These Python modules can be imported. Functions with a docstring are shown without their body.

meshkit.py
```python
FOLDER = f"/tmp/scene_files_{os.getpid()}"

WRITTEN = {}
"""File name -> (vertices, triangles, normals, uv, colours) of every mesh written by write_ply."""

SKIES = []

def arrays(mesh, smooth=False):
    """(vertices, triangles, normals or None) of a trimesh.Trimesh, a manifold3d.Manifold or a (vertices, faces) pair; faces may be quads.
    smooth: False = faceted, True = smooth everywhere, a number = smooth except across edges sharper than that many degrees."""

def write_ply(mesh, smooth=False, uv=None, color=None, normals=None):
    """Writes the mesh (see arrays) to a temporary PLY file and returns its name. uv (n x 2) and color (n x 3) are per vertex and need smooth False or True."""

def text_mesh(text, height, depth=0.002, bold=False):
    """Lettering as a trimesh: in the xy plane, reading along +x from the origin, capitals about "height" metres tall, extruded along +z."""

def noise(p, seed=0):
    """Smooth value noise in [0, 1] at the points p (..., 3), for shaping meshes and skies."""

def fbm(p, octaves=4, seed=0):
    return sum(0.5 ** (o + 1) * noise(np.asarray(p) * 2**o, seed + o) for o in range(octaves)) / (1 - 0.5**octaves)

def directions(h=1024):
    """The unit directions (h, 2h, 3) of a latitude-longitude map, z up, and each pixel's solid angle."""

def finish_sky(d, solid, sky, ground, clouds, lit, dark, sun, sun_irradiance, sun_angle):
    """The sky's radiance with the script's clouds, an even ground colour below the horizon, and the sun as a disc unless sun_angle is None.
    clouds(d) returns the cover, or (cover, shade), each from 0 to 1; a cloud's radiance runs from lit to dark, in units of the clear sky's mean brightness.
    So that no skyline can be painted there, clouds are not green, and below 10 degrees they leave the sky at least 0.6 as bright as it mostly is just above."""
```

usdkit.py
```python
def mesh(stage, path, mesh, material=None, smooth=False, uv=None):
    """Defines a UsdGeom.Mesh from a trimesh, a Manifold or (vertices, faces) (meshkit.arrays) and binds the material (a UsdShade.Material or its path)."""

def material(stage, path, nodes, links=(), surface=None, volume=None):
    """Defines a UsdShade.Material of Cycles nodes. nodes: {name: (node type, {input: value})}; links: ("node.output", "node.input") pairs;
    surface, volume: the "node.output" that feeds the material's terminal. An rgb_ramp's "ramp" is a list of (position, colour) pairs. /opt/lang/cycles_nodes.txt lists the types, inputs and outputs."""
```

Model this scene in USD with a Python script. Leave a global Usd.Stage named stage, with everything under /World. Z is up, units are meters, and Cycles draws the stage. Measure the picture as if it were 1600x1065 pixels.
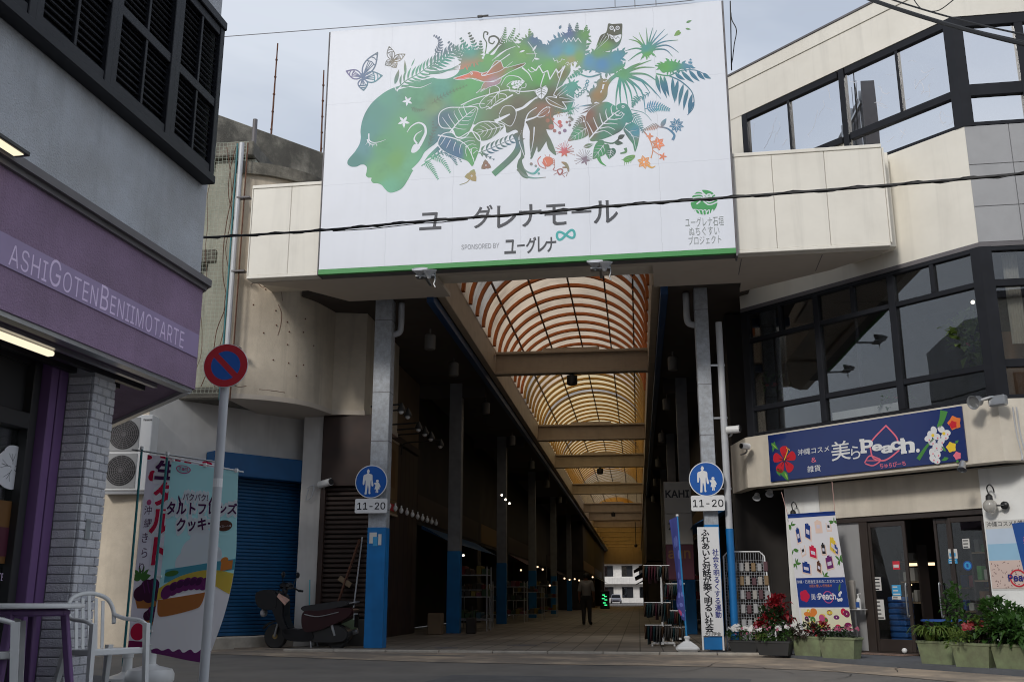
import math, random, glob
import numpy as np, trimesh, usdkit, meshkit
from pxr import Usd, UsdGeom, UsdLux, UsdShade, Gf, Sdf, Vt
from shapely.geometry import Polygon, LineString, Point, MultiPolygon, box as sbox
from shapely import affinity
from shapely.ops import unary_union

random.seed(7)
RNG = np.random.default_rng(7)
stage = Usd.Stage.CreateInMemory()
UsdGeom.SetStageUpAxis(stage, UsdGeom.Tokens.z)
UsdGeom.SetStageMetersPerUnit(stage, 1.0)
UsdGeom.Xform.Define(stage, '/World')
UsdGeom.Scope.Define(stage, '/World/Looks')

# ------------------------------------------------------------------ camera, sky, sun, exposure
FPX = 1570.0                                   # focal length in pixels of the 1600 wide photograph
CAM = np.array([0.0, 0.0, 1.0])
PITCH = math.radians(14.31)
YAW = math.radians(6.967)                      # to the left of +y, the arcade's direction
FW = np.array([-math.sin(YAW) * math.cos(PITCH), math.cos(YAW) * math.cos(PITCH), math.sin(PITCH)])
RT = np.array([math.cos(YAW), math.sin(YAW), 0.0])
UP = np.cross(RT, FW)
cam = UsdGeom.Camera.Define(stage, '/World/camera')
m4 = Gf.Matrix4d(*RT, 0, *UP, 0, *(-FW), 0, *CAM, 1)
cam.AddTransformOp().Set(m4)
cam.CreateHorizontalApertureAttr(36.0)
cam.CreateVerticalApertureAttr(36.0 * 681 / 1024)
cam.CreateFocalLengthAttr(36.0 * FPX / 1600)
cam.CreateClippingRangeAttr(Gf.Vec2f(0.05, 2000))
cam.CreateExposureAttr(0.16)

SUN = np.array([-0.36, -0.80, 0.57]); SUN /= np.linalg.norm(SUN)
sun = UsdLux.DistantLight.Define(stage, '/World/sun')
sun.CreateIntensityAttr(0.37); sun.CreateAngleAttr(10.0); sun.CreateNormalizeAttr(True)
sun.CreateColorAttr(Gf.Vec3f(1.0, 0.965, 0.91))
_x = np.cross([0, 0, 1.0], SUN); _x /= np.linalg.norm(_x); _y = np.cross(SUN, _x)
sun.AddTransformOp().Set(Gf.Matrix4d(*_x, 0, *_y, 0, *SUN, 0, 0, 0, 50, 1))
sky = UsdLux.DomeLight.Define(stage, '/World/sky')
sky.GetPrim().SetCustomDataByKey('kind', 'structure')
skymat = usdkit.material(stage, '/World/Looks/sky', {
    'sky': ('sky_texture', {'sky_type': 'single_scattering', 'sun_disc': False, 'sun_elevation': math.asin(SUN[2]), 'sun_rotation': math.atan2(SUN[0], SUN[1]), 'aerosol_density': 2.0}),
    'tc': ('texture_coordinate', {}),
    'mp': ('mapping', {'scale': (1.0, 1.0, 2.2), 'location': (0.35, 0.2, 0.6)}),
    'n': ('noise_texture', {'scale': 1.7, 'detail': 6.0, 'roughness': 0.55, 'distortion': 0.4}),
    'r': ('rgb_ramp', {'ramp': [(0.0, (.46, .46, .46)), (0.40, (.58, .58, .58)), (0.62, (.92, .92, .92)), (1.0, (1, 1, 1))]}),
    'mix': ('mix_color', {'b': (6.3, 6.75, 7.5), 'use_clamp': False}),
    'bg': ('background_shader', {'strength': 0.105})},
    [('tc.generated', 'mp.vector'), ('mp.vector', 'n.vector'), ('n.fac', 'r.fac'), ('r.color', 'mix.fac'), ('sky.color', 'mix.a'), ('mix.result', 'bg.color')], surface='bg.background')
UsdShade.MaterialBindingAPI.Apply(sky.GetPrim()).Bind(skymat)

# ------------------------------------------------------------------ reading points off the photograph
def ray(x, y): return FW * FPX + RT * (x - 800.0) + UP * (532.5 - y)
def atY(x, y, Y):
    d = ray(x, y); return CAM + d * (Y / d[1])
def atX(x, y, X):
    d = ray(x, y); return CAM + d * (X / d[0])
def atZ(x, y, Z):
    d = ray(x, y); return CAM + d * ((Z - 1.0) / d[2])
def atP(x, y, p, n):
    d = ray(x, y); p = np.asarray(p, float); n = np.asarray(n, float)
    return CAM + d * (np.dot(p - CAM, n) / np.dot(d, n))
class Frame:
    """A flat frame: origin, u (along), v (up), w (out of the face); k enlarges it about the height of 1 m."""
    k = 1.0
    def __init__(s, o, u, v=(0, 0, 1)):
        s.o = np.asarray(o, float); s.u = np.asarray(u, float) / np.linalg.norm(u); v = np.asarray(v, float)
        v = v - s.u * np.dot(v, s.u); s.v = v / np.linalg.norm(v); s.w = np.cross(s.u, s.v)
    def P(s, a, b, c=0.0): return s.o + s.u * a * s.k + s.v * (b * s.k + 1 - s.k) + s.w * c
    def px(s, x, y, off=0.0):
        p = atP(x, y, s.o + s.w * off, s.w) - s.o
        return float(p @ s.u) / s.k, (float(p @ s.v) - 1 + s.k) / s.k
    def M(s): return np.stack([s.u, s.v, s.w], 1)

# ------------------------------------------------------------------ meshes
_c = []
for k in range(3):
    for sx in (-1, 1):
        for sy in (-1, 1):
            for sz in (-1, 1): _c.append((k, sx, sy, sz))
def _chamfer_pts(h, b):
    out = []
    for k, sx, sy, sz in _c:
        p = np.array([sx, sy, sz], float); q = p * (np.asarray(h) - b); q[k] = p[k] * h[k]; out.append(q)
    return np.array(out)
_CH = trimesh.convex.convex_hull(_chamfer_pts(np.ones(3), .2))
_map = [int(np.argmin(np.linalg.norm(_chamfer_pts(np.ones(3), .2) - v, axis=1))) for v in _CH.vertices]
_CHF = np.array(_map)[_CH.faces]
_BV = np.array([[x, y, z] for x in (-1, 1) for y in (-1, 1) for z in (-1, 1)], float)
_BF = trimesh.convex.convex_hull(_BV)
_BFF = np.array([int(np.argmin(np.linalg.norm(_BV - v, axis=1))) for v in _BF.vertices])[_BF.faces]

class MB:
    def __init__(s): s.v = []; s.f = []; s.n = 0
    def add(s, v, f):
        v = np.asarray(v, float); f = np.asarray(f, int)
        if f.ndim == 2 and f.shape[1] == 4: f = np.vstack([f[:, [0, 1, 2]], f[:, [0, 2, 3]]])
        s.v.append(v); s.f.append(f + s.n); s.n += len(v); return s
    def box(s, x0, x1, y0, y1, z0, z1, b=0.0):
        c = np.array([(x0 + x1) / 2, (y0 + y1) / 2, (z0 + z1) / 2]); h = np.abs([x1 - x0, y1 - y0, z1 - z0]) / 2
        return s.obox(c, h * 2, np.eye(3), b)
    def obox(s, c, size, M, b=0.0):
        h = np.asarray(size, float) / 2
        if b > 0:
            b = min(b, h.min() * .9); p = _chamfer_pts(h, b); return s.add(p @ np.asarray(M).T + c, _CHF)
        return s.add((_BV * h) @ np.asarray(M).T + c, _BFF)
    def fbox(s, F, a0, a1, b0, b1, c0, c1, b=0.0):
        """box in a frame's coordinates"""
        return s.obox(F.P((a0 + a1) / 2, (b0 + b1) / 2, (c0 + c1) / 2), np.abs([(a1 - a0) * F.k, (b1 - b0) * F.k, c1 - c0]), F.M(), b)
    def bar(s, p, q, w, h, b=0.0, up=(0, 0, 1)):
        p = np.asarray(p, float); q = np.asarray(q, float); d = q - p; L = np.linalg.norm(d); d /= L
        up = np.asarray(up, float)
        if abs(d @ up) > .98: up = np.array([0, 1.0, 0]) if abs(d[1]) < .9 else np.array([1.0, 0, 0])
        x = np.cross(d, up); x /= np.linalg.norm(x); z = np.cross(x, d)
        return s.obox((p + q) / 2, (w, L, h), np.stack([x, d, z], 1), b)
    def tube(s, pts, r, n=8, cap=True):
        p = np.asarray(pts, float); m = len(p)
        r = np.broadcast_to(np.asarray(r, float), (m,))
        t = np.gradient(p, axis=0); t /= np.linalg.norm(t, axis=1, keepdims=True) + 1e-12
        a0 = np.array([0, 0, 1.0]) if abs(t[0, 2]) < .9 else np.array([1.0, 0, 0])
        A = []; a = a0
        for k in range(m):
            a = a - t[k] * (a @ t[k]); a /= np.linalg.norm(a) + 1e-12; A.append(a)
        A = np.array(A); B = np.cross(t, A); ang = np.arange(n) * 2 * np.pi / n
        v = p[:, None] + r[:, None, None] * (np.cos(ang)[None, :, None] * A[:, None] + np.sin(ang)[None, :, None] * B[:, None])
        f = []
        for i in range(m - 1):
            for j in range(n):
                k = (j + 1) % n; f.append((i * n + j, i * n + k, (i + 1) * n + k)); f.append((i * n + j, (i + 1) * n + k, (i + 1) * n + j))
        v = v.reshape(-1, 3)
        if cap:
            v = np.vstack([v, p[0], p[-1]]); c0 = m * n; c1 = c0 + 1
            for j in range(n):
                k = (j + 1) % n; f.append((c0, k, j)); f.append((c1, (m - 1) * n + j, (m - 1) * n + k))
        return s.add(v, f)
    def lathe(s, c, prof, n=16, M=None):
        """prof: (r, z) from bottom to top about the local z axis"""
        prof = np.asarray(prof, float); m = len(prof); ang = np.arange(n) * 2 * np.pi / n
        v = np.stack([prof[:, 0, None] * np.cos(ang), prof[:, 0, None] * np.sin(ang), np.broadcast_to(prof[:, 1, None], (m, n))], -1).reshape(-1, 3)
        f = []
        for i in range(m - 1):
            for j in range(n):
                k = (j + 1) % n; f += [(i * n + j, i * n + k, (i + 1) * n + k), (i * n + j, (i + 1) * n + k, (i + 1) * n + j)]
        v = np.vstack([v, [0, 0, prof[0, 1]], [0, 0, prof[-1, 1]]])
        for j in range(n):
            k = (j + 1) % n; f += [(m * n, k, j), (m * n + 1, (m - 1) * n + j, (m - 1) * n + k)]
        if M is not None: v = v @ np.asarray(M).T
        return s.add(v + np.asarray(c, float), f)
    def ball(s, c, r, n=10, sq=(1, 1, 1)):
        a = np.linspace(-np.pi / 2, np.pi / 2, n); v0 = s.n
        s.lathe((0, 0, 0), np.stack([np.cos(a) * r, np.sin(a) * r], 1), 2 * n)
        s.v[-1] = s.v[-1] * np.asarray(sq) + np.asarray(c, float); return s
    def poly(s, shape, F, c0, c1):
        """a shapely shape in a frame's (u, v), from depth c0 to c1 along its w"""
        for g in getattr(shape, 'geoms', [shape]):
            if g.geom_type != 'Polygon' or g.area < 1e-7: continue
            e = trimesh.creation.extrude_polygon(g, c1 - c0, engine='earcut')
            v = np.array(e.vertices); s.add(F.o + v[:, :1] * F.u * F.k + (v[:, 1:2] * F.k + 1 - F.k) * F.v + (v[:, 2:] + c0) * F.w, e.faces)
        return s
    def plan(s, pts, z0, z1):
        g = Polygon(pts)
        return s.poly(g, Frame((0, 0, 0), (1, 0, 0), (0, 1, 0)), z0, z1)
    def planr(s, pts, z0, z1): return s.plan(pts, 1 + (z0 - 1) * KR, 1 + (z1 - 1) * KR)
    def hull(s, pts):
        h = trimesh.convex.convex_hull(np.asarray(pts, float)); return s.add(h.vertices, h.faces)

USED = {}
def _path(parent, name):
    base = f'{parent}/{name}'; k = USED.get(base, -1) + 1; USED[base] = k
    return base if k == 0 else f'{base}_{k:03d}'
class Thing:
    def __init__(s, name, label, cat=None, group=None, kind=None, loc=(0, 0, 0), local=False, rotz=0.0, nocat=False):
        s.path = _path('/World', name); s.loc = np.asarray(loc, float); s.local = local
        x = UsdGeom.Xform.Define(stage, s.path); x.AddTranslateOp().Set(Gf.Vec3d(*map(float, loc)))
        if rotz: x.AddRotateZOp().Set(float(rotz))
        s.prim = x.GetPrim(); tag(s.prim, label, cat, group, kind)
    def part(s, name, mb, mat, smooth=False, under=None, label=None, color=None, kind=None):
        p = _path(under or s.path, name)
        v = np.vstack(mb.v); f = np.vstack(mb.f)
        if not s.local: v = v - s.loc
        me = usdkit.mesh(stage, p, (v, f), M(mat), smooth=smooth)
        if color is not None:
            UsdGeom.PrimvarsAPI(me).CreatePrimvar('tint', Sdf.ValueTypeNames.Color3fArray, 'vertex').Set(Vt.Vec3fArray.FromNumpy(np.asarray(color, np.float32)))
        if label: me.GetPrim().SetCustomDataByKey('label', label)
        if kind: me.GetPrim().SetCustomDataByKey('kind', kind)
        return p
def tag(prim, label, cat=None, group=None, kind=None):
    for k, val in (('label', label), ('category', cat), ('group', group), ('kind', kind)):
        if val: prim.SetCustomDataByKey(k, val)
def single(name, mb, mat, label, cat=None, group=None, kind=None, smooth=False):
    p = _path('/World', name)
    me = usdkit.mesh(stage, p, (np.vstack(mb.v), np.vstack(mb.f)), M(mat), smooth=smooth); tag(me.GetPrim(), label, cat, group, kind); return p
def dup(t, label, loc, rotz=0.0, group=None, scale=None):
    name = t.path.rsplit('/', 1)[1]; cd = dict(t.prim.GetCustomData())
    p = _path('/World', name); x = UsdGeom.Xform.Define(stage, p)
    x.GetPrim().GetReferences().AddInternalReference(t.path)
    x.ClearXformOpOrder()
    x.AddTranslateOp().Set(Gf.Vec3d(*map(float, loc)))
    r = x.GetRotateZOp() if hasattr(x, 'GetRotateZOp') else None
    op = UsdGeom.XformOp(x.GetPrim().GetAttribute('xformOp:rotateZ')) if x.GetPrim().HasAttribute('xformOp:rotateZ') else None
    ops = [x.GetTranslateOp()]
    if op is None: op = x.AddRotateZOp()
    op.Set(float(rotz)); ops.append(op)
    if scale is not None:
        so = x.AddScaleOp(); so.Set(Gf.Vec3f(*scale)); ops.append(so)
    x.SetXformOpOrder(ops)
    x.GetPrim().SetInstanceable(True)
    tag(x.GetPrim(), label, cd.get('category'), group or cd.get('group'))
    return p

# ------------------------------------------------------------------ materials
def lin(c):
    c = np.asarray(c, float) / 255.0
    return tuple(np.where(c <= .04045, c / 12.92, ((c + .055) / 1.055) ** 2.4))
MATS = {}
def M(name): return MATS[name] if isinstance(name, str) else name
def paint(name, col, rough=.6, var=.10, scale=2.0, bump=0.0, bscale=80.0, metal=0.0, streak=0.0, dirt=None, dirtamt=0.0, dscale=1.2, spec=.5, coat=0.0, emis=0.0):
    """A worn surface: two sizes of tone variation, vertical streaks, blotches of dirt, fine relief."""
    col = np.asarray(col, float); lo = col * (1 - var); hi = np.minimum(col * (1 + var), .95)
    n = {'g': ('geometry', {}), 'n1': ('noise_texture', {'scale': scale, 'detail': 6.0, 'roughness': .6}),
         'r1': ('rgb_ramp', {'ramp': [(.3, lo), (.7, hi)]}),
         'p': ('principled_bsdf', {'roughness': rough, 'metallic': metal, 'specular_ior_level': spec, 'coat_weight': coat, 'coat_roughness': .08})}
    l = [('g.position', 'n1.vector'), ('n1.fac', 'r1.fac')]; out = 'r1.color'
    if streak > 0:
        n['ms'] = ('mapping', {'scale': (2.6, 2.6, .16)}); n['n2'] = ('noise_texture', {'scale': 1.0, 'detail': 7.0, 'roughness': .62, 'distortion': .6})
        n['r2'] = ('rgb_ramp', {'ramp': [(.50, (1, 1, 1)), (.72, (1 - streak,) * 3)]}); n['m2'] = ('mix_color', {'blend_type': 'multiply', 'fac': 1.0})
        l += [('g.position', 'ms.vector'), ('ms.vector', 'n2.vector'), ('n2.fac', 'r2.fac'), (out, 'm2.a'), ('r2.color', 'm2.b')]; out = 'm2.result'
    if dirtamt > 0:
        n['n3'] = ('noise_texture', {'scale': dscale, 'detail': 8.0, 'roughness': .7}); a = max(.08, .5 - dirtamt * .3)
        n['r3'] = ('rgb_ramp', {'ramp': [(a, (0, 0, 0)), (min(a + .28, .95), (dirtamt,) * 3)]}); n['m3'] = ('mix_color', {'b': dirt if dirt is not None else (.05, .045, .04)})
        l += [('g.position', 'n3.vector'), ('n3.fac', 'r3.fac'), ('r3.color', 'm3.fac'), (out, 'm3.a')]; out = 'm3.result'
    l.append((out, 'p.base_color'))
    if bump > 0:
        n['nb'] = ('noise_texture', {'scale': bscale, 'detail': 4.0}); n['b'] = ('bump', {'strength': min(1.0, bump * 4), 'distance': .012})
        l += [('g.position', 'nb.vector'), ('nb.fac', 'b.height'), ('b.normal', 'p.normal')]
    if emis > 0:
        n['p'][1]['emission_strength'] = emis; l.append((out, 'p.emission_color'))
    MATS[name] = usdkit.material(stage, f'/World/Looks/{name}', n, l, surface='p.BSDF'); return name
def glow(name, col, strength):
    MATS[name] = usdkit.material(stage, f'/World/Looks/{name}', {'e': ('emission', {'color': col, 'strength': strength})}, [], surface='e.emission')
def pane(name, tint=(.9, .92, .92), add=.0, mul=1.0, rough=.0, wob=0.0, gloss=(1, 1, 1)):
    n = {'f': ('fresnel', {'IOR': 1.5}), 'm1': ('math', {'math_type': 'multiply_add', 'value2': mul, 'value3': add, 'use_clamp': True}),
         't': ('transparent_bsdf', {'color': tint}), 'gl': ('glossy_bsdf', {'roughness': rough, 'color': gloss}), 'x': ('mix_closure', {})}
    l = [('f.fac', 'm1.value1'), ('m1.value', 'x.fac'), ('t.BSDF', 'x.closure1'), ('gl.BSDF', 'x.closure2')]
    if wob:
        n['g'] = ('geometry', {}); n['n'] = ('noise_texture', {'scale': 1.1, 'detail': 1.0}); n['b'] = ('bump', {'strength': wob, 'distance': .05})
        l += [('g.position', 'n.vector'), ('n.fac', 'b.height'), ('b.normal', 'gl.normal')]
    MATS[name] = usdkit.material(stage, f'/World/Looks/{name}', n, l, surface='x.closure')
def leafmat(name, col, var=.35, trans=.35, rough=.45):
    col = np.asarray(col)
    MATS[name] = usdkit.material(stage, f'/World/Looks/{name}', {
        'g': ('geometry', {}), 'r': ('rgb_ramp', {'ramp': [(0, col * (1 - var)), (.6, col), (1, np.minimum(col * (1 + var), .9))]}),
        'p': ('principled_bsdf', {'roughness': rough}), 't': ('translucent_bsdf', {}), 'x': ('mix_closure', {'fac': trans})},
        [('g.random_per_island', 'r.fac'), ('r.color', 'p.base_color'), ('r.color', 't.color'), ('p.BSDF', 'x.closure1'), ('t.BSDF', 'x.closure2')], surface='x.closure')
MATS['print_tint'] = usdkit.material(stage, '/World/Looks/print_tint', {
    'a': ('attribute', {'attribute': 'tint'}), 'g': ('geometry', {}), 'n': ('noise_texture', {'scale': 2.2, 'detail': 5.0, 'roughness': .6}),
    'r': ('rgb_ramp', {'ramp': [(.3, (.80, .82, .84)), (.5, (1, 1, 1)), (.72, (1.0, 1.0, .96))]}), 'm': ('mix_color', {'blend_type': 'multiply', 'fac': 1.0}),
    'p': ('principled_bsdf', {'roughness': .5})},
    [('g.position', 'n.vector'), ('n.fac', 'r.fac'), ('a.color', 'm.a'), ('r.color', 'm.b'), ('m.result', 'p.base_color')], surface='p.BSDF')

def flat(name, rgb, rough=.55, k=1.0, **kw):
    """plain print or plastic, colour given as in sRGB 0..255"""
    return paint(name, np.array(lin(rgb)) * k, rough=rough, var=kw.pop('var', .05), **kw)

# ------------------------------------------------------------------ lettering (outlines from the installed fonts)
from PIL import Image, ImageDraw, ImageFont
_FONT = {}
def _font(kind, size=96):
    if kind not in _FONT:
        pat = {'jp': '/opt/blender-*/*/datafiles/fonts/Noto Sans CJK Regular.woff2', 'en': '/opt/blender-*/*/datafiles/fonts/Inter.woff2'}[kind]
        _FONT[kind] = ImageFont.truetype(glob.glob(pat)[0], size)
    return _FONT[kind]
_GL = {}
def glyph(ch, kind='jp'):
    """outline of one character, in ems, baseline at 0; and its advance"""
    if (ch, kind) in _GL: return _GL[ch, kind]
    f = _font(kind); adv = f.getlength(ch) / 96.0
    im = Image.new('L', (160, 160)); ImageDraw.Draw(im).text((24, 120), ch, 255, f, anchor='ls')
    on = np.pad(np.asarray(im) > 127, ((0, 0), (1, 1))).astype(np.int8)
    r, st = np.nonzero(np.diff(on, axis=1) == 1); en = np.nonzero(np.diff(on, axis=1) == -1)[1]
    if len(r) == 0: g = Polygon()
    else:
        g = unary_union(list(sbox_arr(st, r, en))).buffer(.6).buffer(-.6).simplify(.7)
        g = affinity.affine_transform(g, [1 / 96, 0, 0, 1 / 96, -24 / 96, 120 / 96])
    _GL[ch, kind] = (g, adv); return g, adv
def sbox_arr(st, r, en):
    for a, y, b in zip(st, r, en): yield sbox(a, -y - 1, b, -y)
def text(t, h, x=0, y=0, kind='jp', bold=0.0, sx=1.0, gap=0.0, align='l', vertical=False, caps=None):
    """shape of a line of lettering, h = em size; returns shapely in the plane"""
    out = []; cx = 0.0; cy = 0.0
    for i, ch in enumerate(t):
        g, adv = glyph(ch, kind); s = h
        if caps and not ch.isupper(): s = h
        if not g.is_empty:
            q = affinity.scale(g, s * sx, s, origin=(0, 0))
            if vertical: q = affinity.translate(q, -adv * s * sx / 2, cy - h * .88)
            else: q = affinity.translate(q, cx, 0)
            if bold: q = q.buffer(bold * h, join_style=2)
            out.append(q)
        cx += adv * s * sx + gap * h; cy -= h * (1.0 + gap)
    if not out: return Polygon()
    g = unary_union(out); w = cx - gap * h
    return affinity.translate(g, x - (w / 2 if align == 'c' else w if align == 'r' else 0), y)

def spline(pts, n=8, closed=False):
    p = np.asarray(pts, float); m = len(p); out = []
    rng = range(m) if closed else range(m - 1)
    for i in rng:
        a, b, c, d = (p[(i - 1) % m], p[i], p[(i + 1) % m], p[(i + 2) % m]) if closed else (p[max(i - 1, 0)], p[i], p[i + 1], p[min(i + 2, m - 1)])
        for t in np.arange(n) / n:
            out.append(.5 * ((2 * b) + (c - a) * t + (2 * a - 5 * b + 4 * c - d) * t * t + (3 * b - a - 3 * c + d) * t ** 3))
    if not closed: out.append(p[-1])
    return np.array(out)
def sag(p, q, s, n=16):
    t = np.linspace(0, 1, n)[:, None]; p = np.asarray(p, float); q = np.asarray(q, float)
    o = p + (q - p) * t; o[:, 2] -= (4 * s * t * (1 - t))[:, 0]; return o
# ------------------------------------------------------------------ colours of the place
paint('asphalt', (.145, .134, .122), rough=.9, var=.22, scale=1.3, bump=.12, bscale=260, dirt=(.21, .185, .155), dirtamt=.6, dscale=.55)
paint('worn_concrete', (.56, .43, .30), rough=.9, var=.22, scale=2.2, bump=.1, bscale=180, dirt=(.13, .12, .11), dirtamt=.75, dscale=.75)
paint('sidewalk', (.105, .11, .12), rough=.9, var=.15, scale=2.5, bump=.1, bscale=220)
paint('kerbstone', (.42, .38, .32), rough=.85, var=.2, scale=5, bump=.08)
paint('wall_cream', (.68, .62, .52), rough=.8, var=.07, scale=1.4, bump=.06, bscale=120, streak=.16, dirt=(.30, .25, .19), dirtamt=.30, dscale=.8)
paint('wall_shell', (.66, .575, .455), rough=.85, var=.09, scale=1.1, bump=.09, bscale=90, streak=.28, dirt=(.25, .20, .15), dirtamt=.42, dscale=.7)
paint('panel_cream', (.79, .752, .665), rough=.55, var=.04, scale=1.0, bump=.02, bscale=90, streak=.13, dirt=(.45, .40, .32), dirtamt=.16)
paint('wall_white', (.62, .60, .57), rough=.8, var=.08, scale=2, bump=.06, bscale=120, streak=.18)
paint('white_store_wall', (.84, .84, .81), rough=.75, var=.06, scale=2, bump=.05, bscale=120, streak=.12)
paint('wall_grey', (.48, .50, .535), rough=.8, var=.09, scale=1.4, bump=.3, bscale=60, streak=.22, dirt=(.30, .29, .28), dirtamt=.45, dscale=1.6)
paint('wall_purple', (.30, .20, .315), rough=.8, var=.13, scale=1.5, bump=.3, bscale=60, streak=.22, dirt=(.19, .13, .19), dirtamt=.5, dscale=1.8)
paint('purple_paint', (.15, .075, .20), rough=.5, var=.08)
paint('trim_grey', (.14, .13, .135), rough=.6, var=.15)
paint('dark_frame', (.012, .013, .017), spec=.25, rough=.5, var=.25, scale=3, streak=.1)
paint('black_slat', (.020, .020, .022), rough=.55, var=.2)
paint('brown_frame', (.035, .026, .022), rough=.4, var=.2)
paint('tile_grey', (.36, .36, .365), rough=.6, var=.06, scale=3, bump=.03, streak=.12)
paint('mossy_concrete', (.33, .305, .25), rough=.95, var=.35, scale=2.2, bump=.25, bscale=40, streak=.4, dirt=(.075, .07, .06), dirtamt=.8, dscale=1.6)
paint('net_wall', (.42, .41, .34), rough=.9, var=.12, scale=1.5, bump=.1, streak=.2, dirt=(.19, .20, .15), dirtamt=.5, dscale=.9)
paint('netting', (.42, .46, .38), rough=.7, var=.1)
paint('steel_grey', (.26, .27, .29), rough=.5, var=.10, scale=4, streak=.12, dirt=(.10, .085, .07), dirtamt=.30, dscale=5)
paint('steel_chipped', (.42, .45, .49), rough=.55, var=.08, scale=4, dirt=(.16, .15, .14), dirtamt=.5, dscale=14)
paint('blue_paint', (.006, .155, .42), rough=.45, var=.12, scale=3, streak=.15)
paint('shutter_blue', (.004, .075, .19), rough=.45, var=.12, scale=2, streak=.15)
paint('awning_blue', (.004, .075, .21), rough=.5, var=.15, scale=2)
paint('shutter_brown', (.040, .024, .018), rough=.55, var=.2, scale=3, streak=.2)
paint('wood_brown', (.032, .015, .010), rough=.6, var=.35, scale=3, streak=.25)
paint('tan_wall', (.22, .155, .095), rough=.85, var=.15, scale=1.5, bump=.06)
paint('dark_ceiling', (.075, .062, .052), rough=.85, var=.15)
paint('soffit', (.58, .51, .43), rough=.8, var=.10, scale=1.2, streak=.0, dirt=(.2, .17, .13), dirtamt=.3)
paint('beam_cream', (.50, .40, .29), rough=.6, var=.12, scale=2.0, streak=.15, dirt=(.15, .11, .08), dirtamt=.4, dscale=2)
paint('awning_navy', (.008, .045, .13), rough=.5, var=.15)
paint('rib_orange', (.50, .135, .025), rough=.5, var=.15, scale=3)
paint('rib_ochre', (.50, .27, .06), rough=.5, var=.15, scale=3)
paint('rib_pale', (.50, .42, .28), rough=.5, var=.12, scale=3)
paint('bar_dark', (.05, .03, .02), rough=.5)
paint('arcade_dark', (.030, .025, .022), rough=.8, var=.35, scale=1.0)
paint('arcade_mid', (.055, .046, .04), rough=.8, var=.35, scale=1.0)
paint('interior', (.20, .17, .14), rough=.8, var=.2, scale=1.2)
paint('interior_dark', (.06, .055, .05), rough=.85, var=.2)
paint('shop_floor', (.16, .13, .11), rough=.5, var=.1)
paint('white_plastic', (.74, .74, .73), rough=.35, var=.04, scale=4, dirt=(.4, .39, .36), dirtamt=.2)
paint('pipe_white', (.50, .51, .53), rough=.4, var=.06, scale=4, streak=.12)
paint('galvanised', (.42, .43, .44), rough=.35, var=.1, metal=.8)
paint('rusty', (.12, .05, .028), rough=.8, var=.3, scale=8)
paint('black_rubber', (.018, .018, .018), rough=.65)
paint('cable_black', (.012, .012, .013), rough=.6)
paint('black_metal', (.02, .02, .021), rough=.4)
paint('brick_a', (.56, .555, .58), rough=.75, var=.10, scale=7, bump=.22, bscale=70)
paint('brick_b', (.61, .605, .625), rough=.75, var=.10, scale=7, bump=.22, bscale=70)
paint('brick_c', (.50, .50, .535), rough=.75, var=.10, scale=7, bump=.22, bscale=70)
paint('mortar', (.40, .40, .42), rough=.9, var=.1)
pane('glass_low', (.80, .82, .83), add=.03, mul=1.0, wob=.03)
pane('glass_high', (.40, .43, .43), add=.80, mul=.3, wob=.03)
pane('glass_door', (.85, .87, .87), add=.0, mul=.6)
glow('lamp_warm', (1.0, .72, .42), 1.5)
glow('lamp_white', (1.0, .88, .70), 3.0)
glow('tube_lamp', (1.0, .86, .62), 1.0)
glow('sign_green', (.05, .8, .25), 1.2)
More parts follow.
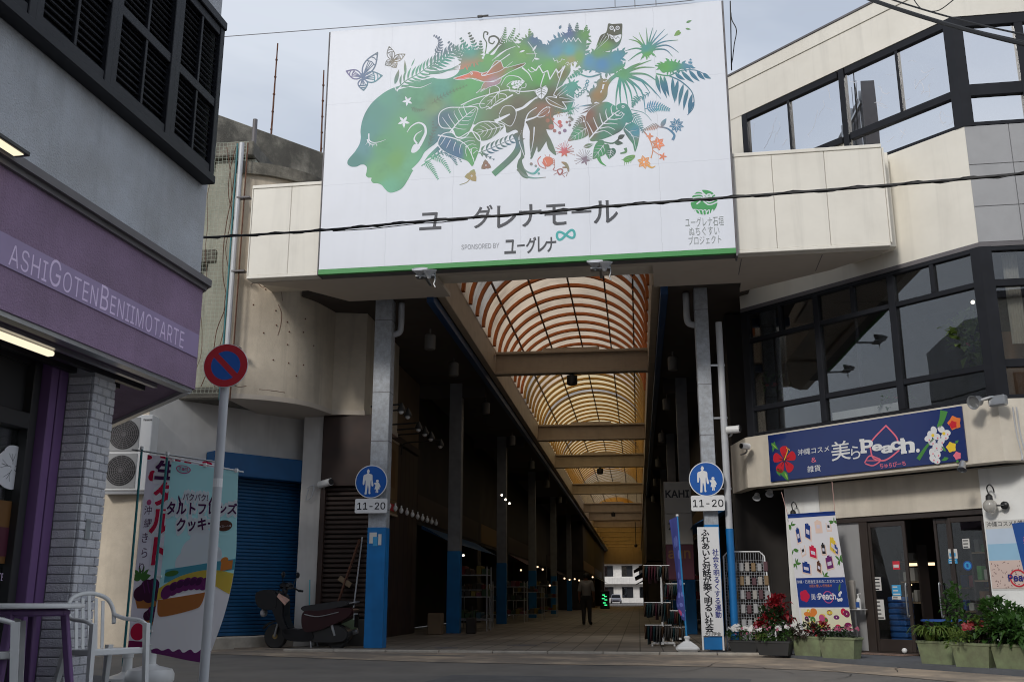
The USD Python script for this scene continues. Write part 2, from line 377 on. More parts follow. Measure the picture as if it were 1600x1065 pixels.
# translucent roof sheets
def sheet(name, col, t, dirt):
    col = np.array(col); 
    MATS[name] = usdkit.material(stage, f'/World/Looks/{name}', {
        'g': ('geometry', {}), 'mp': ('mapping', {'scale': (.8, 1.6, .8)}), 'n': ('noise_texture', {'scale': 1.3, 'detail': 6.0, 'roughness': .65}),
        'r': ('rgb_ramp', {'ramp': [(.30, col * (1 - dirt)), (.55, col), (.8, np.minimum(col * 1.06, .95))]}),
        't': ('translucent_bsdf', {}), 'd': ('diffuse_bsdf', {}), 'x': ('mix_closure', {'fac': t})},
        [('g.position', 'mp.vector'), ('mp.vector', 'n.vector'), ('n.fac', 'r.fac'), ('r.color', 't.color'), ('r.color', 'd.color'), ('d.BSDF', 'x.closure1'), ('t.BSDF', 'x.closure2')], surface='x.closure')
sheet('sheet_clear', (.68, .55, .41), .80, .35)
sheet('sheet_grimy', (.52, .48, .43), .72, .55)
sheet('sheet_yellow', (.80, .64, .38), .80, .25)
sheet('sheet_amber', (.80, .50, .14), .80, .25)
# pavers of the arcade floor
MATS['pavers'] = usdkit.material(stage, '/World/Looks/pavers', {
    'g': ('geometry', {}), 'mp': ('mapping', {'scale': (1, 1, 1)}),
    'b': ('brick_texture', {'scale': 1.0, 'brick_width': .40, 'row_height': .40, 'mortar_size': .012, 'offset': .0, 'color1': (.30, .265, .225), 'color2': (.24, .215, .185), 'mortar': (.09, .08, .07)}),
    'n': ('noise_texture', {'scale': .9, 'detail': 6.0}), 'r': ('rgb_ramp', {'ramp': [(.3, (.6, .6, .6)), (.7, (1.1, 1.08, 1.05))]}),
    'm': ('mix_color', {'blend_type': 'multiply', 'fac': 1.0}), 'bp': ('bump', {'strength': .5, 'distance': .01, 'invert': True}),
    'p': ('principled_bsdf', {'roughness': .6})},
    [('g.position', 'mp.vector'), ('mp.vector', 'b.vector'), ('g.position', 'n.vector'), ('n.fac', 'r.fac'), ('b.color', 'm.a'), ('r.color', 'm.b'), ('m.result', 'p.base_color'), ('b.fac', 'bp.height'), ('bp.normal', 'p.normal')], surface='p.BSDF')

# ------------------------------------------------------------------ frames of the main planes
GA = math.radians(2.2)
KG, KR = .97, 1.05
G = Frame((-5.72 * KG, 17.2 * KG, 1 + 5.8 * KG), (math.cos(GA), -math.sin(GA), 0))        # billboard and gate
RC0 = np.array([5.28, 15.17, 0.0]); RC = RC0 * KR
RA = Frame(RC, (.703, -.711, 0))                                        # right building, face across the corner
RB = Frame(RC, (1, -.03, 0))                                            # right building, face to the street
RA.k = RB.k = KR
RS = Frame(RC0 + np.array([.711, .703, 0]) * 1.15, (.703, -.711, 0))     # its ground floor shop front, set back
LC = np.array([-4.43, 9.5, 0.0])
LF = Frame(LC, (.056, .998, 0))                                         # left shop's face to the street
LP = Frame(LC + np.array([-.998, .056, 0]) * .36, (.056, .998, 0))      # its ground floor
BSH = Frame((-6.565, 20.45, 0), (.616, .788, 0))                         # blue shutter's wall
ROADZ = lambda y: .06 * min(max((y - 11) / 6.5, 0), 1)

# ------------------------------------------------------------------ ground
gx = np.concatenate([[-400, -120, -60], np.linspace(-30, 30, 61), [60, 120, 400]]); gy = np.concatenate([[-400, -100, -30], np.linspace(-10, 17.5, 56), [19, 24, 30, 60, 130, 200, 400, 900]])
X, Y = np.meshgrid(gx, gy); Z = np.vectorize(ROADZ)(Y); n1, n2 = len(gx), len(gy)
v = np.stack([X, Y, Z], -1).reshape(-1, 3); ii, jj = np.meshgrid(np.arange(n2 - 1), np.arange(n1 - 1), indexing='ij')
q = np.stack([ii * n1 + jj, ii * n1 + jj + 1, (ii + 1) * n1 + jj + 1, (ii + 1) * n1 + jj], -1).reshape(-1, 4)
mb = MB(); mb.add(v, q); single('road', mb, 'asphalt', 'grey asphalt street in front of the arcade', kind='structure', smooth=True)
# worn pale strip between road and arcade
poly = spline([(-9.3, 17.6), (-7, 17.2), (-5, 16.4), (-3, 15.8), (-1, 15.5), (1, 15.3), (2.6, 14.6), (3.6, 13.4), (4.4, 12.6), (5.2, 13.2), (4.65, 14.2), (2.9, 16.2), (2.0, 18.15), (-1, 18.27), (-5, 18.42), (-7.5, 18.9), (-9.3, 19.0)], 6, True)
g = Polygon(poly).buffer(0)
mb = MB(); e = trimesh.creation.triangulate_polygon(g.segmentize(.5), engine='earcut'); vv = np.array(e[0]); mb.add(np.column_stack([vv, [ROADZ(y) + .006 for y in vv[:, 1]]]), e[1])
single('concrete_apron', mb, 'worn_concrete', 'pale worn concrete strip along the arcade entrance', kind='structure')
# arcade floor and kerb
mb = MB(); mb.plan([(-6.4, 18.42), (2.1, 18.05), (2.1, 190), (-6.4, 190)], -.15, .10); single('arcade_floor', mb, 'pavers', 'paved floor of the arcade', kind='structure')
mb = MB()
for k in range(9):
    a, b = k / 9, (k + 1) / 9; p = np.array([-6.4, 18.35, .05]); q_ = np.array([2.25, 17.98, .05]); mb.bar(p + (q_ - p) * (a + .0008), p + (q_ - p) * (b - .0008), .13, .106, .012)
single('kerb', mb, 'kerbstone', 'low pale kerb along the arcade entrance', kind='structure')
mb = MB(); mb.plan([(2.13, 18.03), (2.55, 17.0), (2.95, 16.25), (4.62, 14.25), (6.4, 13.0), (14, 12.2), (14, 15.2), (6.6, 15.2), (2.13, 19.6)], -.15, .10)
single('sidewalk', mb, 'sidewalk', 'dark grey pavement in front of the right hand shop', kind='structure')
mb = MB(); mb.plan([(-14, -6), (-3.2, -6), (-2.9, 9.3), (-5.2, 9.5), (-5.2, 10.6), (-14, 10.6)], -.15, .20)
single('shop_terrace', mb, 'sidewalk', 'raised pavement in front of the purple shop', kind='structure')
mb = MB(); mb.box(-16, -6.45, 18.95, 26, -.15, .085); single('pavement', mb, 'worn_concrete', 'concrete ground before the shuttered shops', kind='structure')
mb = MB(); mb.fbox(BSH, -3.7, -.05, -.1, .28, .0, .12, .02); single('shutter_step', mb, 'kerbstone', 'low concrete step under the blue shutter', kind='structure')

# ------------------------------------------------------------------ left: purple shop building
T = Thing('purple_shop_building', 'grey and purple shop building with black louvres and a brick pier, at the left edge', 'building', loc=(LC[0], LC[1], 0))
dirR = np.array([-.703, .711]); c2 = LC[:2]
def Lp(a, c=0): return LF.P(a, 0, c)[:2]
ret = c2 + dirR * 4
mb = MB(); mb.plan([Lp(-9), c2, ret, ret + np.array([-4, 0]), (-14, Lp(-9)[1])], 4.20, 8.6); T.part('upper_wall', mb, 'wall_grey')
mb = MB(); mb.plan([Lp(-13, .035), Lp(.015, .035), ret + np.array([.03, .03]), ret + np.array([-4, 0]), (-14, Lp(-9)[1])], 3.04, 4.13)
T.part('fascia', mb, 'wall_purple')
mb = MB(); mb.plan([Lp(-13, .11), Lp(.05, .11), ret + np.array([.08, .08]), ret + np.array([-4, 0]), (-14, Lp(-9)[1])], 4.13, 4.20); mb.plan([Lp(-13, .07), Lp(.03, .07), ret + np.array([.06, .06]), ret + np.array([-4, 0]), (-14, Lp(-9)[1])], 4.085, 4.13)
T.part('trim', mb, 'trim_grey')
mb = MB()
mb.fbox(LF, -13, -.02, 3.0, 3.04, -.08, .02); mb.bar([*(c2 + np.array([-.04, -.0])), 3.02], [*(ret), 3.02], .07, .045)
mb.fbox(LF, -13, -.3, 3.0, 3.035, -.25, -.2); T.part('soffit_rail', mb, 'galvanised')
mb = MB()
for k in range(5): mb.fbox(LF, -13, -.25 - .12 * k, 2.99, 3.04, -.42 - .2 * k, -.36 - .2 * k)
T.part('soffit_batten', mb, 'black_metal')
# sign band with lettering
a0, z0 = LF.px(303, 545); mb = MB(); mb.fbox(LF, -9, -.01, 3.36, 3.60, .036, .044); T.part('sign_band', mb, 'purple_band' if paint('purple_band', (.33, .25, .42), rough=.45, var=.06) else '')
s1 = LF.px(8, 380); s2 = LF.px(283, 520)
tx = 'ASHIGOTENBENIIMOTARTE'; wide = s2[0] - s1[0]
parts = []; cx = 0
caps = {5 - 1: 1, 10: 1}
for i, ch in enumerate(tx):
    h = .215 if i in (4, 9) else .165
    g_, adv = glyph(ch, 'en'); parts.append((affinity.scale(g_, h / .73, h / .73, origin=(0, 0)), cx, h)); cx += adv * h / .73 * 1.06
sc = wide / cx
shape = unary_union([affinity.translate(affinity.scale(g_, sc, 1.0, origin=(0, 0)), x * sc, 0) for g_, x, h in parts]).buffer(-.001)
mb = MB(); mb.poly(affinity.translate(shape, s1[0], 3.385), LF, .0442, .0456); T.part('sign_lettering', mb, flat('letter_lilac', (225, 205, 235)))
# louvred shutters
lr = LF.px(334, 170)[0]; zb = LF.px(322, 282)[1]; zt = LF.px(345, 66)[1]
zt = max(zt, 7.0)
xs = [LF.px(334, 170)[0] - .12, LF.px(257, 101)[0], LF.px(160, 60)[0]]
w0 = xs[0] - xs[1]; xs = [xs[0], xs[1], xs[2], xs[2] - (xs[1] - xs[2]), xs[2] - 2 * (xs[1] - xs[2])]
mb = MB(); mb.fbox(LF, xs[-1], xs[0], zb - .09, zb, .0, .15, .008); mb.fbox(LF, xs[-1], xs[0], zt, zt + .1, 0, .15, .008); T.part('louvre_sill', mb, 'dark_frame')
mb = MB(); mb.fbox(LF, xs[-1], xs[0] - .02, zb, zt, .012, .04); T.part('louvre_back', mb, 'black_slat')
zm = (zb + zt) / 2 - .05
nslat = 0
for k in range(4):
    r, l = xs[k], xs[k + 1]; mid = (r + l) / 2
    mb = MB()
    for a in (l + .03, r - .05): mb.fbox(LF, a - .045, a + .045, zb, zt, .06, .13, .006)
    for z in (zb + .05, zm, zt - .05): mb.fbox(LF, l + .075, r - .095, z - .05, z + .05, .06, .12, .006)
    for zz0, zz1 in ((zb + .1, zm - .05), (zm + .05, zt - .1)): mb.fbox(LF, mid - .018, mid + .018, zz0, zz1, .06, .115, .004)
    fr = T.part('louvre_frame', mb, 'dark_frame')
    for zz0, zz1 in ((zb + .1, zm - .05), (zm + .05, zt - .1)):
        for x0, x1 in ((l + .078, mid - .02), (mid + .02, r - .098)):
            n_ = int((zz1 - zz0) / .062)
            for j in range(n_):
                if nslat >= 290: break
                z = zz0 + (j + .5) * (zz1 - zz0) / n_; mb = MB(); ang = math.radians(35)
                mb.obox(LF.P((x0 + x1) / 2, z, .075), (x1 - x0, .055, .008), np.stack([LF.u, math.cos(ang) * LF.v - math.sin(ang) * LF.w, math.sin(ang) * LF.v + math.cos(ang) * LF.w], 1))
                T.part('slat', mb, 'dark_frame'); nslat += 1
# ground floor: shop front, purple frames, brick pier
pr = LP.px(150, 924)[0]; pl = LP.px(113, 924)[0]     # pier's two edges on its face
mb = MB(); mb.plan([LP.P(-13, 0, -.30)[:2], LP.P(pl, 0, -.30)[:2], LP.P(pl, 0, -.02)[:2], LP.P(pr, 0, -.02)[:2], LP.P(pr, 0, -3)[:2], (-14, 9.4), (-14, Lp(-9)[1])], .2, .22); T.part('floor_slab', mb, 'shop_floor')
mb = MB(); mb.fbox(LP, pl + .02, pr - .012, .2, 3.04, -.5, -.012); T.part('pier_core', mb, 'mortar')
mb = MB(); mb.plan([LP.P(pr - .01, 0, -.45)[:2], LP.P(pr - .01, 0, -.5)[:2], (-13.9, LP.P(pr, 0, -3)[1] - .3), (-13.9, LP.P(pr, 0, -3)[1] - .7)], .2, 3.04); mb.fbox(LP, pr - .2, pr - .02, .2, 3.04, -6, -.5); T.part('side_wall', mb, 'wall_grey')
mb = MB(); mb.fbox(LF, -13, -.25, 3.05, 3.09, -4, -.03); T.part('soffit', mb, 'soffit')
ch = .0765; nc = int((3.0 - .2) / ch); L = pr - pl; nb = 0
for j in range(nc):
    z0 = .2 + j * ch; off = (.5 if j % 2 else 0.0)
    edges = [0.0]; bl = L / 2.5; x = bl * (.5 if j % 2 else 1.0)
    while x < L - .02: edges.append(x); x += bl
    edges.append(L)
    for e0, e1 in zip(edges[:-1], edges[1:]):
        jig = RNG.uniform(-.003, .004)
        mb = MB(); mb.fbox(LP, pl + e0 + .004, pl + e1 - .004, z0 + .0035, z0 + ch - .0035, -.03, .0 + jig, .006); T.part('brick', mb, random.choice(['brick_a', 'brick_b', 'brick_c'])); nb += 1
    mb = MB(); mb.fbox(LP, pl - .002 + RNG.uniform(-.002, .002), pl + .03, z0 + .0035, z0 + ch - .0035, -.26, -.034, .006); T.part('brick', mb, random.choice(['brick_a', 'brick_b', 'brick_c'])); nb += 1
mb = MB(); mb.fbox(LP, pr - .27, pr - .20, 1.50, 1.68, .002, .012, .003); T.part('switch_plate', mb, 'galvanised')
# shop front left of the pier: purple posts, dark frame, glass door
mb = MB(); mb.fbox(LP, pl - .23, pl - .13, .2, 3.04, -.46, -.27, .006); T.part('door_post', mb, 'purple_paint')
mb = MB(); mb.fbox(LP, pl - .12, pl - .0, .2, 3.04, -.50, -.262, .006); T.part('door_post', mb, 'purple_paint')
mb = MB(); mb.fbox(LP, pl - .34, pl - .24, .2, 3.04, -.52, -.36, .006); mb.fbox(LP, -13, pl - .34, 2.42, 2.56, -.52, -.36, .006); mb.fbox(LP, -13, pl - .34, .2, .36, -.52, -.36, .006); T.part('door_frame', mb, 'black_metal')
mb = MB(); mb.fbox(LP, -13, pl - .34, 2.56, 3.04, -.50, -.44); T.part('lintel', mb, 'black_metal')
mb = MB(); mb.fbox(LP, -13, pl - .34, .36, 2.42, -.455, -.445); dg = T.part('door_glass', mb, 'glass_door')
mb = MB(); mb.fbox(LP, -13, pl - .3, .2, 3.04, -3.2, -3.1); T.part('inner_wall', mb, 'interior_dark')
# flower drawn on the glass door
fc = LP.px(22, 730); sh = []
for k in range(5):
    a = math.radians(90 + 72 * k + 10); pet = Polygon([(0, 0)] + [(.17 * math.cos(a + t) * (1 - .22 * abs(t) / .55 if abs(t) > .2 else 1.0), .17 * math.sin(a + t)) for t in np.linspace(-.55, .55, 9)])
    pet = pet.buffer(.012).difference(LineString([(.02 * math.cos(a), .02 * math.sin(a)), (.11 * math.cos(a), .11 * math.sin(a))]).buffer(.0025))
    for s_ in (-.28, .28): pet = pet.difference(LineString([(.05 * math.cos(a), .05 * math.sin(a)), (.12 * math.cos(a + s_), .12 * math.sin(a + s_))]).buffer(.002))
    sh.append(affinity.scale(pet, .9, .9, origin=(0, 0)))
dpl = Frame(LP.P(0, 0, -.438), LP.u)
fc = dpl.px(20, 730)
mb = MB(); mb.poly(affinity.scale(affinity.translate(unary_union(sh), fc[0], fc[1]), 1.5, 1.15, origin=fc), dpl, 0, .003); T.part('door_flower', mb, flat('film_white', (215, 215, 220)))
pc = dpl.px(21, 832); mb = MB(); mb.fbox(dpl, pc[0] - .30, pc[0] + .20, pc[1] - .26, pc[1] + .26, .0, .004); po = T.part('door_poster', mb, flat('poster_brown', (105, 70, 30)))
mb = MB(); mb.fbox(dpl, pc[0] - .30, pc[0] + .20, pc[1] - .2, pc[1] - .03, .005, .008); mb.fbox(dpl, pc[0] - .2, pc[0] + .1, pc[1] - .03, pc[1] + .04, .005, .008); T.part('door_poster_print', mb, flat('poster_maroon', (70, 18, 38)))
mb = MB(); mb.poly(affinity.translate(text('TARTE', .085, kind='en'), pc[0] - .32, pc[1] - .40), dpl, 0, .003); T.part('door_lettering', mb, 'letter_lilac')
# lamps under and above the fascia
t = Thing('tube_light', 'lit fluorescent tube fitting under the purple fascia', 'lamp', loc=LF.P(-2, 2.99, -.25))
A0 = LF.px(0, 533)[0]
tp = Frame(LF.P(0, 0, -.30), LF.u); q0, q1 = tp.px(2, 530), tp.px(80, 556)
mb = MB(); mb.fbox(tp, q0[0] - 1, q1[0] + .04, 3.0, 3.045, -.06, .06, .006); t.part('housing', mb, 'black_metal')
mb = MB(); mb.fbox(tp, q0[0] - .9, q1[0], 2.955, 2.999, -.035, .035, .012); t.part('tube', mb, 'tube_lamp')
t = Thing('sign_lamp', 'slim bar lamp lit warm above the purple sign band', 'lamp', loc=LF.P(-4, 4.3, .1))
q1 = LF.px(36, 246, .18); q1 = (q1[0], q1[1]); mb = MB(); mb.fbox(LF, q1[0] - 1.6, q1[0], q1[1] - .0, q1[1] + .035, .12, .24, .006); mb.fbox(LF, q1[0] - .5, q1[0] - .45, q1[1] - .0, q1[1] + .03, 0, .13); t.part('housing', mb, 'black_metal')
mb = MB(); mb.fbox(LF, q1[0] - 1.55, q1[0] - .05, q1[1] - .008, q1[1] - .001, .14, .22); t.part('lens', mb, 'tube_lamp')

# ------------------------------------------------------------------ left: building with the curved shell wall and shuttered shops
T = Thing('corner_building', 'stained cream building with a curved overhanging wall, left of the arcade', 'building', loc=(-8, 19, 0))
curve = spline([(-7.02, 16.46), (-6.85, 16.52), (-6.56, 16.65), (-6.28, 16.86), (-6.03, 17.12), (-5.85, 17.45), (-5.74, 17.91), (-5.68, 18.25)], 4)
KS = 1.07
curve = [tuple(np.array(p) * KS) for p in curve] + [(-5.09 * KS, 18.40 * KS), (-5.09 * KS, 22.6), (-7.02 * KS, 22.6)]
zk = lambda z: 1 + (z - 1) * KS
mb = MB(); mb.plan(curve, zk(4.45), zk(8.55)); T.part('curved_wall', mb, 'wall_shell', smooth=20)
off = list(Polygon(curve).buffer(.09, join_style=2).exterior.coords)
mb = MB(); mb.plan(off, zk(8.55), zk(8.78)); T.part('coping', mb, 'mossy_concrete')
mb = MB(); mb.plan(list(Polygon(curve).buffer(.02, join_style=2).exterior.coords), zk(4.36), zk(4.448)); T.part('soffit', mb, 'soffit')
RBK = Frame(atY(340, 178, 20.0), (.616, .788, 0)); mb = MB(); mb.fbox(RBK, -5, 4.5, -2.2, 0, -2.5, 0, .03); T.part('roof_block', mb, 'mossy_concrete')
mb = MB(); a = np.linspace(0, 2 * np.pi, 20, endpoint=False)
F_ = Frame(np.array([-6.02, 17.13, 8.0]) * KS + [0, 0, -.45], (.83, .55, 0)); mb.poly(Point(0, 0).buffer(.42, 12).difference(Point(0, 0).buffer(.33, 12)), F_, .02, .08)
T.part('round_vent_ring', mb, 'mossy_concrete')
mb = MB(); mb.poly(Point(0, 0).buffer(.33, 12), F_, .0, .03); T.part('round_vent', mb, 'mossy_concrete')
# ground floor walls
mb = MB(); mb.fbox(BSH, -3.8, .9, 3.70, 4.9, -.25, .0); mb.fbox(BSH, -3.8, -2.6, .0, 3.7, -.25, .0); mb.fbox(BSH, -.16, .9, .0, 3.7, -.25, .0); T.part('shop_wall', mb, 'wall_white')
mb = MB(); p0 = BSH.P(-3.8, 0, 0); mb.box(-13.5, p0[0], p0[1] - .02, p0[1] + .3, 0, 4.64); T.part('shop_wall', mb, 'wall_shell')
mb = MB(); mb.box(-9.95, -9.6, 18.55, p0[1] - .03, 0, 4.6, .02); T.part('wall_pier', mb, 'wall_cream')
# blue shutter
mb = MB(); mb.fbox(BSH, -2.6, -.16, 3.27, 3.71, .005, .30, .01); T.part('shutter_box', mb, 'awning_blue')
for k in range(44):
    z = .29 + k * .068; mb = MB(); mb.fbox(BSH, -2.58, -.18, z + .004, z + .064, -.16, -.10 + .0, .012); T.part('shutter_slat', mb, 'shutter_blue')
mb = MB(); mb.fbox(BSH, -2.6, -2.54, .28, 3.27, -.2, .02); T.part('shutter_guide', mb, 'shutter_blue'); mb = MB(); mb.fbox(BSH, -.22, -.16, .28, 3.27, -.2, .02); T.part('shutter_guide', mb, 'shutter_blue')
mb = MB(); mb.fbox(BSH, -2.6, -.16, .28, 3.8, -.24, -.17); T.part('shutter_back', mb, 'black_metal')
# brown shutter behind the scooter
yb = 19.72; xb0 = atY(501, 800, yb)[0]; xp0 = atY(470, 850, yb + .2)[0]
mb = MB(); mb.box(xp0, xb0 - .005, yb + .02, yb + .5, 0, zk(4.36), .012); T.part('wall_post', mb, 'wall_white')
mb = MB(); mb.box(xb0, -5.25, yb + .12, yb + .26, 0, zk(4.36)); T.part('brown_wall', mb, 'wood_brown')
mb = MB(); mb.box(xb0, -5.25, yb - .10, yb + .12, 3.16, zk(4.36) - .01, .01); T.part('shutter_box', mb, 'wood_brown')
for k in range(27):
    z = .62 + k * .094; mb = MB(); mb.box(xb0 + .02, -5.3, yb + .0, yb + .07, z + .011, z + .083, .016); T.part('shutter_slat', mb, 'shutter_brown')
mb = MB(); mb.box(xb0, -5.25, yb - .03, yb + .1, .08, .6, .02); T.part('plinth', mb, 'interior_dark')
mb = MB(); mb.box(xb0, xb0 + .1, yb - .08, yb + .1, .6, 3.16); T.part('shutter_guide', mb, 'wood_brown')
_box0, _tube0 = MB.box, MB.tube
def _kb(s, x0, x1, y0, y1, z0, z1, b=0.0): return _box0(s, x0 * KS, x1 * KS, y0 * KS, y1 * KS, zk(z0), zk(z1), b)
def _kt(s, pts, r, n=8, cap=True): return _tube0(s, np.column_stack([np.asarray(pts, float)[:, :2] * KS, zk(np.asarray(pts, float)[:, 2])]), np.asarray(r) * KS, n, cap)
MB.box, MB.tube = _kb, _kt      # this block is laid out at 1 : 1.07
# netted block further left
N = Frame((-7.08, 16.9, 0), (1, 0.0, 0))
T = Thing('netted_building', 'old concrete building wrapped in green safety netting, behind the purple shop', 'building', loc=(-8.5, 18.5, 0))
mb = MB(); mb.box(-12.64, -7.79, 17.15, 22, 4.62, 9.2); T.part('wall', mb, 'net_wall')
mb = MB(); mb.box(-7.79, -7.01, 17.0, 22, 4.62, 9.1); T.part('pilaster', mb, 'net_wall')
mb = MB(); mb.box(-12.64, -7.01, 16.86, 22, 9.12, 9.42, .02); T.part('cornice', mb, 'mossy_concrete')
mb = MB(); mb.box(-12.64, -7, 16.7, 22, 4.40, 4.62, .03); T.part('floor_slab', mb, 'mossy_concrete')
mb = MB(); mb.box(-12.64, -7.64, 16.95, 17.1, 7.05, 7.3, .02); T.part('ledge', mb, 'mossy_concrete')
mb = MB(); mb.box(-8.26, -7.96, 17.1, 17.19, 4.95, 7.0); T.part('window', mb, 'black_metal')
mb = MB()
for x in np.arange(-9.24, -7.02, .075): mb.box(x, x + .004, 16.66, 16.667, 4.5, 9.3)
for z in np.arange(4.5, 9.3, .075): mb.box(-9.24, -7.02, 16.655, 16.662, z, z + .004)
T.part('safety_net', mb, 'netting')
mb = MB(); r_ = np.random.default_rng(3)
for k in range(7):
    x = r_.uniform(-7.79, -7.06); pts = [(x, 16.62, 9.2)]
    for z in np.linspace(8.7, 4.6, 9): x += r_.normal(0, .07); pts.append((min(max(x, -8.14), -7.04), 16.63 - r_.uniform(0, .06), z))
    mb.tube(spline(pts, 4), r_.uniform(.004, .009), 5)
T.part('dead_vine', mb, 'rusty')
t = Thing('drain_pipe', 'grey vertical drain pipe with teal patches beside the safety netting', 'pipe', loc=(-7.4, 17.4, 0))
mb = MB(); mb.tube([(-7, 16.30, 4.3), (-7, 16.30, 9.1)], .045, 10); t.part('pipe', mb, 'pipe_white')
mb = MB(); mb.tube([(-6.89, 16.31, 4.3), (-6.89, 16.31, 9.1)], .014, 6); t.part('thin_pipe', mb, 'rusty')
mb = MB(); mb.tube([(-7.08, 16.31, 4.3), (-7.075, 16.3, 6.5), (-7.09, 16.31, 9.1)], .018, 6); t.part('teal_cable', mb, flat('teal_cable', (30, 105, 110)))
mb = MB()
for z in (5.2, 6.6, 8.0): mb.box(-7.01, -6.77, 16.25, 16.37, z, z + .03)
t.part('clamp', mb, 'trim_grey')
MB.box, MB.tube = _box0, _tube0
for i, (px_, py_, pt) in enumerate([(424, 203, 68), (502, 233, 110)]):
    YP = [22.6, 23.6][i]; b = atY(px_, py_, YP); tp_ = atY(px_ + [10, 4][i], pt, YP); mb = MB(); mb.tube([b - [0, 0, .5], tp_], [.028, .018], 8)
    for z in np.linspace(b[2], tp_[2], 6)[:-1]: mb.tube([(b[0] + (tp_[0] - b[0]) * (z - b[2]) / (tp_[2] - b[2]), YP, z + k_) for k_ in (0, .03)], .034, 8)
    single('roof_pole', mb, 'rusty', ['taller thin rusty pole standing on the mossy roof', 'shorter rusty pole right beside the billboard on the roof'][i], 'pole', 'rusty poles on the roof')
mb = MB(); b = atY(399, 187, 18.5); mb.tube([b - [0, 0, .9], b], .05, 10); single('vent_pipe', mb, 'trim_grey', 'short grey vent pipe on the mossy parapet', 'pipe')
# ------------------------------------------------------------------ right building
T = Thing('corner_shop_building', 'cream corner building with black framed ribbon windows and a shop below, at the right', 'building', loc=(RC[0], RC[1], 0))
def plan2(la, lb, c, depth):
    """strip along the two faces, from a=la on the cross face to a=lb on the street face, front at c, going back by depth"""
    k = math.tan(math.radians(45 - .9) / 2)
    A = [RA.P(la, 0, c)[:2], RA.P(c * k, 0, c)[:2], RB.P(lb, 0, c)[:2], RB.P(lb, 0, c - depth)[:2], RA.P((c - depth) * k, 0, c - depth)[:2], RA.P(la, 0, c - depth)[:2]]
    return [tuple(p) for p in A]
LB = 6.0
mb = MB(); mb.planr(plan2(-4.62, LB, .05, .30), 2.90, 3.80); T.part('fascia', mb, 'wall_cream')
_e = RA.P(-4.62, 0, .05); _f = atY(1143, 725, 20.4); mb = MB(); mb.planr([tuple(_e[:2]), tuple(RA.P(-4.60, 0, -.2)[:2]), (_f[0] + .15, 20.4), (_f[0], 20.4)], 2.90, 3.80); T.part('fascia_return', mb, 'wall_cream')
mb = MB(); mb.planr(plan2(-4.60, LB, .0, .30), 6.15, 6.22); T.part('window_head', mb, 'trim_grey')
mb = MB(); mb.fbox(RA, -4.60, -.001, 6.22, 8.14, -.3, 0); T.part('middle_wall', mb, 'panel_cream')
mb = MB(); mb.fbox(RA, -4.60, -4.3, 8.14, 10.06, -.3, 0); T.part('wall_end', mb, 'panel_cream')
mb = MB(); mb.fbox(RA, -4.30, -2.0, 8.14, 8.70, -.3, -.06); T.part('middle_wall', mb, 'panel_cream')
mb = MB(); mb.planr(plan2(-4.60, LB, .01, .30), 10.06, 10.72); mb.planr(plan2(-4.62, LB, .03, .34), 10.725, 10.98); T.part('parapet', mb, 'panel_cream')
mb = MB(); mb.planr(plan2(-4.64, LB, .05, .4), 10.985, 11.02); T.part('parapet_cap', mb, 'trim_grey')
mb = MB(); mb.fbox(RB, .0, LB, 6.22, 8.14, -.3, -.03); T.part('joint_backing', mb, 'trim_grey')
for j, (z0, z1) in enumerate(((6.22, 6.80), (6.80, 7.49), (7.49, 8.14))):
    for k in range(7):
        a0 = .0 if k == 0 else .65 + (k - 1) * .9; a1 = .65 + k * .9
        mb = MB(); mb.fbox(RB, a0 + .004, a1 - .004, z0 + .004, z1 - .004, -.03, 0, .004); T.part('wall_panel', mb, 'tile_grey')
# body behind: floors, back walls, side wall
inner = [RA.P(-4.60, 0, -.30)[:2], RA.P(-.12, 0, -.30)[:2], RB.P(LB, 0, -.30)[:2], (11.2, 24), (2.2, 24)]
inner = [tuple(p) for p in inner]
for z0, z1 in ((3.55, 3.78), (6.2, 6.4), (7.95, 8.1), (10.1, 10.3)): mb = MB(); mb.planr(inner, z0, z1); T.part('floor', mb, 'interior_dark')
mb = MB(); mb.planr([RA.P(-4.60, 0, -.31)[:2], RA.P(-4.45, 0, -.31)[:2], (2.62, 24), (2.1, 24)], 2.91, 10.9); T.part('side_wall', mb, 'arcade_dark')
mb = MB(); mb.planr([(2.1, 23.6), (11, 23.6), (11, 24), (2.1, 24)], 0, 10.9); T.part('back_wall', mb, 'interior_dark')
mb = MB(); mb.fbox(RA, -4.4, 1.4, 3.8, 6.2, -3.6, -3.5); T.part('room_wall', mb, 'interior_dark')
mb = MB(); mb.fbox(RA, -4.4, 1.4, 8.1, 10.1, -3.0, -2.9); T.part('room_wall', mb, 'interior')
# second floor windows
def bars(name, F, lst, mat='dark_frame', c0=-.10, c1=-.005):
    for a0, a1, z0, z1 in lst: mb = MB(); mb.fbox(F, a0, a1, z0, z1, c0, c1, .006); T.part(name, mb, mat)
mb = MB(); p_ = RC + np.array([0, 0, 0]); k_ = math.tan(math.radians(44.1) / 2)
mb.planr([RA.P(-.14, 0, .012)[:2], RA.P(.012 * k_, 0, .012)[:2], RB.P(.17, 0, .012)[:2], RB.P(.17, 0, -.13)[:2], RA.P(-.14, 0, -.13)[:2]], 3.80, 6.15); T.part('corner_mullion', mb, 'dark_frame')
bars('mullion', RA, [(-4.60, -4.44, 3.80, 6.15), (-3.02, -2.91, 3.87, 6.08), (-1.58, -1.46, 3.87, 6.08)], c1=.004)
bars('window_rail', RA, [(-4.44, -.14, 6.08, 6.15), (-4.44, -.14, 3.80, 3.87)])
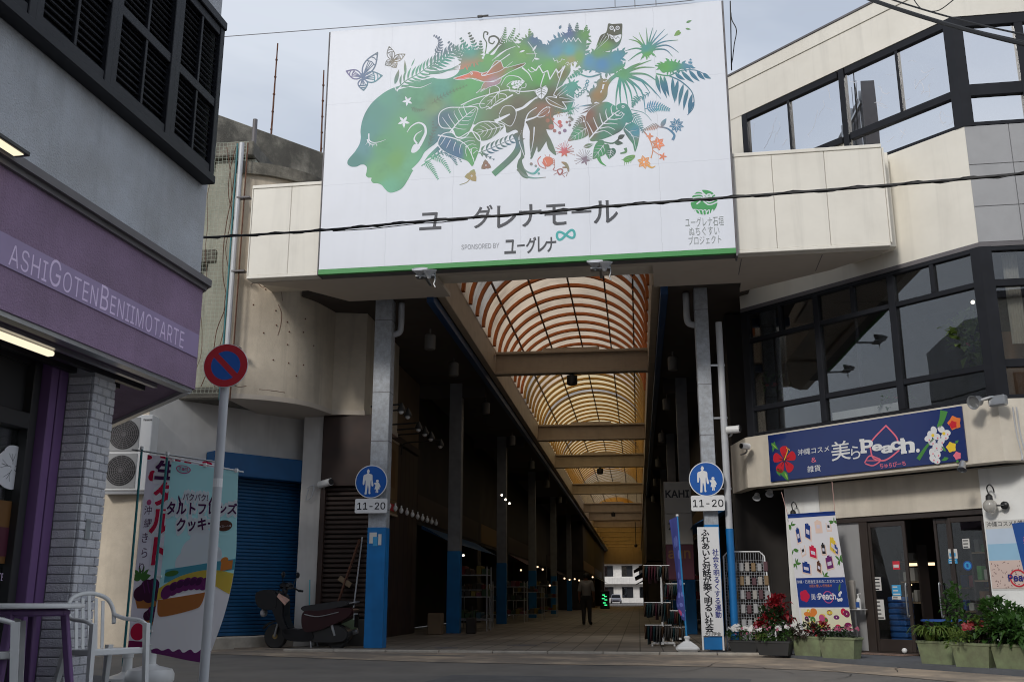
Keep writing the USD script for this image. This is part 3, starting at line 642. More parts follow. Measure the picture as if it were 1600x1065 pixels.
for a0, a1 in ((-4.44, -3.02), (-2.91, -1.58), (-1.46, -.14)):
    bars('window_rail', RA, [(a0, a1, 5.54, 5.62), (a0, a1, 4.26, 4.35)])
    m_ = (a0 + a1) / 2; bars('window_bar', RA, [(m_ - .035, m_ + .035, 5.62, 6.08)])
    if a0 < -2: bars('window_bar', RA, [(m_ - .025, m_ + .025, 4.35, 5.54)], c0=-.12, c1=-.07)
    for z0, z1 in ((3.87, 4.26), (4.35, 5.54)): mb = MB(); mb.fbox(RA, a0, a1, z0, z1, -.066, -.060); T.part('pane', mb, 'glass_low')
    for b0, b1 in ((a0, m_ - .035), (m_ + .035, a1)): mb = MB(); mb.fbox(RA, b0, b1, 5.62, 6.08, -.066, -.060); T.part('pane', mb, 'glass_low')
bars('window_rail', RB, [(.17, LB, 6.08, 6.15), (.17, LB, 3.80, 3.87), (.17, LB, 5.52, 5.63), (.17, LB, 4.28, 4.40)])
bars('mullion', RB, [(1.4, 1.55, 3.87, 6.08), (2.9, 3.05, 3.87, 6.08)], c1=.004)
for a0, a1 in ((.17, 1.4), (1.55, 2.9)):
    for z0, z1 in ((3.87, 4.28), (4.40, 5.52), (5.63, 6.08)): mb = MB(); mb.fbox(RB, a0, a1, z0, z1, -.066, -.060); T.part('pane', mb, 'glass_low')
mb = MB(); mb.fbox(RA, -2.9, -1.6, 3.87, 4.03, -.2, -.16); T.part('sill_board', mb, 'wall_white')
# curtain and brown panel behind the street face windows
mb = MB(); cv = []
for k in range(13): cv.append(RB.P(.42 + .018 * k, 0, -.35 + .03 * (k % 2))[:2])
cv = [tuple(p) for p in cv] + [tuple(RB.P(.42 + .018 * k, 0, -.37 + .03 * (k % 2))[:2]) for k in range(12, -1, -1)]
mb.planr(cv, 4.7, 6.1); T.part('curtain', mb, 'wall_cream')
mb = MB(); mb.fbox(RB, .25, 1.4, 3.85, 5.0, -.9, -.8); T.part('inner_panel', mb, 'shutter_brown' if False else paint('wood_inner', (.22, .11, .05), rough=.5, var=.2))
# third floor windows
mb = MB(); mb.planr([RA.P(-.15, 0, .014)[:2], RA.P(.014 * k_, 0, .014)[:2], RB.P(.15, 0, .014)[:2], RB.P(.15, 0, -.13)[:2], RA.P(-.15, 0, -.13)[:2]], 8.14, 10.06); T.part('corner_mullion', mb, 'dark_frame')
bars('mullion', RA, [(-2.13, -2.02, 8.145, 10.06), (-4.30, -4.18, 8.70, 10.06)], c1=.004)
bars('window_rail', RA, [(-4.18, -2.16, 9.93, 10.06), (-2.0, -.15, 9.93, 10.06), (-4.18, -2.16, 8.68, 8.80), (-2.0, -.15, 8.68, 8.81), (-2.0, -.15, 8.145, 8.20)])
bars('window_bar', RA, [(-3.245, -3.195, 8.80, 9.93), (-1.035, -.985, 8.81, 9.93)])
for a0, a1, z0, z1 in ((-4.18, -3.245, 8.8, 9.93), (-3.195, -2.13, 8.8, 9.93), (-2.02, -1.035, 8.81, 9.93), (-.985, -.15, 8.81, 9.93), (-2.02, -.15, 8.2, 8.68)):
    mb = MB(); mb.fbox(RA, a0, a1, z0, z1, -.066, -.060); T.part('pane', mb, 'glass_high')
bars('window_rail', RB, [(.15, LB, 9.88, 10.06), (.15, LB, 8.66, 8.86), (.15, LB, 8.145, 8.21)])
bars('mullion', RB, [(.93, 1.06, 8.21, 9.88), (2.4, 2.52, 8.21, 9.88)], c1=.004)
for a0, a1 in ((.15, .93), (1.06, 2.4)):
    for z0, z1 in ((8.21, 8.66), (8.86, 9.88)): mb = MB(); mb.fbox(RB, a0, a1, z0, z1, -.066, -.060); T.part('pane', mb, 'glass_high')
# cracks in the window film
rr = np.random.default_rng(11); mb = MB()
for k in range(34):
    zone = [(-4.15, -3.3, 8.85, 9.9), (-3.15, -2.2, 8.85, 9.9), (-1.95, -1.1, 8.9, 9.9), (-.95, -.2, 8.9, 9.9), (-1.9, -.2, 8.22, 8.64)][rr.integers(0, 5)]
    a, z = rr.uniform(zone[0] + .08, zone[1] - .08), rr.uniform(zone[2] + .08, zone[3] - .08); ang = rr.uniform(0, 6.28); pts = [(a, z)]
    for j in range(rr.integers(3, 7)): ang += rr.normal(0, .5); a += .05 * math.cos(ang); z += .06 * math.sin(ang); pts.append((min(max(a, zone[0]), zone[1]), min(max(z, zone[2]), zone[3])))
    mb.poly(LineString(pts).buffer(rr.uniform(.0015, .0045), cap_style=2), RA, -.0595, -.0585)
T.part('film_crease', mb, 'film_white', kind='stuff')
# ground floor
zc = 2.9
mb = MB(); sw = [RS.P(-5.2, 0, -.02)[:2], RS.P(1.6, 0, -.02)[:2], RB.P(LB, 0, -.02)[:2], RA.P(.02, 0, .03)[:2], RA.P(-4.6, 0, .03)[:2]]
mb.plan([tuple(p) for p in sw], 2.97, 2.99); T.part('soffit', mb, 'soffit')
dL = RS.px(1352, 815)[0]; dR = RS.px(1533, 800)[0]; zt_ = 2.42
a_post0, a_post1 = RS.px(1228, 830)[0], RS.px(1282, 830)[0]
mb = MB(); mb.fbox(RS, a_post0, a_post1, 0.1, 2.97, -.3, -.01, .008); T.part('shop_pillar', mb, 'white_store_wall')
mb = MB(); mb.fbox(RS, a_post1 + .001, dR + .02, 2.36, 2.97, -.25, -.03, .006); T.part('shutter_box', mb, 'wall_cream')
mb = MB(); mb.fbox(RS, dR + .021, 3.0, 0.1, 2.97, -.3, 0, .006); T.part('shop_wall', mb, 'white_store_wall')
mb = MB(); mb.fbox(RS, a_post1 + .001, a_post1 + .02, .1, 2.36, -.25, -.04); T.part('door_jamb', mb, 'brown_frame')
# glazed doors
xsd = [a_post1 + .03, RS.px(1345, 900)[0], RS.px(1357, 900)[0], RS.px(1412, 900)[0], RS.px(1462, 900)[0], RS.px(1482, 900)[0], dR]
mb = MB(); mb.fbox(RS, xsd[0], dR + .015, 2.27, 2.35, -.19, -.05, .006); T.part('door_head', mb, 'brown_frame')
mb = MB(); mb.fbox(RS, xsd[0], xsd[1], .1, 2.27, -.13, -.10); T.part('side_panel', mb, paint('panel_dull', (.30, .30, .30), rough=.5, var=.06, streak=.1))
mb = MB(); mb.fbox(RS, xsd[1], xsd[2] + .01, .1, 2.27, -.19, -.05, .008); T.part('door_post', mb, 'brown_frame')
def door(a0, a1, c, handle=None, lb=.09):
    mb = MB(); mb.fbox(RS, a0, a0 + .045, .13, 2.25, c, c + .04, .005); mb.fbox(RS, a1 - .06, a1, .13, 2.25, c, c + .04, .005); mb.fbox(RS, a0 + .046, a1 - .061, 2.17, 2.25, c, c + .04, .005); mb.fbox(RS, a0 + .046, a1 - .061, .13, .13 + lb, c, c + .04, .005)
    d = T.part('door', mb, 'brown_frame'); mb = MB(); mb.fbox(RS, a0 + .046, a1 - .061, .13 + lb, 2.17, c + .015, c + .021); T.part('glass', mb, 'glass_door', under=d)
    if handle is not None:
        mb = MB(); pts = [RS.P(handle, 1.2, c + .04), RS.P(handle, 1.2, c + .10), RS.P(handle, .72, c + .10), RS.P(handle, .72, c + .04)]; mb.tube(spline(pts, 5), .012, 8); T.part('handle', mb, 'galvanised', True, under=d)
    return d
d1 = door(xsd[2] + .012, xsd[3] + .05, -.12, xsd[3] + .0, .20)
d2 = door(xsd[4] - .03, xsd[5] + .03, -.17, xsd[4] + .0, .12)
d3 = door(xsd[5] + .035, dR, -.12, None, .12)
mb = MB(); mb.fbox(RS, xsd[0], dR, .10, .13, -.2, -.02, .004); T.part('threshold', mb, 'brown_frame')
# papers and stickers on the doors
DD = Frame(RS.P(0, 0, -.098), RS.u)
def paper(x0, y0, x1, y1, mat, label=None, c=.0015):
    a = DD.px(x0, (y0 + y1) / 2)[0]; b = DD.px(x1, (y0 + y1) / 2)[0]; z1 = DD.px((x0 + x1) / 2, y0)[1]; z0 = DD.px((x0 + x1) / 2, y1)[1]
    mb = MB(); mb.fbox(DD, a, b, z0, z1, 0, c); return T.part('notice', mb, mat, label=label), (a, b, z0, z1)
flat('paper', (205, 203, 198)); flat('ink', (45, 45, 50)); flat('print_red', (200, 45, 60)); flat('print_cyan', (60, 150, 200)); flat('print_blue', (40, 80, 150)); flat('print_pink', (225, 110, 130)); flat('print_yellow', (235, 200, 50)); flat('print_green', (80, 140, 70)); flat('print_purple', (95, 45, 100))
def lines(a, b, z0, z1, n, mat='ink', c=.003, F=None):
    mb = MB(); r2 = np.random.default_rng(int(abs(a) * 1e4) % 9999)
    for k in range(n):
        z = z1 - (k + .6) * (z1 - z0) / n; mb.fbox(F or DD, a + .1 * (b - a), a + (b - a) * r2.uniform(.6, .92), z - .18 * (z1 - z0) / n, z + .18 * (z1 - z0) / n, c - .001, c)
    T.part('notice_print', mb, mat, kind='stuff')
for r_ in ((1364, 901, 1377, 922, 'paper', 4, 'ink'), (1365, 936, 1382, 967, 'paper', 5, 'ink'), (1395, 876, 1406, 889, 'print_red', 1, 'paper'), (1394, 913, 1408, 930, 'print_cyan', 3, 'paper'), (1394, 930.5, 1408, 936, 'paper', 2, 'ink'), (1482, 857, 1496, 872, 'paper', 1, 'print_cyan'), (1482, 872.3, 1496, 880, 'print_cyan', 2, 'paper'), (1504, 841, 1515, 856, 'paper', 3, 'ink')):
    p_, bb = paper(*r_[:5]); lines(*bb, r_[5], r_[6])
a, z = DD.px(1512, 883); mb = MB(); mb.poly(Point(a, z).buffer(.075, 16), DD, 0, .0015); T.part('round_sticker', mb, 'print_blue'); mb = MB(); mb.poly(Point(a, z).buffer(.055, 16).difference(sbox(a - .02, z - .03, a + .015, z + .03)), DD, .0016, .003); T.part('round_sticker_print', mb, 'print_cyan')
# interior of the shop
mb = MB(); mb.fbox(RS, a_post0, 2.9, .11, .13, -4.2, -.26); T.part('shop_floor', mb, 'shop_floor')
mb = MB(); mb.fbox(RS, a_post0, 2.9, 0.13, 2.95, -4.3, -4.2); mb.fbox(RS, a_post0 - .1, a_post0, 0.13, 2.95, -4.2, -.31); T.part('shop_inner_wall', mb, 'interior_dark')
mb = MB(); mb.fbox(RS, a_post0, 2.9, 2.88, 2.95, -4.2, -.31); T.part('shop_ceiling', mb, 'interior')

# ------------------------------------------------------------------ the arcade: pillars
flat('dull_grey', (95, 93, 90))
PY = [18.83, 27.0, 36.6, 47.4, 59.5, 73.0]
def pillar(x, y, w, label, painted, group=None, side=1):
    t = Thing('arcade_pillar', label, 'pillar', group, loc=(x, y, .1))
    h = w / 2; mb = MB(); mb.box(x - h, x + h, y - .15, y + .15, .1, 6.74, .008); t.part('shaft', mb, painted)
    mb = MB(); mb.box(x - h - .004, x + h + .004, y - .154, y + .154, .105, 2.28, .008); t.part('blue_base', mb, 'blue_paint')
    mb = MB()
    for z in (2.6, 3.9, 4.85, 6.3): mb.box(x - h - .003, x + h + .003, y - .153, y + .153, z, z + .012)
    t.part('joint', mb, 'trim_grey')
    xo = x + side * (h + .14); mb = MB(); mb.tube(spline([(xo, y + .05, 6.7), (xo, y + .05, 6.25), (xo - side * .03, y + .05, 6.1), (xo - side * .16, y + .05, 6.05)], 6), .062, 10); t.part('rain_pipe', mb, 'pipe_white', True)
    return t
lab = ['nearest left grey pillar with blue base, carrying a round blue sign', 'nearest right grey pillar with chipped paint behind the white slogan board']
P1 = pillar(-4.84, 18.83, .34, lab[0], 'steel_chipped'); P2 = pillar(1.345, 18.83, .25, lab[1], 'steel_chipped', side=-1)
ordw = ['second', 'third', 'fourth', 'fifth', 'sixth']
for k, y in enumerate(PY[1:]):
    for x, w, sd, nm in ((-4.84, .34, 1, 'left'), (1.30, .30, -1, 'right')):
        t = Thing('arcade_pillar', f'{ordw[k]} pillar from the entrance on the {nm} side of the arcade', 'pillar', loc=(x, y, .1))
        mb = MB(); mb.box(x - w / 2, x + w / 2, y - .15, y + .15, 2.2, 6.74, .008); t.part('shaft', mb, 'steel_grey')
        mb = MB(); mb.box(x - w / 2 - .004, x + w / 2 + .004, y - .154, y + .154, .1, 2.2, .008); t.part('blue_base', mb, 'blue_paint')
# stickers on the left pillar
mb = MB(); mb.box(-4.97, -4.83, 18.668, 18.672, 1.98, 2.18); mb.box(-4.80, -4.74, 18.668, 18.672, 1.95, 2.15); P1.part('torn_sticker', mb, 'paper'); mb = MB(); mb.box(-4.90, -4.81, 18.664, 18.667, 1.93, 2.10); P1.part('torn_sticker', mb, 'print_cyan')
t = Thing('rain_pipe', 'tall white rain pipe with blue lower half beside the right pillar', 'pipe', loc=(1.66, 18.75, .1))
mb = MB(); mb.tube([(1.66, 18.72, 2.2), (1.66, 18.72, 6.05)], .062, 12); t.part('pipe', mb, 'pipe_white', 40)
mb = MB(); mb.tube([(1.66, 18.72, .1), (1.66, 18.72, 2.2)], .068, 12); t.part('blue_length', mb, 'blue_paint', 40)
mb = MB()
for z in (2.9, 4.2, 5.2): mb.box(1.46, 1.73, 18.70, 18.74, z, z + .035)
t.part('clamp', mb, 'galvanised')

# ------------------------------------------------------------------ the arcade: roof
XL, XR, ZS, RISE = -3.60, .42, 7.42, 1.62; XC = (XL + XR) / 2; HW = (XR - XL) / 2
CT = Thing('arcade_roof', 'long barrel vaulted arcade roof of orange and ochre ribs under translucent sheets', 'roof', loc=(XC, 18.4, ZS))
NA = 26; th = np.linspace(0, np.pi, NA + 1)
arc = lambda d: np.stack([XC - (HW + d) * np.cos(th), ZS + (RISE + d) * np.sin(th)], 1)
YEND = 128.0
def rib(y, mat):
    a, b = arc(-.06), arc(.015); n = len(a); w = .062; v = []
    for off in (-w, w):
        v += [(x, y + off, z) for x, z in a] + [(x, y + off, z) for x, z in b]
    f = []; A0, B0, A1, B1 = 0, n, 2 * n, 3 * n
    for k in range(n - 1):
        f += [(A0 + k, A0 + k + 1, B0 + k + 1, B0 + k), (A1 + k + 1, A1 + k, B1 + k, B1 + k + 1), (A0 + k + 1, A0 + k, A1 + k, A1 + k + 1), (B0 + k, B0 + k + 1, B1 + k + 1, B1 + k)]
    mb = MB(); mb.add(v, f); CT.part('rib', mb, mat, 40)
ys = [18.6]
while ys[-1] < YEND: ys.append(ys[-1] + (.98 if ys[-1] < 26 else .90 if ys[-1] < 75 else 1.0))
rg = np.random.default_rng(5)
for i, y in enumerate(ys[:-1]):
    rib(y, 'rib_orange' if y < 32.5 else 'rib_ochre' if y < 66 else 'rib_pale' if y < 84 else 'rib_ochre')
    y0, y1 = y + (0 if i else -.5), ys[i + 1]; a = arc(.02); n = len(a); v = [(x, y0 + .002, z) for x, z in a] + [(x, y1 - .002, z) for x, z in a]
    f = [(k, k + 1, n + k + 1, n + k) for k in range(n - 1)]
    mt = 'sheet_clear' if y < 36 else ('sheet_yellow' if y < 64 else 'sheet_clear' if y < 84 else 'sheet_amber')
    if i in (3, 4, 15, 22, 33): mt = 'sheet_grimy'
    mb = MB(); mb.add(v, f); CT.part('roof_sheet', mb, mt, 60)
for k in (.18, .34, .5, .66, .82):
    a = math.pi * k; x, z = XC - (HW - .03) * math.cos(a), ZS + (RISE - .03) * math.sin(a); mb = MB(); mb.box(x - .02, x + .02, 18.4, YEND, z - .03, z + .02); CT.part('purlin', mb, 'bar_dark')
for x0, x1, s in ((XL - .16, XL, 1), (XR, XR + .16, -1)):
    for i in range(14):
        y0, y1 = 18.35 + i * 8.0, min(18.35 + (i + 1) * 8.0, YEND); mb = MB(); mb.box(x0, x1, y0 + .004, y1 - .004, 6.72, 7.02, .01); mb.box(x0 + (.0 if s < 0 else .035), x1 - (.035 if s > 0 else 0), y0 + .004, y1 - .004, 7.021, 7.46, .01); CT.part('side_beam', mb, 'beam_cream')
for x0, x1 in ((XL - .30, XL - .161), (XR + .161, XR + .30)):
    mb = MB(); mb.box(x0, x1, 18.3, YEND, 6.52, 6.70, .01); CT.part('blue_valance', mb, 'awning_navy')
CB = [25.9, 37.6, 45.8, 58.0, 70.5, 78.0, 86.0, 93.0, 100, 107, 114, 121]
for y in CB:
    mb = MB(); mb.box(XL, XR, y - .03, y + .03, 6.80, 7.26); mb.box(XL, XR, y - .14, y + .14, 6.72, 6.80, .008); mb.box(XL, XR, y - .14, y + .14, 7.26, 7.33, .008); CT.part('cross_beam', mb, 'beam_cream')
    mb = MB(); mb.box(XC - .75, XC + .75, y - .05, y + .05, 7.335, 7.42); CT.part('cable_tray', mb, 'beam_cream')
for x0, x1 in ((-6.4, XL - .16), (XR + .16, 2.3)):
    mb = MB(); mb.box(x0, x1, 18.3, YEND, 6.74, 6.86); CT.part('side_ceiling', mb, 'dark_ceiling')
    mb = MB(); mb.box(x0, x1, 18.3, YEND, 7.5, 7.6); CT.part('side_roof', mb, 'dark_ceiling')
for k, y in enumerate(PY[1:]):
    mb = MB(); mb.box(-5.9, XL - .43, y - .1, y + .1, 6.35, 6.735); mb.box(XR + .41, 2.0, y - .1, y + .1, 6.35, 6.735); CT.part('bracket_beam', mb, 'dark_ceiling')
# end of the arcade
mb = MB(); mb.box(-6.4, 2.3, YEND, YEND + .3, 5.0, 10.0); CT.part('end_board', mb, 'beam_cream')
# hanging lamps and speakers under the side beams and cross beams
spk = [(19.9, -4.15), (22.5, -4.12), (27.5, -4.1), (33.5, -4.1), (40, -4.1), (47, -4.1), (55, -4.1)]
for i, (y, x) in enumerate(spk):
    for x_ in ((x, .93) if i else (x,)):
        mb = MB(); mb.lathe((x_, y, 5.98), [(.10, 0), (.115, .02), (.115, .30), (.09, .32), (.0, .33)], 14); mb.tube([(x_, y, 6.3), (x_, y, 6.42)], .02, 6)
        single('hanging_speaker', mb, 'dull_grey', f'{["nearest", "second nearest", "third nearest", "fourth nearest", "fifth nearest", "sixth nearest", "farthest"][i]} pale cylinder speaker under the {"left" if x_ < 0 else "right"} eaves of the arcade', 'speaker', 'cylinder speakers along the eaves', smooth=40)
for i, y in enumerate((25.9, 45.8, 70.5)):
    mb = MB(); mb.lathe((XC + .02, y, 6.42), [(.13, 0), (.14, .05), (.14, .24), (.05, .27), (.03, .30)], 14); single('beam_lamp', mb, 'black_metal', ['first', 'second', 'third'][i] + ' dark lamp hanging under a cross beam of the roof', 'lamp', 'lamps under the cross beams', smooth=40)
mb = MB(); mb.tube([(-.1, 84, 7.0), (-.1, 84, 5.2)], .03, 6); mb.ball((-.1, 84, 5.1), .14, 6); single('hanging_pole', mb, 'black_metal', 'thin dark pole hanging deep inside the arcade roof', 'pole')

# ------------------------------------------------------------------ the gate over the entrance, and the billboard
T = Thing('entrance_gate', 'cream panelled gate beam crossing above the arcade entrance behind the billboard', 'gate', loc=G.o)
aL, aR = G.px(389, 350)[0], G.px(1386, 300)[0]; zt2 = G.px(1377, 221)[1]
for nm, e0_, e1_, cuts in (('left', aL, -.02, (.55,)), ('right', G.px(1152, 396)[0], aR, (.27, .62))):
    xs_ = [e0_] + [e0_ + (e1_ - e0_) * c for c in cuts] + [e1_]
    for x0, x1 in zip(xs_[:-1], xs_[1:]):
        mb = MB(); mb.fbox(G, x0 + .003, x1 - .003, .08, zt2 - .07, -.33, -.10, .006); T.part('front_panel', mb, 'panel_cream')
    mb = MB(); mb.fbox(G, e0_ - .02, e1_, zt2 - .068, zt2, -.5, -.085, .008); mb.fbox(G, e0_ - .02, e1_, .02, .078, -.34, -.085, .008); mb.fbox(G, e0_ - .02 if nm == 'left' else e1_ + .002, e0_ - .001 if nm == 'left' else e1_ + .03, .079, zt2 - .07, -.5, -.088, .004); T.part('panel_trim', mb, 'panel_cream')
mb = MB(); mb.fbox(G, aL + .02, aR - .02, .10, zt2 - .09, -1.2, -.34); T.part('beam_core', mb, 'wall_cream')
mb = MB(); gp = [G.P(a, 0, c)[:2] for a, c in ((aL, -.30), (aR, -.30), (aR - .8, -1.2), (7.55, -2.3), (7.55, -1.72), (5.95, -1.72), (5.95, -.45), (2.05, -.45), (2.05, -1.72), (.02, -1.72), (-.6, -.8))]
mb.plan([tuple(p) for p in gp], 6.63, 6.70); T.part('soffit', mb, 'soffit')
for a in (7.46, 8.8): mb = MB(); mb.fbox(G, a, a + .012, -.004, .0, -1.2, -.32); T.part('soffit_joint', mb, 'trim_grey')
mb = MB(); mb.fbox(G, aR - .05, aR + .17, .12, 1.85, -.9, -.45, .01); T.part('junction_box', mb, 'panel_cream')
B = Thing('billboard', 'huge white billboard with a leafy green head mural above the arcade', 'billboard', loc=G.o)
bw0, bw1 = 0.0, G.px(1150, 396)[0]; bt = (G.px(515, 50)[1] + G.px(1138, 2)[1]) / 2
btl, btr = G.px(513, 50)[1], G.px(1139, 0)[1]
paint('vinyl', (.775, .80, .86), rough=.5, var=.02, scale=1.0, streak=.035, dirt=(.55, .56, .55), dirtamt=.10)
NC = 6
for k in range(NC):
    x0, x1 = bw1 * k / NC, bw1 * (k + 1) / NC; za, zb_ = btl + (btr - btl) * k / NC, btl + (btr - btl) * (k + 1) / NC
    for z0, z1, top in ((.095, 1.72, False), (1.72, 3.35, False), (3.35, None, True)):
        sh = Polygon([(x0 + .0008, z0 + .0008), (x1 - .0008, z0 + .0008), (x1 - .0008, (zb_ if top else z1) - .0008), (x0 + .0008, (za if top else z1) - .0008)])
        mb = MB(); mb.poly(sh, G, -.03, .0); B.part('vinyl_panel', mb, 'vinyl')
mb = MB(); mb.poly(Polygon([(.03, .1), (bw1 - .03, .1), (bw1 - .03, btr - .03), (.03, btl - .03)]), G, -.16, -.031); B.part('backing', mb, 'trim_grey')
mb = MB(); mb.fbox(G, -.006, bw1 + .006, .0, .092, -.08, .006, .004); B.part('green_strip', mb, flat('strip_green', (72, 150, 82)))
mb = MB(); mb.fbox(G, -.02, bw1 + .02, .01, .09, -.3, -.081); B.part('bottom_frame', mb, 'trim_grey')
mb = MB(); mb.fbox(G, bw1 + .001, bw1 + .035, -.05, btr, -.28, -.002, .005); B.part('side_frame', mb, 'trim_grey'); mb = MB(); mb.fbox(G, -.035, -.008, .0, btl, -.28, -.01, .005); B.part('side_frame', mb, 'trim_grey')
mb = MB()
for a in np.linspace(.5, bw1 - .4, 9): mb.bar(G.P(a, .1, -.2), G.P(a, btl - .1, -.2), .06, .06)
for z in (1.2, 2.8, 4.4): mb.bar(G.P(.1, z, -.26), G.P(bw1 - .1, z, -.26), .06, .06)
B.part('rear_frame', mb, 'galvanised')
# ------------------------------------------------------------------ buildings across the street, behind the viewer (seen only in the window panes; heights set to shade the low street)
rr = np.random.default_rng(21)
for i, (x0, x1, y0, h, mt) in enumerate([(-30, -17, -5, 9.5, 'wall_white'), (-16.6, -5.5, -7, 11.5, 'wall_shell'), (-5.2, 6.5, -8, 13.5, 'wall_grey'), (6.9, 17, -7, 12, 'wall_cream'), (17.4, 30, -5, 10, 'wall_white')]):
    T = Thing('street_building', ['low white', 'stained cream', 'tall grey', 'cream', 'second low white'][i] + ' building across the street, out of the picture behind the viewer', 'building', 'buildings across the street', loc=((x0 + x1) / 2, y0, 0))
    mb = MB(); mb.box(x0, x1, y0 - 9, y0, 0, h, .03); T.part('wall', mb, mt); mb = MB(); mb.box(x0 - .1, x1 + .1, y0 - 9.1, y0 + .12, h + .003, h + .3, .02); T.part('roof', mb, 'trim_grey')
    for z in np.arange(1.2, h - 1.6, 3.2):
        for x in np.arange(x0 + 1.0, x1 - 1.8, 2.4):
            mb = MB(); mb.box(x, x + 1.5, y0 + .002, y0 + .04, z, z + 1.5); w_ = T.part('window', mb, 'dark_frame'); mb = MB(); mb.box(x + .08, x + 1.42, y0 + .041, y0 + .05, z + .08, z + 1.42); T.part('pane', mb, 'glass_low', under=w_)
mb = MB(); mb.tube([(4.6, -1.2, 0), (4.6, -1.2, 10.5)], [.17, .12], 12); mb.box(3.7, 5.5, -1.25, -1.15, 9.3, 9.42); mb.box(3.9, 5.3, -1.25, -1.15, 8.6, 8.7)
single('utility_pole', mb, 'kerbstone', 'concrete utility pole across the street, out of the picture', 'pole')
# bolt holes, cracks and rust marks on the curved wall
CV = np.array(curve[:-2])
def on_curve(x, y):
    d = ray(x, y); best = None
    for a, b in zip(CV[:-1], CV[1:]):
        e = b - a; den = d[0] * -e[1] + d[1] * e[0]
        if abs(den) < 1e-9: continue
        t, u = np.linalg.solve(np.array([[d[0], -e[0]], [d[1], -e[1]]]), a - CAM[:2])
        if 0 <= u <= 1 and t > 0 and (best is None or t < best): best = t
    return CAM + d * best if best else None
class _Add:
    pass
TB = _Add(); TB.path = '/World/corner_building'; TB.local = False; TB.loc = np.array([-8.0, 19, 0])
def addpart(name, mb, mat, kind=None): return Thing.part(TB, name, mb, mat, kind=kind)
mb = MB()
for x, y in ((431, 485), (449, 503), (432, 508), (477, 498), (452, 518), (474, 519), (449, 538), (427, 562), (451, 567), (474, 570), (463, 587), (396, 476), (415, 452), (440, 452), (412, 520), (490, 540)):
    p = on_curve(x, y)
    if p is not None: mb.ball(p, .016, 5)
addpart('bolt_hole', mb, 'rusty', 'stuff')
mb = MB()
for pts in ([(435, 476), (440, 490), (438, 510), (434, 524)], [(360, 425), (368, 415), (375, 414), (384, 408)], [(392, 445), (400, 440), (410, 449), (420, 445)], [(405, 608), (425, 610), (445, 613)], [(364, 600), (372, 604), (385, 603)], [(440, 455), (441, 470)]):
    q_ = [on_curve(*p) for p in pts]
    if all(p is not None for p in q_): mb.tube(spline(q_, 3), .006, 4)
addpart('crack', mb, 'rusty', 'stuff')
# ------------------------------------------------------------------ the mural printed on the billboard: flat shapes, traced in pixels of the photograph and laid on the board's plane
def c6(*p): return [(530 + x / 4.4375, 60 + y / 4.4375) for x, y in p]
def c8(*p): return [(670 + x / 4.26, 40 + y / 4.26) for x, y in p]
def c9(*p): return [(830 + x / 4.097, 30 + y / 4.097) for x, y in p]
def blob(pts, n=5): return Polygon(spline(pts, n, True)).buffer(0)
def stroke(pts, w, n=5): return LineString(spline(pts, n)).buffer(w / 2, cap_style=1)
def taper(pts, w0, w1, n=6):
    p = spline(pts, n); t = np.gradient(p, axis=0); t /= np.linalg.norm(t, axis=1, keepdims=True) + 1e-9; nn = np.stack([-t[:, 1], t[:, 0]], 1); w = np.linspace(w0, w1, len(p))[:, None] / 2
    return Polygon(np.vstack([p + nn * w, (p - nn * w)[::-1]])).buffer(0)
def leaf(p, q, w, bend=0.0):
    p = np.asarray(p, float); q = np.asarray(q, float); d = q - p; nrm = np.array([-d[1], d[0]]) / (np.linalg.norm(d) + 1e-9)
    t = np.linspace(0, 1, 9)[:, None]; mid = p + d * t + nrm * bend * np.sin(np.pi * t); ww = w / 2 * np.sin(np.pi * t ** .8)
    return Polygon(np.vstack([mid + nrm * ww, (mid - nrm * ww)[::-1]])).buffer(0)
def frond(pts, n, L, w, ang=50, stem=1.2, tip=.25, sides=(1, -1), bend=0.0, start=.08):
    p = spline(pts, 10); s = np.concatenate([[0], np.cumsum(np.linalg.norm(np.diff(p, axis=0), axis=1))]); out = [taper(pts, stem, .5)]
    for k in range(n):
        f = start + (1 - start) * k / (n - 1 + 1e-9); d = f * s[-1]; x = np.array([np.interp(d, s, p[:, 0]), np.interp(d, s, p[:, 1])])
        x2 = np.array([np.interp(min(d + 2, s[-1]), s, p[:, 0]), np.interp(min(d + 2, s[-1]), s, p[:, 1])]); x1 = np.array([np.interp(max(d - 2, 0), s, p[:, 0]), np.interp(max(d - 2, 0), s, p[:, 1])])
        t = x2 - x1; a = math.atan2(t[1], t[0]); l = L * (1 - (1 - tip) * f) * (.65 + .35 * min(1, f * 6))
        for sd in sides: out.append(leaf(x, x + l * np.array([math.cos(a + sd * math.radians(ang)), math.sin(a + sd * math.radians(ang))]), w, bend * sd))
    return unary_union(out)
def heart(base, tipp, w, lobes=.25):
    """a broad leaf, base notch to tip"""
    b = np.asarray(base, float); t = np.asarray(tipp, float); d = t - b; L = np.linalg.norm(d); u = d / L; n_ = np.array([-u[1], u[0]])
    prof = [(0, 0), (-.10, .16), (-.08, .34), (.08, .48), (.30, .50), (.55, .40), (.8, .2), (1, 0)]
    pts = [b + u * L * x + n_ * w * y for x, y in prof] + [b + u * L * x - n_ * w * y for x, y in prof[::-1][1:-1]]
    return blob(pts, 4)
def veins(base, tipp, w, k=5, lw=1.3):
    b = np.asarray(base, float); t = np.asarray(tipp, float); d = t - b; L = np.linalg.norm(d); u = d / L; n_ = np.array([-u[1], u[0]]); out = [taper([b, b + d * .5, t], lw * 1.5, .5)]
    for i in range(k):
        f = .08 + .7 * i / k
        for s in (1, -1):
            p0 = b + d * f; p1 = b + d * (f + .22) + s * n_ * w * (.42 * math.sin(math.pi * min(.9, f + .25)) + .04); m = (p0 + p1) / 2 + s * n_ * w * .05 - u * L * .0; out.append(taper([p0, m, p1], lw, .5))
    return unary_union(out)
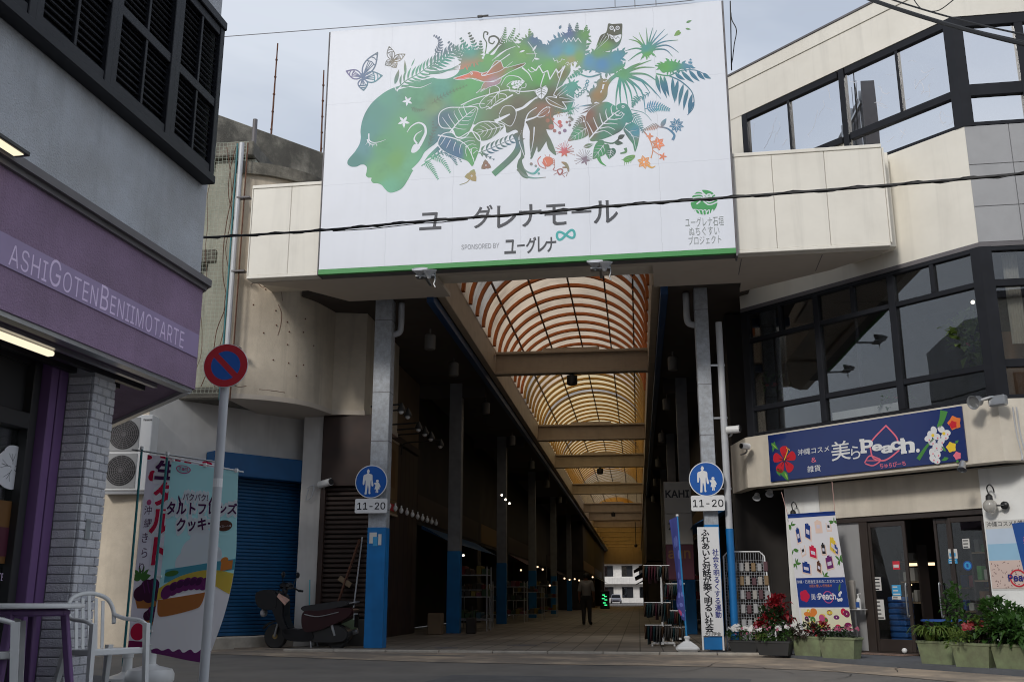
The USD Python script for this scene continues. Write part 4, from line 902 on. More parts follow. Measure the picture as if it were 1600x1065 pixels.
rm = np.random.default_rng(12)
def clump(poly, n, r0, r1, edge=True):
    """leafy mass: the shape plus many small leaves along its border"""
    out = [poly]; ring = np.array(poly.exterior.coords); s = np.concatenate([[0], np.cumsum(np.linalg.norm(np.diff(ring, axis=0), axis=1))])
    c = np.array(poly.centroid.coords[0])
    for k in range(n):
        d = (k + rm.uniform(-.3, .3)) / n * s[-1]; x = np.array([np.interp(d, s, ring[:, 0]), np.interp(d, s, ring[:, 1])]); o = x - c; a = math.atan2(o[1], o[0]) + rm.normal(0, .6); L = rm.uniform(r0, r1)
        out.append(leaf(x - np.array([math.cos(a), math.sin(a)]) * 1.5, x + L * np.array([math.cos(a), math.sin(a)]), L * .5))
    return unary_union(out)
def star(c, r, n=5, w=.5, rot=0.0):
    return unary_union([leaf(c, (c[0] + r * math.cos(rot + 2 * math.pi * k / n), c[1] + r * math.sin(rot + 2 * math.pi * k / n)), r * w) for k in range(n)])
def burst(c, r, n, w, a0=0, a1=2 * math.pi):
    out = []
    for k in range(n):
        a = a0 + (a1 - a0) * k / max(n - 1, 1) + rm.normal(0, .05); L = r * rm.uniform(.75, 1.05); q = (c[0] + L * math.cos(a), c[1] + L * math.sin(a)); out += [LineString([c, q]).buffer(w / 2), Point(q).buffer(w)]
    return unary_union(out)

# the head with closed eyes
face = blob(c6((420, 330), (360, 350), (300, 385), (235, 440), (190, 500), (160, 570), (148, 640), (150, 690), (140, 735), (110, 785), (75, 825), (58, 850), (60, 875), (85, 890), (120, 890), (150, 876), (175, 877), (192, 895), (190, 925), (185, 950), (200, 965), (224, 967), (221, 985), (235, 1003), (265, 1005), (295, 1018), (315, 1042), (335, 1062), (360, 1070), (400, 1060), (440, 1035), (480, 975), (512, 918), (560, 880), (620, 830), (690, 780), (760, 700), (800, 560), (790, 420), (760, 300), (700, 290), (620, 300), (540, 300), (470, 325)))
mass = blob(c8((-30, 345), (60, 355), (130, 352), (190, 320), (230, 250), (290, 215), (350, 240), (380, 190), (430, 195), (480, 130), (560, 110), (600, 150), (650, 190), (700, 215), (780, 190), (860, 180), (900, 260), (860, 330), (800, 420), (700, 470), (560, 480), (440, 560), (330, 560), (250, 540), (120, 560), (60, 640), (20, 760), (-60, 720), (-90, 480)))
eye = unary_union([taper(c6((205, 660), (208, 705), (235, 722), (280, 718), (325, 702)), 2.4, .5), taper(c6((195, 700), (205, 722), (225, 735), (260, 732)), 2.6, .8)] + [taper(c6(a, b), 1.3, .4) for a, b in (((200, 715), (182, 740)), ((215, 730), (205, 752)), ((235, 738), (230, 756)), ((260, 733), (262, 750)))])
ear = unary_union([taper(c6((470, 652), (500, 610), (550, 585), (590, 605), (600, 650), (580, 700), (555, 745)), 1.0, 5.5), blob(c6((500, 770), (520, 735), (555, 735), (560, 760), (530, 790), (502, 792))), taper(c6((575, 640), (535, 665), (520, 700), (540, 730)), 1.0, 3.0)])
jaw = unary_union([taper(c6((515, 918), (560, 870), (610, 800), (690, 725), (715, 690)), 8, 4.5), taper(c6((580, 830), (600, 790), (660, 740)), 4, 1.5)])
headband = unary_union([taper(c6((400, 360), (440, 320), (520, 300), (640, 270), (700, 265)), 3.4, 2.2), taper(c6((415, 350), (480, 335), (560, 342), (640, 310)), 2.4, .6), taper(c6((385, 335), (395, 365)), 2.2, .4), taper(c6((400, 368), (440, 290), (450, 240)), 2.0, .6)])
flow1 = unary_union([star(c6((473, 435))[0], 8.5, 5, .42, .5), star(c6((447, 578))[0], 10, 5, .42, .25)])
frost = unary_union([frond(c6((500, 480), (540, 500), (590, 495)), 8, 7, 1.6), frond(c6((620, 745), (650, 660), (650, 580)), 8, 8, 1.4), frond(c8((20, 520), (110, 460), (250, 400)), 11, 8, 1.6), frond(c8((10, 760), (40, 690), (80, 650)), 6, 8, 1.5)])
# the bird and its outlines
bird = blob(c8((165, 352), (220, 335), (262, 320), (285, 305), (320, 305), (350, 315), (400, 300), (440, 240), (480, 240), (500, 280), (560, 270), (640, 250), (620, 275), (540, 310), (480, 350), (430, 372), (370, 375), (310, 355), (270, 352), (215, 362)))
belly = unary_union([blob(c8((370, 378), (430, 375), (480, 350), (470, 385), (420, 405), (380, 415), (350, 425)))] + [taper(c8(a, b), 2.6, .5) for a, b in (((380, 400), (315, 450)), ((400, 405), (345, 440)))])
birdlines = unary_union([stroke(c8((170, 350), (262, 320)), .7), stroke(c8((180, 360), (270, 345)), .6), taper(c8((352, 318), (380, 325), (430, 270), (540, 190)), .8, 1.6), taper(c8((352, 320), (360, 335), (420, 320), (480, 300), (560, 240)), 1.6, .7), taper(c8((285, 352), (330, 368), (400, 375), (470, 350), (540, 310), (640, 262)), .9, .7), Point(c8((285, 320))[0]).buffer(1.9).difference(Point(c8((285, 320))[0]).buffer(.8))] + [taper(c8((420 + 18 * k, 235 - 12 * k), (470 + 25 * k, 190 - 14 * k), (520 + 28 * k, 160 - 10 * k)), .7, 1.2) for k in range(3)])
# fronds over the head
fr1 = unary_union([frond(c6((400, 350), (470, 290), (560, 240), (680, 150), (760, 90)), 14, 22, 3.2, 42, 1.5, .5, bend=1.2), frond(c8((-10, 290), (80, 240), (160, 180), (230, 150)), 11, 19, 3.4, 48, 1.2, .5, sides=(-1, 1)), unary_union([taper(c8((0, 330 + 3 * k - 20), (90, 315 - 6 * k + k * k * 3 - 10), (200, 290 - 9 * k)), 2.6, .5) for k in range(4)]),
    frond(c8((40, 190), (75, 140), (70, 90), (38, 70)), 9, 9, 2.6, 50), leaf(c6((460, 255))[0], c6((455, 150))[0], 4), leaf(c6((500, 195))[0], c6((525, 140))[0], 2), leaf(c6((385, 320))[0], c6((415, 215))[0], 6)])
fr2 = unary_union([frond(c8((230, 250), (200, 180), (135, 115)), 9, 11, 3, 55), frond(c8((250, 260), (260, 170), (215, 90)), 9, 11, 3, 55), frond(c8((280, 250), (310, 160), (270, 55)), 10, 11, 3, 55), frond(c8((300, 240), (340, 190), (345, 110)), 8, 10, 3.2, 55), clump(blob(c8((215, 290), (230, 190), (300, 160), (350, 200), (340, 240), (270, 260))), 22, 3, 7)])
curl = unary_union([taper(c8((375, 190), (385, 120), (365, 80), (370, 45), (392, 48), (388, 64)), 1.6, 2.2, 8), taper(c8((400, 190), (450, 140), (468, 100), (440, 72), (405, 80), (402, 112), (425, 122), (438, 105)), 3.4, 1.6, 8)])
fr3 = unary_union([frond(c8((470, 130), (500, 80), (510, 20)), 8, 8, 2.2, 50), frond(c8((490, 140), (540, 90), (570, 25)), 9, 9, 2.2, 50), frond(c8((500, 150), (560, 110), (600, 60)), 8, 8, 2.2, 50)])
# flowers and big leaves behind the ear
wf = unary_union([heart((x0, y0), (x1, y1), w).difference(veins((x0, y0), (x1, y1), w, 3, .8)) for (x0, y0), (x1, y1), w in [(c8((560, 400))[0], c8((640, 370))[0], 12)]])
wfl = unary_union([stroke(spline(c8(*p), 4, True), 1.1, 1) for p in ([(520, 400), (560, 370), (600, 385), (640, 375), (645, 410), (610, 420), (600, 455), (570, 440), (535, 435), (540, 415)], [(410, 410), (440, 400), (470, 420), (470, 450), (510, 460), (520, 490), (480, 490), (440, 520), (410, 555), (395, 540), (350, 550), (340, 520), (370, 480), (400, 460)], [(470, 590), (500, 540), (550, 535), (580, 570), (575, 620), (545, 670), (500, 650), (475, 630)])])
wfl = unary_union([wfl, veins(c8((600, 385))[0], c8((585, 450))[0], 14, 2, .8), veins(c8((470, 440))[0], c8((380, 540))[0], 14, 3, 1.0), stroke(c8((215, 530), (300, 490), (400, 460), (520, 430), (620, 440), (720, 430)), 1.6), stroke(c8((240, 545), (330, 520), (370, 520)), 1.1), taper(c8((580, 565), (640, 540), (700, 490), (730, 470)), 4.5, 1.0), taper(c8((440, 640), (500, 610), (540, 590)), 6, 2), taper(c8((380, 560), (460, 520), (560, 460)), 1.0, 2.4), taper(c8((480, 400), (520, 340), (590, 340), (630, 370)), .8, 1.6)])
L1b, L1t = c8((190, 690))[0], c8((300, 545))[0]; L2b, L2t = c8((95, 725))[0], c8((300, 935))[0]; L3b, L3t = c8((500, 670))[0], c8((290, 720))[0]
lf1 = blob(c8((65, 640), (75, 580), (130, 548), (210, 545), (320, 545), (312, 610), (280, 690), (245, 740), (185, 745), (155, 690), (90, 680))); lf2 = blob(c8((60, 780), (90, 725), (150, 712), (200, 745), (280, 705), (335, 735), (345, 800), (320, 880), (290, 940), (255, 905), (190, 880), (120, 850), (75, 815))); lf3 = blob(c8((290, 690), (330, 650), (390, 638), (470, 650), (505, 672), (460, 720), (400, 762), (340, 768), (305, 730)))
v1 = unary_union([taper(c8((130, 725), (200, 640), (310, 550)), 2.6, .8)] + [taper(c8((150 + 26 * k, 690 - 24 * k), (110 + 30 * k, 640 - 26 * k), (90 + 40 * k, 610 - 22 * k)), 1.1, .6) for k in range(5)] + [taper(c8((170 + 25 * k, 680 - 24 * k), (220 + 20 * k, 690 - 28 * k), (250 + 16 * k, 690 - 34 * k)), 1.1, .6) for k in range(5)])
v2 = unary_union([taper(c8((60, 730), (180, 755), (260, 810), (310, 930)), 2.2, .8)] + [taper(c8((110 + 35 * k, 745 + 15 * k), (85 + 40 * k, 785 + 14 * k), (70 + 46 * k, 800 + 18 * k)), 1.2, .6) for k in range(6)] + [taper(c8((190 + 26 * k, 765 + 22 * k), (250 + 18 * k, 745 + 22 * k), (300 + 8 * k, 745 + 26 * k)), 1.2, .6) for k in range(5)])
v3 = veins(L3b, L3t, 28, 5, 1.0)
halo = unary_union([lf1.boundary, lf2.boundary, lf3.boundary]).buffer(.75)
fern = unary_union([frond(c8((330, 850), (430, 810), (520, 770), (600, 740)), 9, 15, 3.0, 38, 1.3, .7, bend=2.0), frond(c8((340, 850), (390, 870), (430, 890)), 4, 8, 2.2, 35)])
ferns = unary_union([frond(c8((0, 880), (100, 845), (180, 830)), 8, 9, 2.2, 60), frond(c8((20, 870), (90, 900), (140, 975)), 12, 8, 1.8, 65), frond(c8((100, 850), (150, 860), (185, 925)), 11, 8, 1.8, 65), frond(c8((-30, 900), (20, 950), (60, 1020)), 12, 8, 1.8, 65), frond(c8((130, 835), (190, 870), (215, 905)), 8, 6, 1.6, 65), taper(c6((570, 885), (690, 800), (720, 770)), 1.5, 1.0)])
def clover(c, r, rot):
    return unary_union([heart((c[0] + .15 * r * math.cos(rot + k * 2.1), c[1] + .15 * r * math.sin(rot + k * 2.1)), (c[0] + r * math.cos(rot + k * 2.1), c[1] + r * math.sin(rot + k * 2.1)), r * .95).union(Point(c).buffer(.5)) for k in range(3)])
clov = unary_union([clover(c8((285, 1000))[0], 11, -1.2), taper(c8((280, 1015), (250, 1045), (205, 1060)), 1.4, 1.0), clover(c8((380, 930))[0], 9, .4)])
# the trunk and roots
trunk = unary_union([blob(c8((300, 600), (330, 560), (480, 500), (700, 450), (800, 420), (960, 440), (940, 560), (830, 600), (830, 690), (745, 690), (735, 760), (690, 880), (672, 870), (690, 780), (650, 650), (625, 720), (640, 860), (620, 900), (640, 960), (665, 1015), (620, 1005), (588, 950), (595, 900), (615, 850), (590, 700), (520, 715), (505, 670), (420, 640), (300, 660))), taper(c8((575, 720), (600, 790), (560, 870), (430, 990)), 10, 9), blob(c8((720, 700), (760, 640), (790, 740), (770, 790), (735, 835), (720, 800)))])
trunk = unary_union([trunk, blob(c9((0, 480), (90, 420), (180, 330), (240, 300), (250, 340), (200, 420), (180, 470), (120, 490), (130, 570), (90, 640), (100, 720), (130, 780), (160, 870), (110, 830), (90, 750), (70, 760), (66, 830), (40, 845), (50, 740), (20, 780), (5, 870), (-10, 800), (-5, 640)))])
tline = unary_union([taper(c8((720, 545), (660, 590), (640, 680), (665, 800), (672, 880)), 1.2, 3.2), taper(c8((620, 700), (600, 760), (640, 880)), 1.5, 1.0), taper(c9((-50, 560), (0, 520), (60, 500)), 1.5, .8), taper(c9((-40, 650), (40, 620), (100, 560)), 3.4, .8), taper(c9((20, 690), (14, 770), (0, 850)), 2.2, .6)])
squig = unary_union([taper(c8((610, 920), (650, 970), (700, 985), (735, 950)), 1.0, 4.5), Point(c8((682, 922))[0]).buffer(2.5), Point(c8((712, 935))[0]).buffer(2.0), Point(c8((732, 985))[0]).buffer(1.9), taper(c8((590, 955), (640, 1000), (700, 1015), (780, 1010)), 4.5, .8)])
# the canopy
can1 = clump(blob(c8((600, 170), (620, 120), (660, 95), (720, 100), (780, 130), (860, 115), (930, 120), (980, 160), (960, 230), (850, 290), (780, 300), (700, 280), (640, 230))), 34, 4, 9)
can2 = clump(blob(c9((90, 200), (130, 140), (210, 110), (300, 115), (350, 140), (350, 190), (330, 250), (250, 280), (180, 320), (80, 380), (0, 420), (-30, 330), (0, 250))), 40, 4, 9)
can3 = clump(blob(c9((350, 230), (420, 215), (520, 210), (590, 200), (600, 230), (570, 270), (600, 300), (540, 340), (500, 350), (400, 330), (330, 320), (300, 270))), 26, 4, 9)
pur = unary_union([clump(blob(c9((200, 105), (250, 80), (310, 85), (330, 120), (260, 140), (205, 135))), 16, 4, 8), clump(blob(c9((310, 110), (350, 80), (370, 110), (350, 140))), 10, 4, 8), leaf(c9((180, 65))[0], c9((192, 38))[0], 4), frond(c9((250, 80), (245, 35)), 4, 6, 3), frond(c9((290, 80), (295, 30)), 4, 6, 3), frond(c9((345, 90), (355, 45)), 4, 6, 3), clump(blob(c8((610, 120), (650, 80), (700, 80), (720, 110), (660, 150))), 14, 4, 8), frond(c8((680, 90), (670, 30)), 4, 7, 3.4)])
def zig(pts, w): return LineString(pts).buffer(w / 2)
cw = unary_union([zig(c9((200, 150), (215, 128), (225, 148), (240, 120), (255, 145), (270, 118), (285, 145), (300, 122), (320, 150)), 1.1), zig(c9((140, 250), (150, 270), (165, 262), (170, 278), (190, 270), (195, 255), (215, 262)), .9), zig(c9((220, 285), (235, 275), (245, 290), (265, 280), (280, 290), (298, 270)), .9), zig(c9((0, 310), (30, 330), (50, 300), (75, 345), (105, 330), (120, 385), (160, 320), (175, 345), (215, 300)), 1.8), taper(c9((215, 300), (190, 360), (150, 480)), 2.6, .6), taper(c9((160, 320), (180, 380), (200, 300)), 1.2, .6), taper(c8((620, 280), (665, 320), (690, 370)), 2.6, .6), taper(c8((750, 260), (690, 310), (660, 290)), .8, 1.5), taper(c8((770, 320), (745, 400), (760, 420)), 2.0, .8), stroke(c8((660, 110), (690, 150), (710, 200), (690, 240)), .9), stroke(c8((650, 190), (720, 190)), .8)] + [leaf(c8(a)[0], c8(b)[0], 3.2) for a, b in (((640, 165), (600, 180)), ((690, 170), (720, 130)), ((700, 220), (740, 225)))])
owl = blob(c9((490, 40), (498, 28), (520, 33), (565, 30), (583, 33), (582, 75), (580, 120), (560, 170), (510, 200), (440, 215), (400, 225), (380, 215), (410, 190), (425, 150), (445, 105), (480, 85)))
owlw = unary_union([Point(c9((515, 57))[0]).buffer(3.4).difference(Point(c9((515, 57))[0]).buffer(1.9)), Point(c9((553, 57))[0]).buffer(3.3).difference(Point(c9((553, 57))[0]).buffer(1.9)), Point(c9((515, 57))[0]).buffer(.8), Point(c9((553, 57))[0]).buffer(.8), leaf(c9((534, 62))[0], c9((532, 85))[0], 2.6), blob(c9((500, 98), (530, 108), (575, 98), (570, 130), (545, 150), (525, 125), (515, 130))).difference(zig(c9((505, 108), (520, 122), (530, 112), (542, 128), (555, 112), (565, 124)), .7)), taper(c9((488, 92), (495, 120), (470, 150), (420, 195)), 1.2, .5), taper(c9((470, 100), (450, 130), (435, 165)), .9, .4), taper(c9((482, 110), (462, 140), (440, 172)), .9, .4), taper(c9((425, 170), (400, 205)), .8, .5)])
# right hand palms and leaves
palm1 = unary_union([taper(c9((740, 200), ((740 + x) / 2 + bx, (200 + y) / 2 + by), (x, y)), 3.6, .5) for x, y, bx, by in ((625, 130, 0, -18), (650, 110, 0, -10), (690, 85, 0, 0), (735, 55, 5, 0), (778, 55, 0, 0), (805, 70, 0, 0), (855, 65, -10, 5), (875, 95, 0, 0), (940, 135, 0, -20), (945, 215, 20, -40), (905, 240, 30, -25), (600, 205, 0, -15), (620, 270, 0, -10), (700, 265, -5, 5), (800, 245, 10, 0))] + [clump(blob(c9((705, 195), (740, 165), (785, 180), (770, 225), (725, 240))), 12, 3, 6)])
clr = clump(blob(c9((810, 300), (850, 280), (900, 270), (940, 280), (990, 295), (1030, 310), (960, 320), (880, 340), (830, 330))), 24, 4, 8)
clr = unary_union([clr, frond(c9((1015, 310), (1020, 262)), 3, 7, 4)])
palm2 = unary_union([taper(c9((575, 355), ((575 + x) / 2 + bx, (355 + y) / 2 + by), (x, y)), 4.6, .6) for x, y, bx, by in ((700, 280, 0, -10), (770, 262, 0, -8), (790, 310, 10, -20), (820, 410, 30, -30), (800, 480, 25, -25), (830, 510, 25, -25), (730, 600, 50, -20), (650, 560, 20, 0), (620, 560, 5, 0), (580, 590, -10, 0), (540, 580, -10, 0), (690, 520, 20, -10), (760, 470, 20, -30))] + [blob(c9((540, 350), (590, 320), (630, 340), (600, 370), (550, 372)))])
palm3 = unary_union([taper(c9((800, 350), (880, 362), (960, 330), (1060, 330), (1150, 380)), 2.2, 1.0), taper(c9((880, 362), (960, 400), (1030, 470), (1040, 560), (1000, 615)), 2.2, 1.0)] + [leaf(c9((x, y))[0], c9((x2, y2))[0], 6.0, 1.0) for x, y, x2, y2 in ((825, 360, 870, 510), (800, 355, 830, 480), (850, 362, 885, 500), (905, 372, 920, 540), (940, 390, 925, 530), (975, 415, 945, 560), (1005, 445, 975, 585), (1030, 480, 1010, 610), (1040, 530, 1005, 612), (920, 345, 985, 390), (960, 332, 1045, 410), (1010, 328, 1080, 400), (1060, 332, 1115, 390), (1100, 345, 1150, 382))])
branch = unary_union([taper(c9((560, 350), (510, 385), (480, 430), (470, 490), (430, 530)), 5, 8), taper(c9((480, 430), (440, 500), (400, 525)), 4, 5)])
lefttree = unary_union([taper(c9((270, 330), (330, 360), (380, 370), (450, 350)), 2, 2.6), clump(blob(c9((230, 420), (270, 400), (300, 430), (270, 470), (235, 460))), 10, 4, 7), clump(blob(c9((370, 470), (410, 440), (440, 470), (420, 520), (385, 515))), 10, 4, 8), clump(blob(c9((420, 400), (460, 380), (450, 450), (430, 470))), 8, 4, 8), frond(c9((330, 320), (290, 350), (240, 380)), 6, 8, 4)] + [Point(c9((x, y))[0]).buffer(2.9).difference(Point(c9((x, y))[0]).buffer(1.5)) for x, y in ((360, 400), (355, 422), (345, 445), (330, 465), (312, 480), (295, 492))])
bigleaf = blob(c9((345, 660), (360, 600), (400, 560), (470, 530), (520, 545), (590, 600), (606, 660), (580, 710), (520, 745), (450, 770), (380, 780), (365, 720)))
bigv = unary_union([taper(c9((370, 770), (450, 680), (540, 600), (600, 570)), 2.4, 1.4)] + [taper(c9((400 + 30 * k, 740 - 32 * k), (375 + 34 * k, 690 - 30 * k), (355 + 42 * k, 655 - 27 * k)), 1.8, .8) for k in range(6)] + [taper(c9((410 + 28 * k, 730 - 30 * k), (470 + 24 * k, 715 - 24 * k), (520 + 17 * k, 745 - 36 * k)), 1.8, .8) for k in range(5)])
frog = unary_union([blob(c9((545, 560), (570, 540), (610, 545), (640, 590), (650, 640), (625, 665), (590, 650), (600, 610), (570, 590))), taper(c9((590, 620), (560, 640), (530, 610)), 3, 1.5)])
frogw = unary_union([Point(c9((588, 560))[0]).buffer(2.4).difference(Point(c9((588, 560))[0]).buffer(1.2)), stroke(c9((525, 600), (555, 612), (575, 595), (590, 610), (575, 635), (540, 640)), 1.2)])
ll = unary_union([heart(c9((360, 690))[0], c9((235, 780))[0], 22).difference(veins(c9((355, 695))[0], c9((240, 778))[0], 20, 4, .8)), blob(c9((590, 700), (640, 665), (690, 700), (690, 770), (665, 850), (650, 800), (620, 760))).difference(unary_union([taper(c9((600, 700), (650, 750), (668, 830)), 1.4, .6), taper(c9((625, 720), (680, 710)), 1.0, .5), taper(c9((640, 745), (690, 760)), 1.0, .5)])), frond(c9((350, 620), (310, 650), (270, 700)), 8, 9, 2.2), unary_union([leaf(c9((470, 540))[0], c9((x, y))[0], 3.4) for x, y in ((300, 560), (310, 610), (330, 580), (400, 520))])])
fernr = unary_union([frond(c9((730, 575), (800, 560), (880, 580)), 11, 14, 2.4, 62), frond(c9((640, 600), (680, 650), (715, 720)), 10, 12, 2.0, 62), frond(c9((700, 500), (660, 520), (650, 560)), 7, 9, 2.0), frond(c9((820, 680), (780, 690), (720, 710)), 8, 9, 2.0), frond(c9((760, 470), (700, 510), (650, 560)), 7, 8, 1.6), taper(c9((640, 580), (720, 600), (770, 650)), 1.0, .7), frond(c9((640, 660), (690, 690), (740, 740), (775, 820), (770, 890)), 3, 2, .8, stem=2.2)])
bflow = unary_union([star(c9((930, 680))[0], 12, 9, .45, .2), leaf(c9((830, 690))[0], c9((865, 635))[0], 7), taper(c9((810, 690), (870, 700), (915, 740), (905, 775)), 1.6, 4.5)]).difference(unary_union([LineString([c9((930, 680))[0], (c9((930, 680))[0][0] + 9 * math.cos(a), c9((930, 680))[0][1] + 9 * math.sin(a))]).buffer(.35) for a in np.arange(.2, 6.4, .698)]))
def oflower(c, r): return star(c, r, 6, .62, .3).difference(Point(c).buffer(r * .16)).difference(unary_union([LineString([(c[0] + .3 * r * math.cos(a), c[1] + .3 * r * math.sin(a)), (c[0] + .8 * r * math.cos(a), c[1] + .8 * r * math.sin(a))]).buffer(.35) for a in .3 + np.arange(6) * math.pi / 3]))
oran = unary_union([oflower(c9((812, 797))[0], 11), oflower(c9((722, 915))[0], 11), star(c9((842, 880))[0], 7, 5, .4), star(c9((760, 750))[0], 6, 4, .5), taper(c9((740, 930), (770, 950), (795, 940)), 4.5, .8), taper(c9((710, 710), (760, 770), (778, 840), (765, 890)), 1.6, 1.2), taper(c9((778, 840), (820, 870)), 1.2, .8)])
pod = unary_union([taper(c9((375, 770), (440, 780), (520, 795), (570, 760), (590, 745)), 1.4, 3), leaf(c9((530, 790))[0], c9((590, 795))[0], 7), leaf(c9((555, 765))[0], c9((600, 740))[0], 7), heart(c9((470, 800))[0], c9((395, 895))[0], 22), heart(c9((510, 830))[0], c9((498, 895))[0], 17), taper(c9((425, 870), (445, 915), (480, 940)), 7, .6), taper(c9((570, 860), (605, 850), (602, 825)), 2, 5), leaf(c9((335, 820))[0], c9((400, 800))[0], 7)]).difference(unary_union([veins(c9((465, 805))[0], c9((400, 890))[0], 18, 3, .9), veins(c9((512, 835))[0], c9((500, 890))[0], 14, 3, .9), LineString(c9((340, 820), (395, 803))).buffer(.5)]))
berry = unary_union([taper(c9((120, 570), (130, 640), (190, 700)), 1.3, .9)] + [Point(c9((x, y))[0]).buffer(r) for x, y, r in ((100, 612, 2.9), (105, 650, 3.2), (128, 690, 4.2), (150, 715, 2.8), (182, 660, 3.2), (190, 682, 2.8), (215, 714, 2.9), (182, 728, 2.4), (140, 640, 2.2))] + [burst(c9((175, 600))[0], 7, 11, .5), frond(c9((250, 560), (250, 620), (245, 680)), 5, 7, 3), Point(c9((262, 642))[0]).buffer(2.4), Point(c9((247, 678))[0]).buffer(2.2), Point(c9((228, 660))[0]).buffer(2.0), burst(c9((270, 570))[0], 10, 10, .5), burst(c9((240, 590))[0], 8, 10, .5)])
fl = unary_union([burst(c9((215, 845))[0], 16, 17, .6, -3.4, .4), star(c9((212, 850))[0], 9, 6, .45), burst(c9((340, 895))[0], 15, 15, .5, -3.6, .2), star(c9((345, 905))[0], 8, 5, .4)])
crab = unary_union([blob(c9((75, 900), (100, 880), (135, 890), (140, 920), (110, 945), (85, 935))).difference(stroke(c9((85, 900), (100, 930)), .6)), stroke(c9((60, 880), (42, 905), (55, 940), (95, 955), (70, 915)), 1.3)] + [stroke(c9((120 + 4 * k, 900 + 9 * k), (145, 895 + 12 * k), (150, 910 + 12 * k)), .8) for k in range(4)] + [stroke(c9((95, 880), (88, 868)), .7), stroke(c9((115, 880), (120, 866)), .7)])
crab2 = unary_union([blob(c9((165, 965), (190, 955), (205, 965), (200, 990), (180, 1000), (168, 985))).difference(blob(c9((172, 970), (188, 962), (196, 972), (185, 990)))), taper(c9((200, 950), (235, 950), (238, 975)), 2.5, 3), blob(c9((192, 915), (225, 918), (243, 950), (240, 980), (222, 945))), stroke(c9((205, 990), (230, 980), (225, 1005)), .9), stroke(c9((160, 970), (140, 965), (150, 950)), 1.1), stroke(c9((165, 985), (145, 995)), .9), stroke(c9((200, 995), (215, 1010)), .9)])
bug = unary_union([blob(c9((590, 895), (620, 875), (662, 870), (660, 890), (630, 912), (600, 915)))] + [stroke(c9((600 + 14 * k, 905 - 3 * k), (595 + 14 * k, 935 - 5 * k)), .7) for k in range(4)] + [stroke(c9((590, 900), (580, 900)), .7)]).difference(unary_union([stroke(c9((605, 890), (650, 880)), .5), stroke(c9((610, 900), (650, 890)), .5)]))
flyl = unary_union([leaf(c9((992, 24))[0], c9((1028, 8))[0], 3.5), leaf(c9((988, 62))[0], c9((1022, 66))[0], 3.0), heart(c9((950, 82))[0], c9((915, 108))[0], 7)])
leafy = unary_union([heart(c9((75, 430))[0], c9((65, 512))[0], 19).buffer(.0)])
ivyw = unary_union([heart(c9((62, 432))[0], c9((66, 515))[0], 21), taper(c9((65, 430), (95, 390), (78, 340)), 5.5, .6)])
ivyd = unary_union([stroke(spline(c9((25, 450), (50, 435), (66, 440), (85, 428), (108, 445), (105, 480), (68, 512), (35, 490)), 4, True), .7, 1), veins(c9((64, 440))[0], c9((66, 505))[0], 17, 3, .7)])
lrt = unary_union([blob(c9((95, 505), (140, 500), (190, 520), (225, 575), (160, 560), (115, 540))), blob(c9((40, 620), (80, 575), (118, 565), (110, 600), (70, 625))), heart(c9((165, 490))[0], c9((250, 405))[0], 13), heart(c9((175, 495))[0], c9((275, 425))[0], 11), heart(c9((180, 500))[0], c9((285, 520))[0], 12)])
lrtw = unary_union([taper(c9((95, 505), (160, 540), (222, 573)), 1.2, .5), taper(c9((40, 620), (115, 568)), 1.0, .5), lrt.boundary.buffer(.55)] + [taper(c9(*p), 1.1, .5) for p in (((165, 490), (250, 407)), ((178, 492), (270, 428)), ((180, 502), (280, 518)))])
def butterfly(c, wings, lw):
    out = []
    for (x0, y0), (x1, y1), w in wings:
        h = leaf((c[0] + x0, c[1] + y0), (c[0] + x1, c[1] + y1), w); out.append(h.boundary.buffer(lw / 2))
        p = np.array([c[0] + x0, c[1] + y0]); q = np.array([c[0] + x1, c[1] + y1]); n_ = np.array([-(q - p)[1], (q - p)[0]]) / np.linalg.norm(q - p)
        for s in (-.28, -.1, .1, .28): out.append(LineString([p, p + (q - p) * .55 + n_ * w * s]).buffer(lw * .3).intersection(h))
        for f in (.55, .72, .86):
            out.append(LineString([p + (q - p) * f - n_ * w * .45, p + (q - p) * (f + .05), p + (q - p) * f + n_ * w * .45]).buffer(lw * .38).intersection(h))
    out.append(Point(c).buffer(lw)); return unary_union(out)
cb = c6((160, 268))[0]
but1 = butterfly(cb, [((1, -2), (24, -38), 17), ((-1, 0), (-25, -9), 14), ((2, 2), (31, -2), 17), ((0, 3), (2, 21), 15)], 1.9).union(leaf((cb[0] - 2, cb[1] - 6), (cb[0] + 5, cb[1] + 6), 3))
cb = c6((368, 155))[0]
but2 = butterfly(cb, [((0, -1), (-5, -22), 12), ((-1, 1), (-11, 7), 10), ((1, 0), (20, -10), 10), ((0, 2), (6, 11), 11)], 1.1)
birdlines = unary_union([birdlines, bird.boundary.buffer(.45), belly.boundary.buffer(.35)])
W1 = unary_union([eye, ear, jaw, headband, flow1, birdlines, wfl, cw, halo, v1, v2, v3])
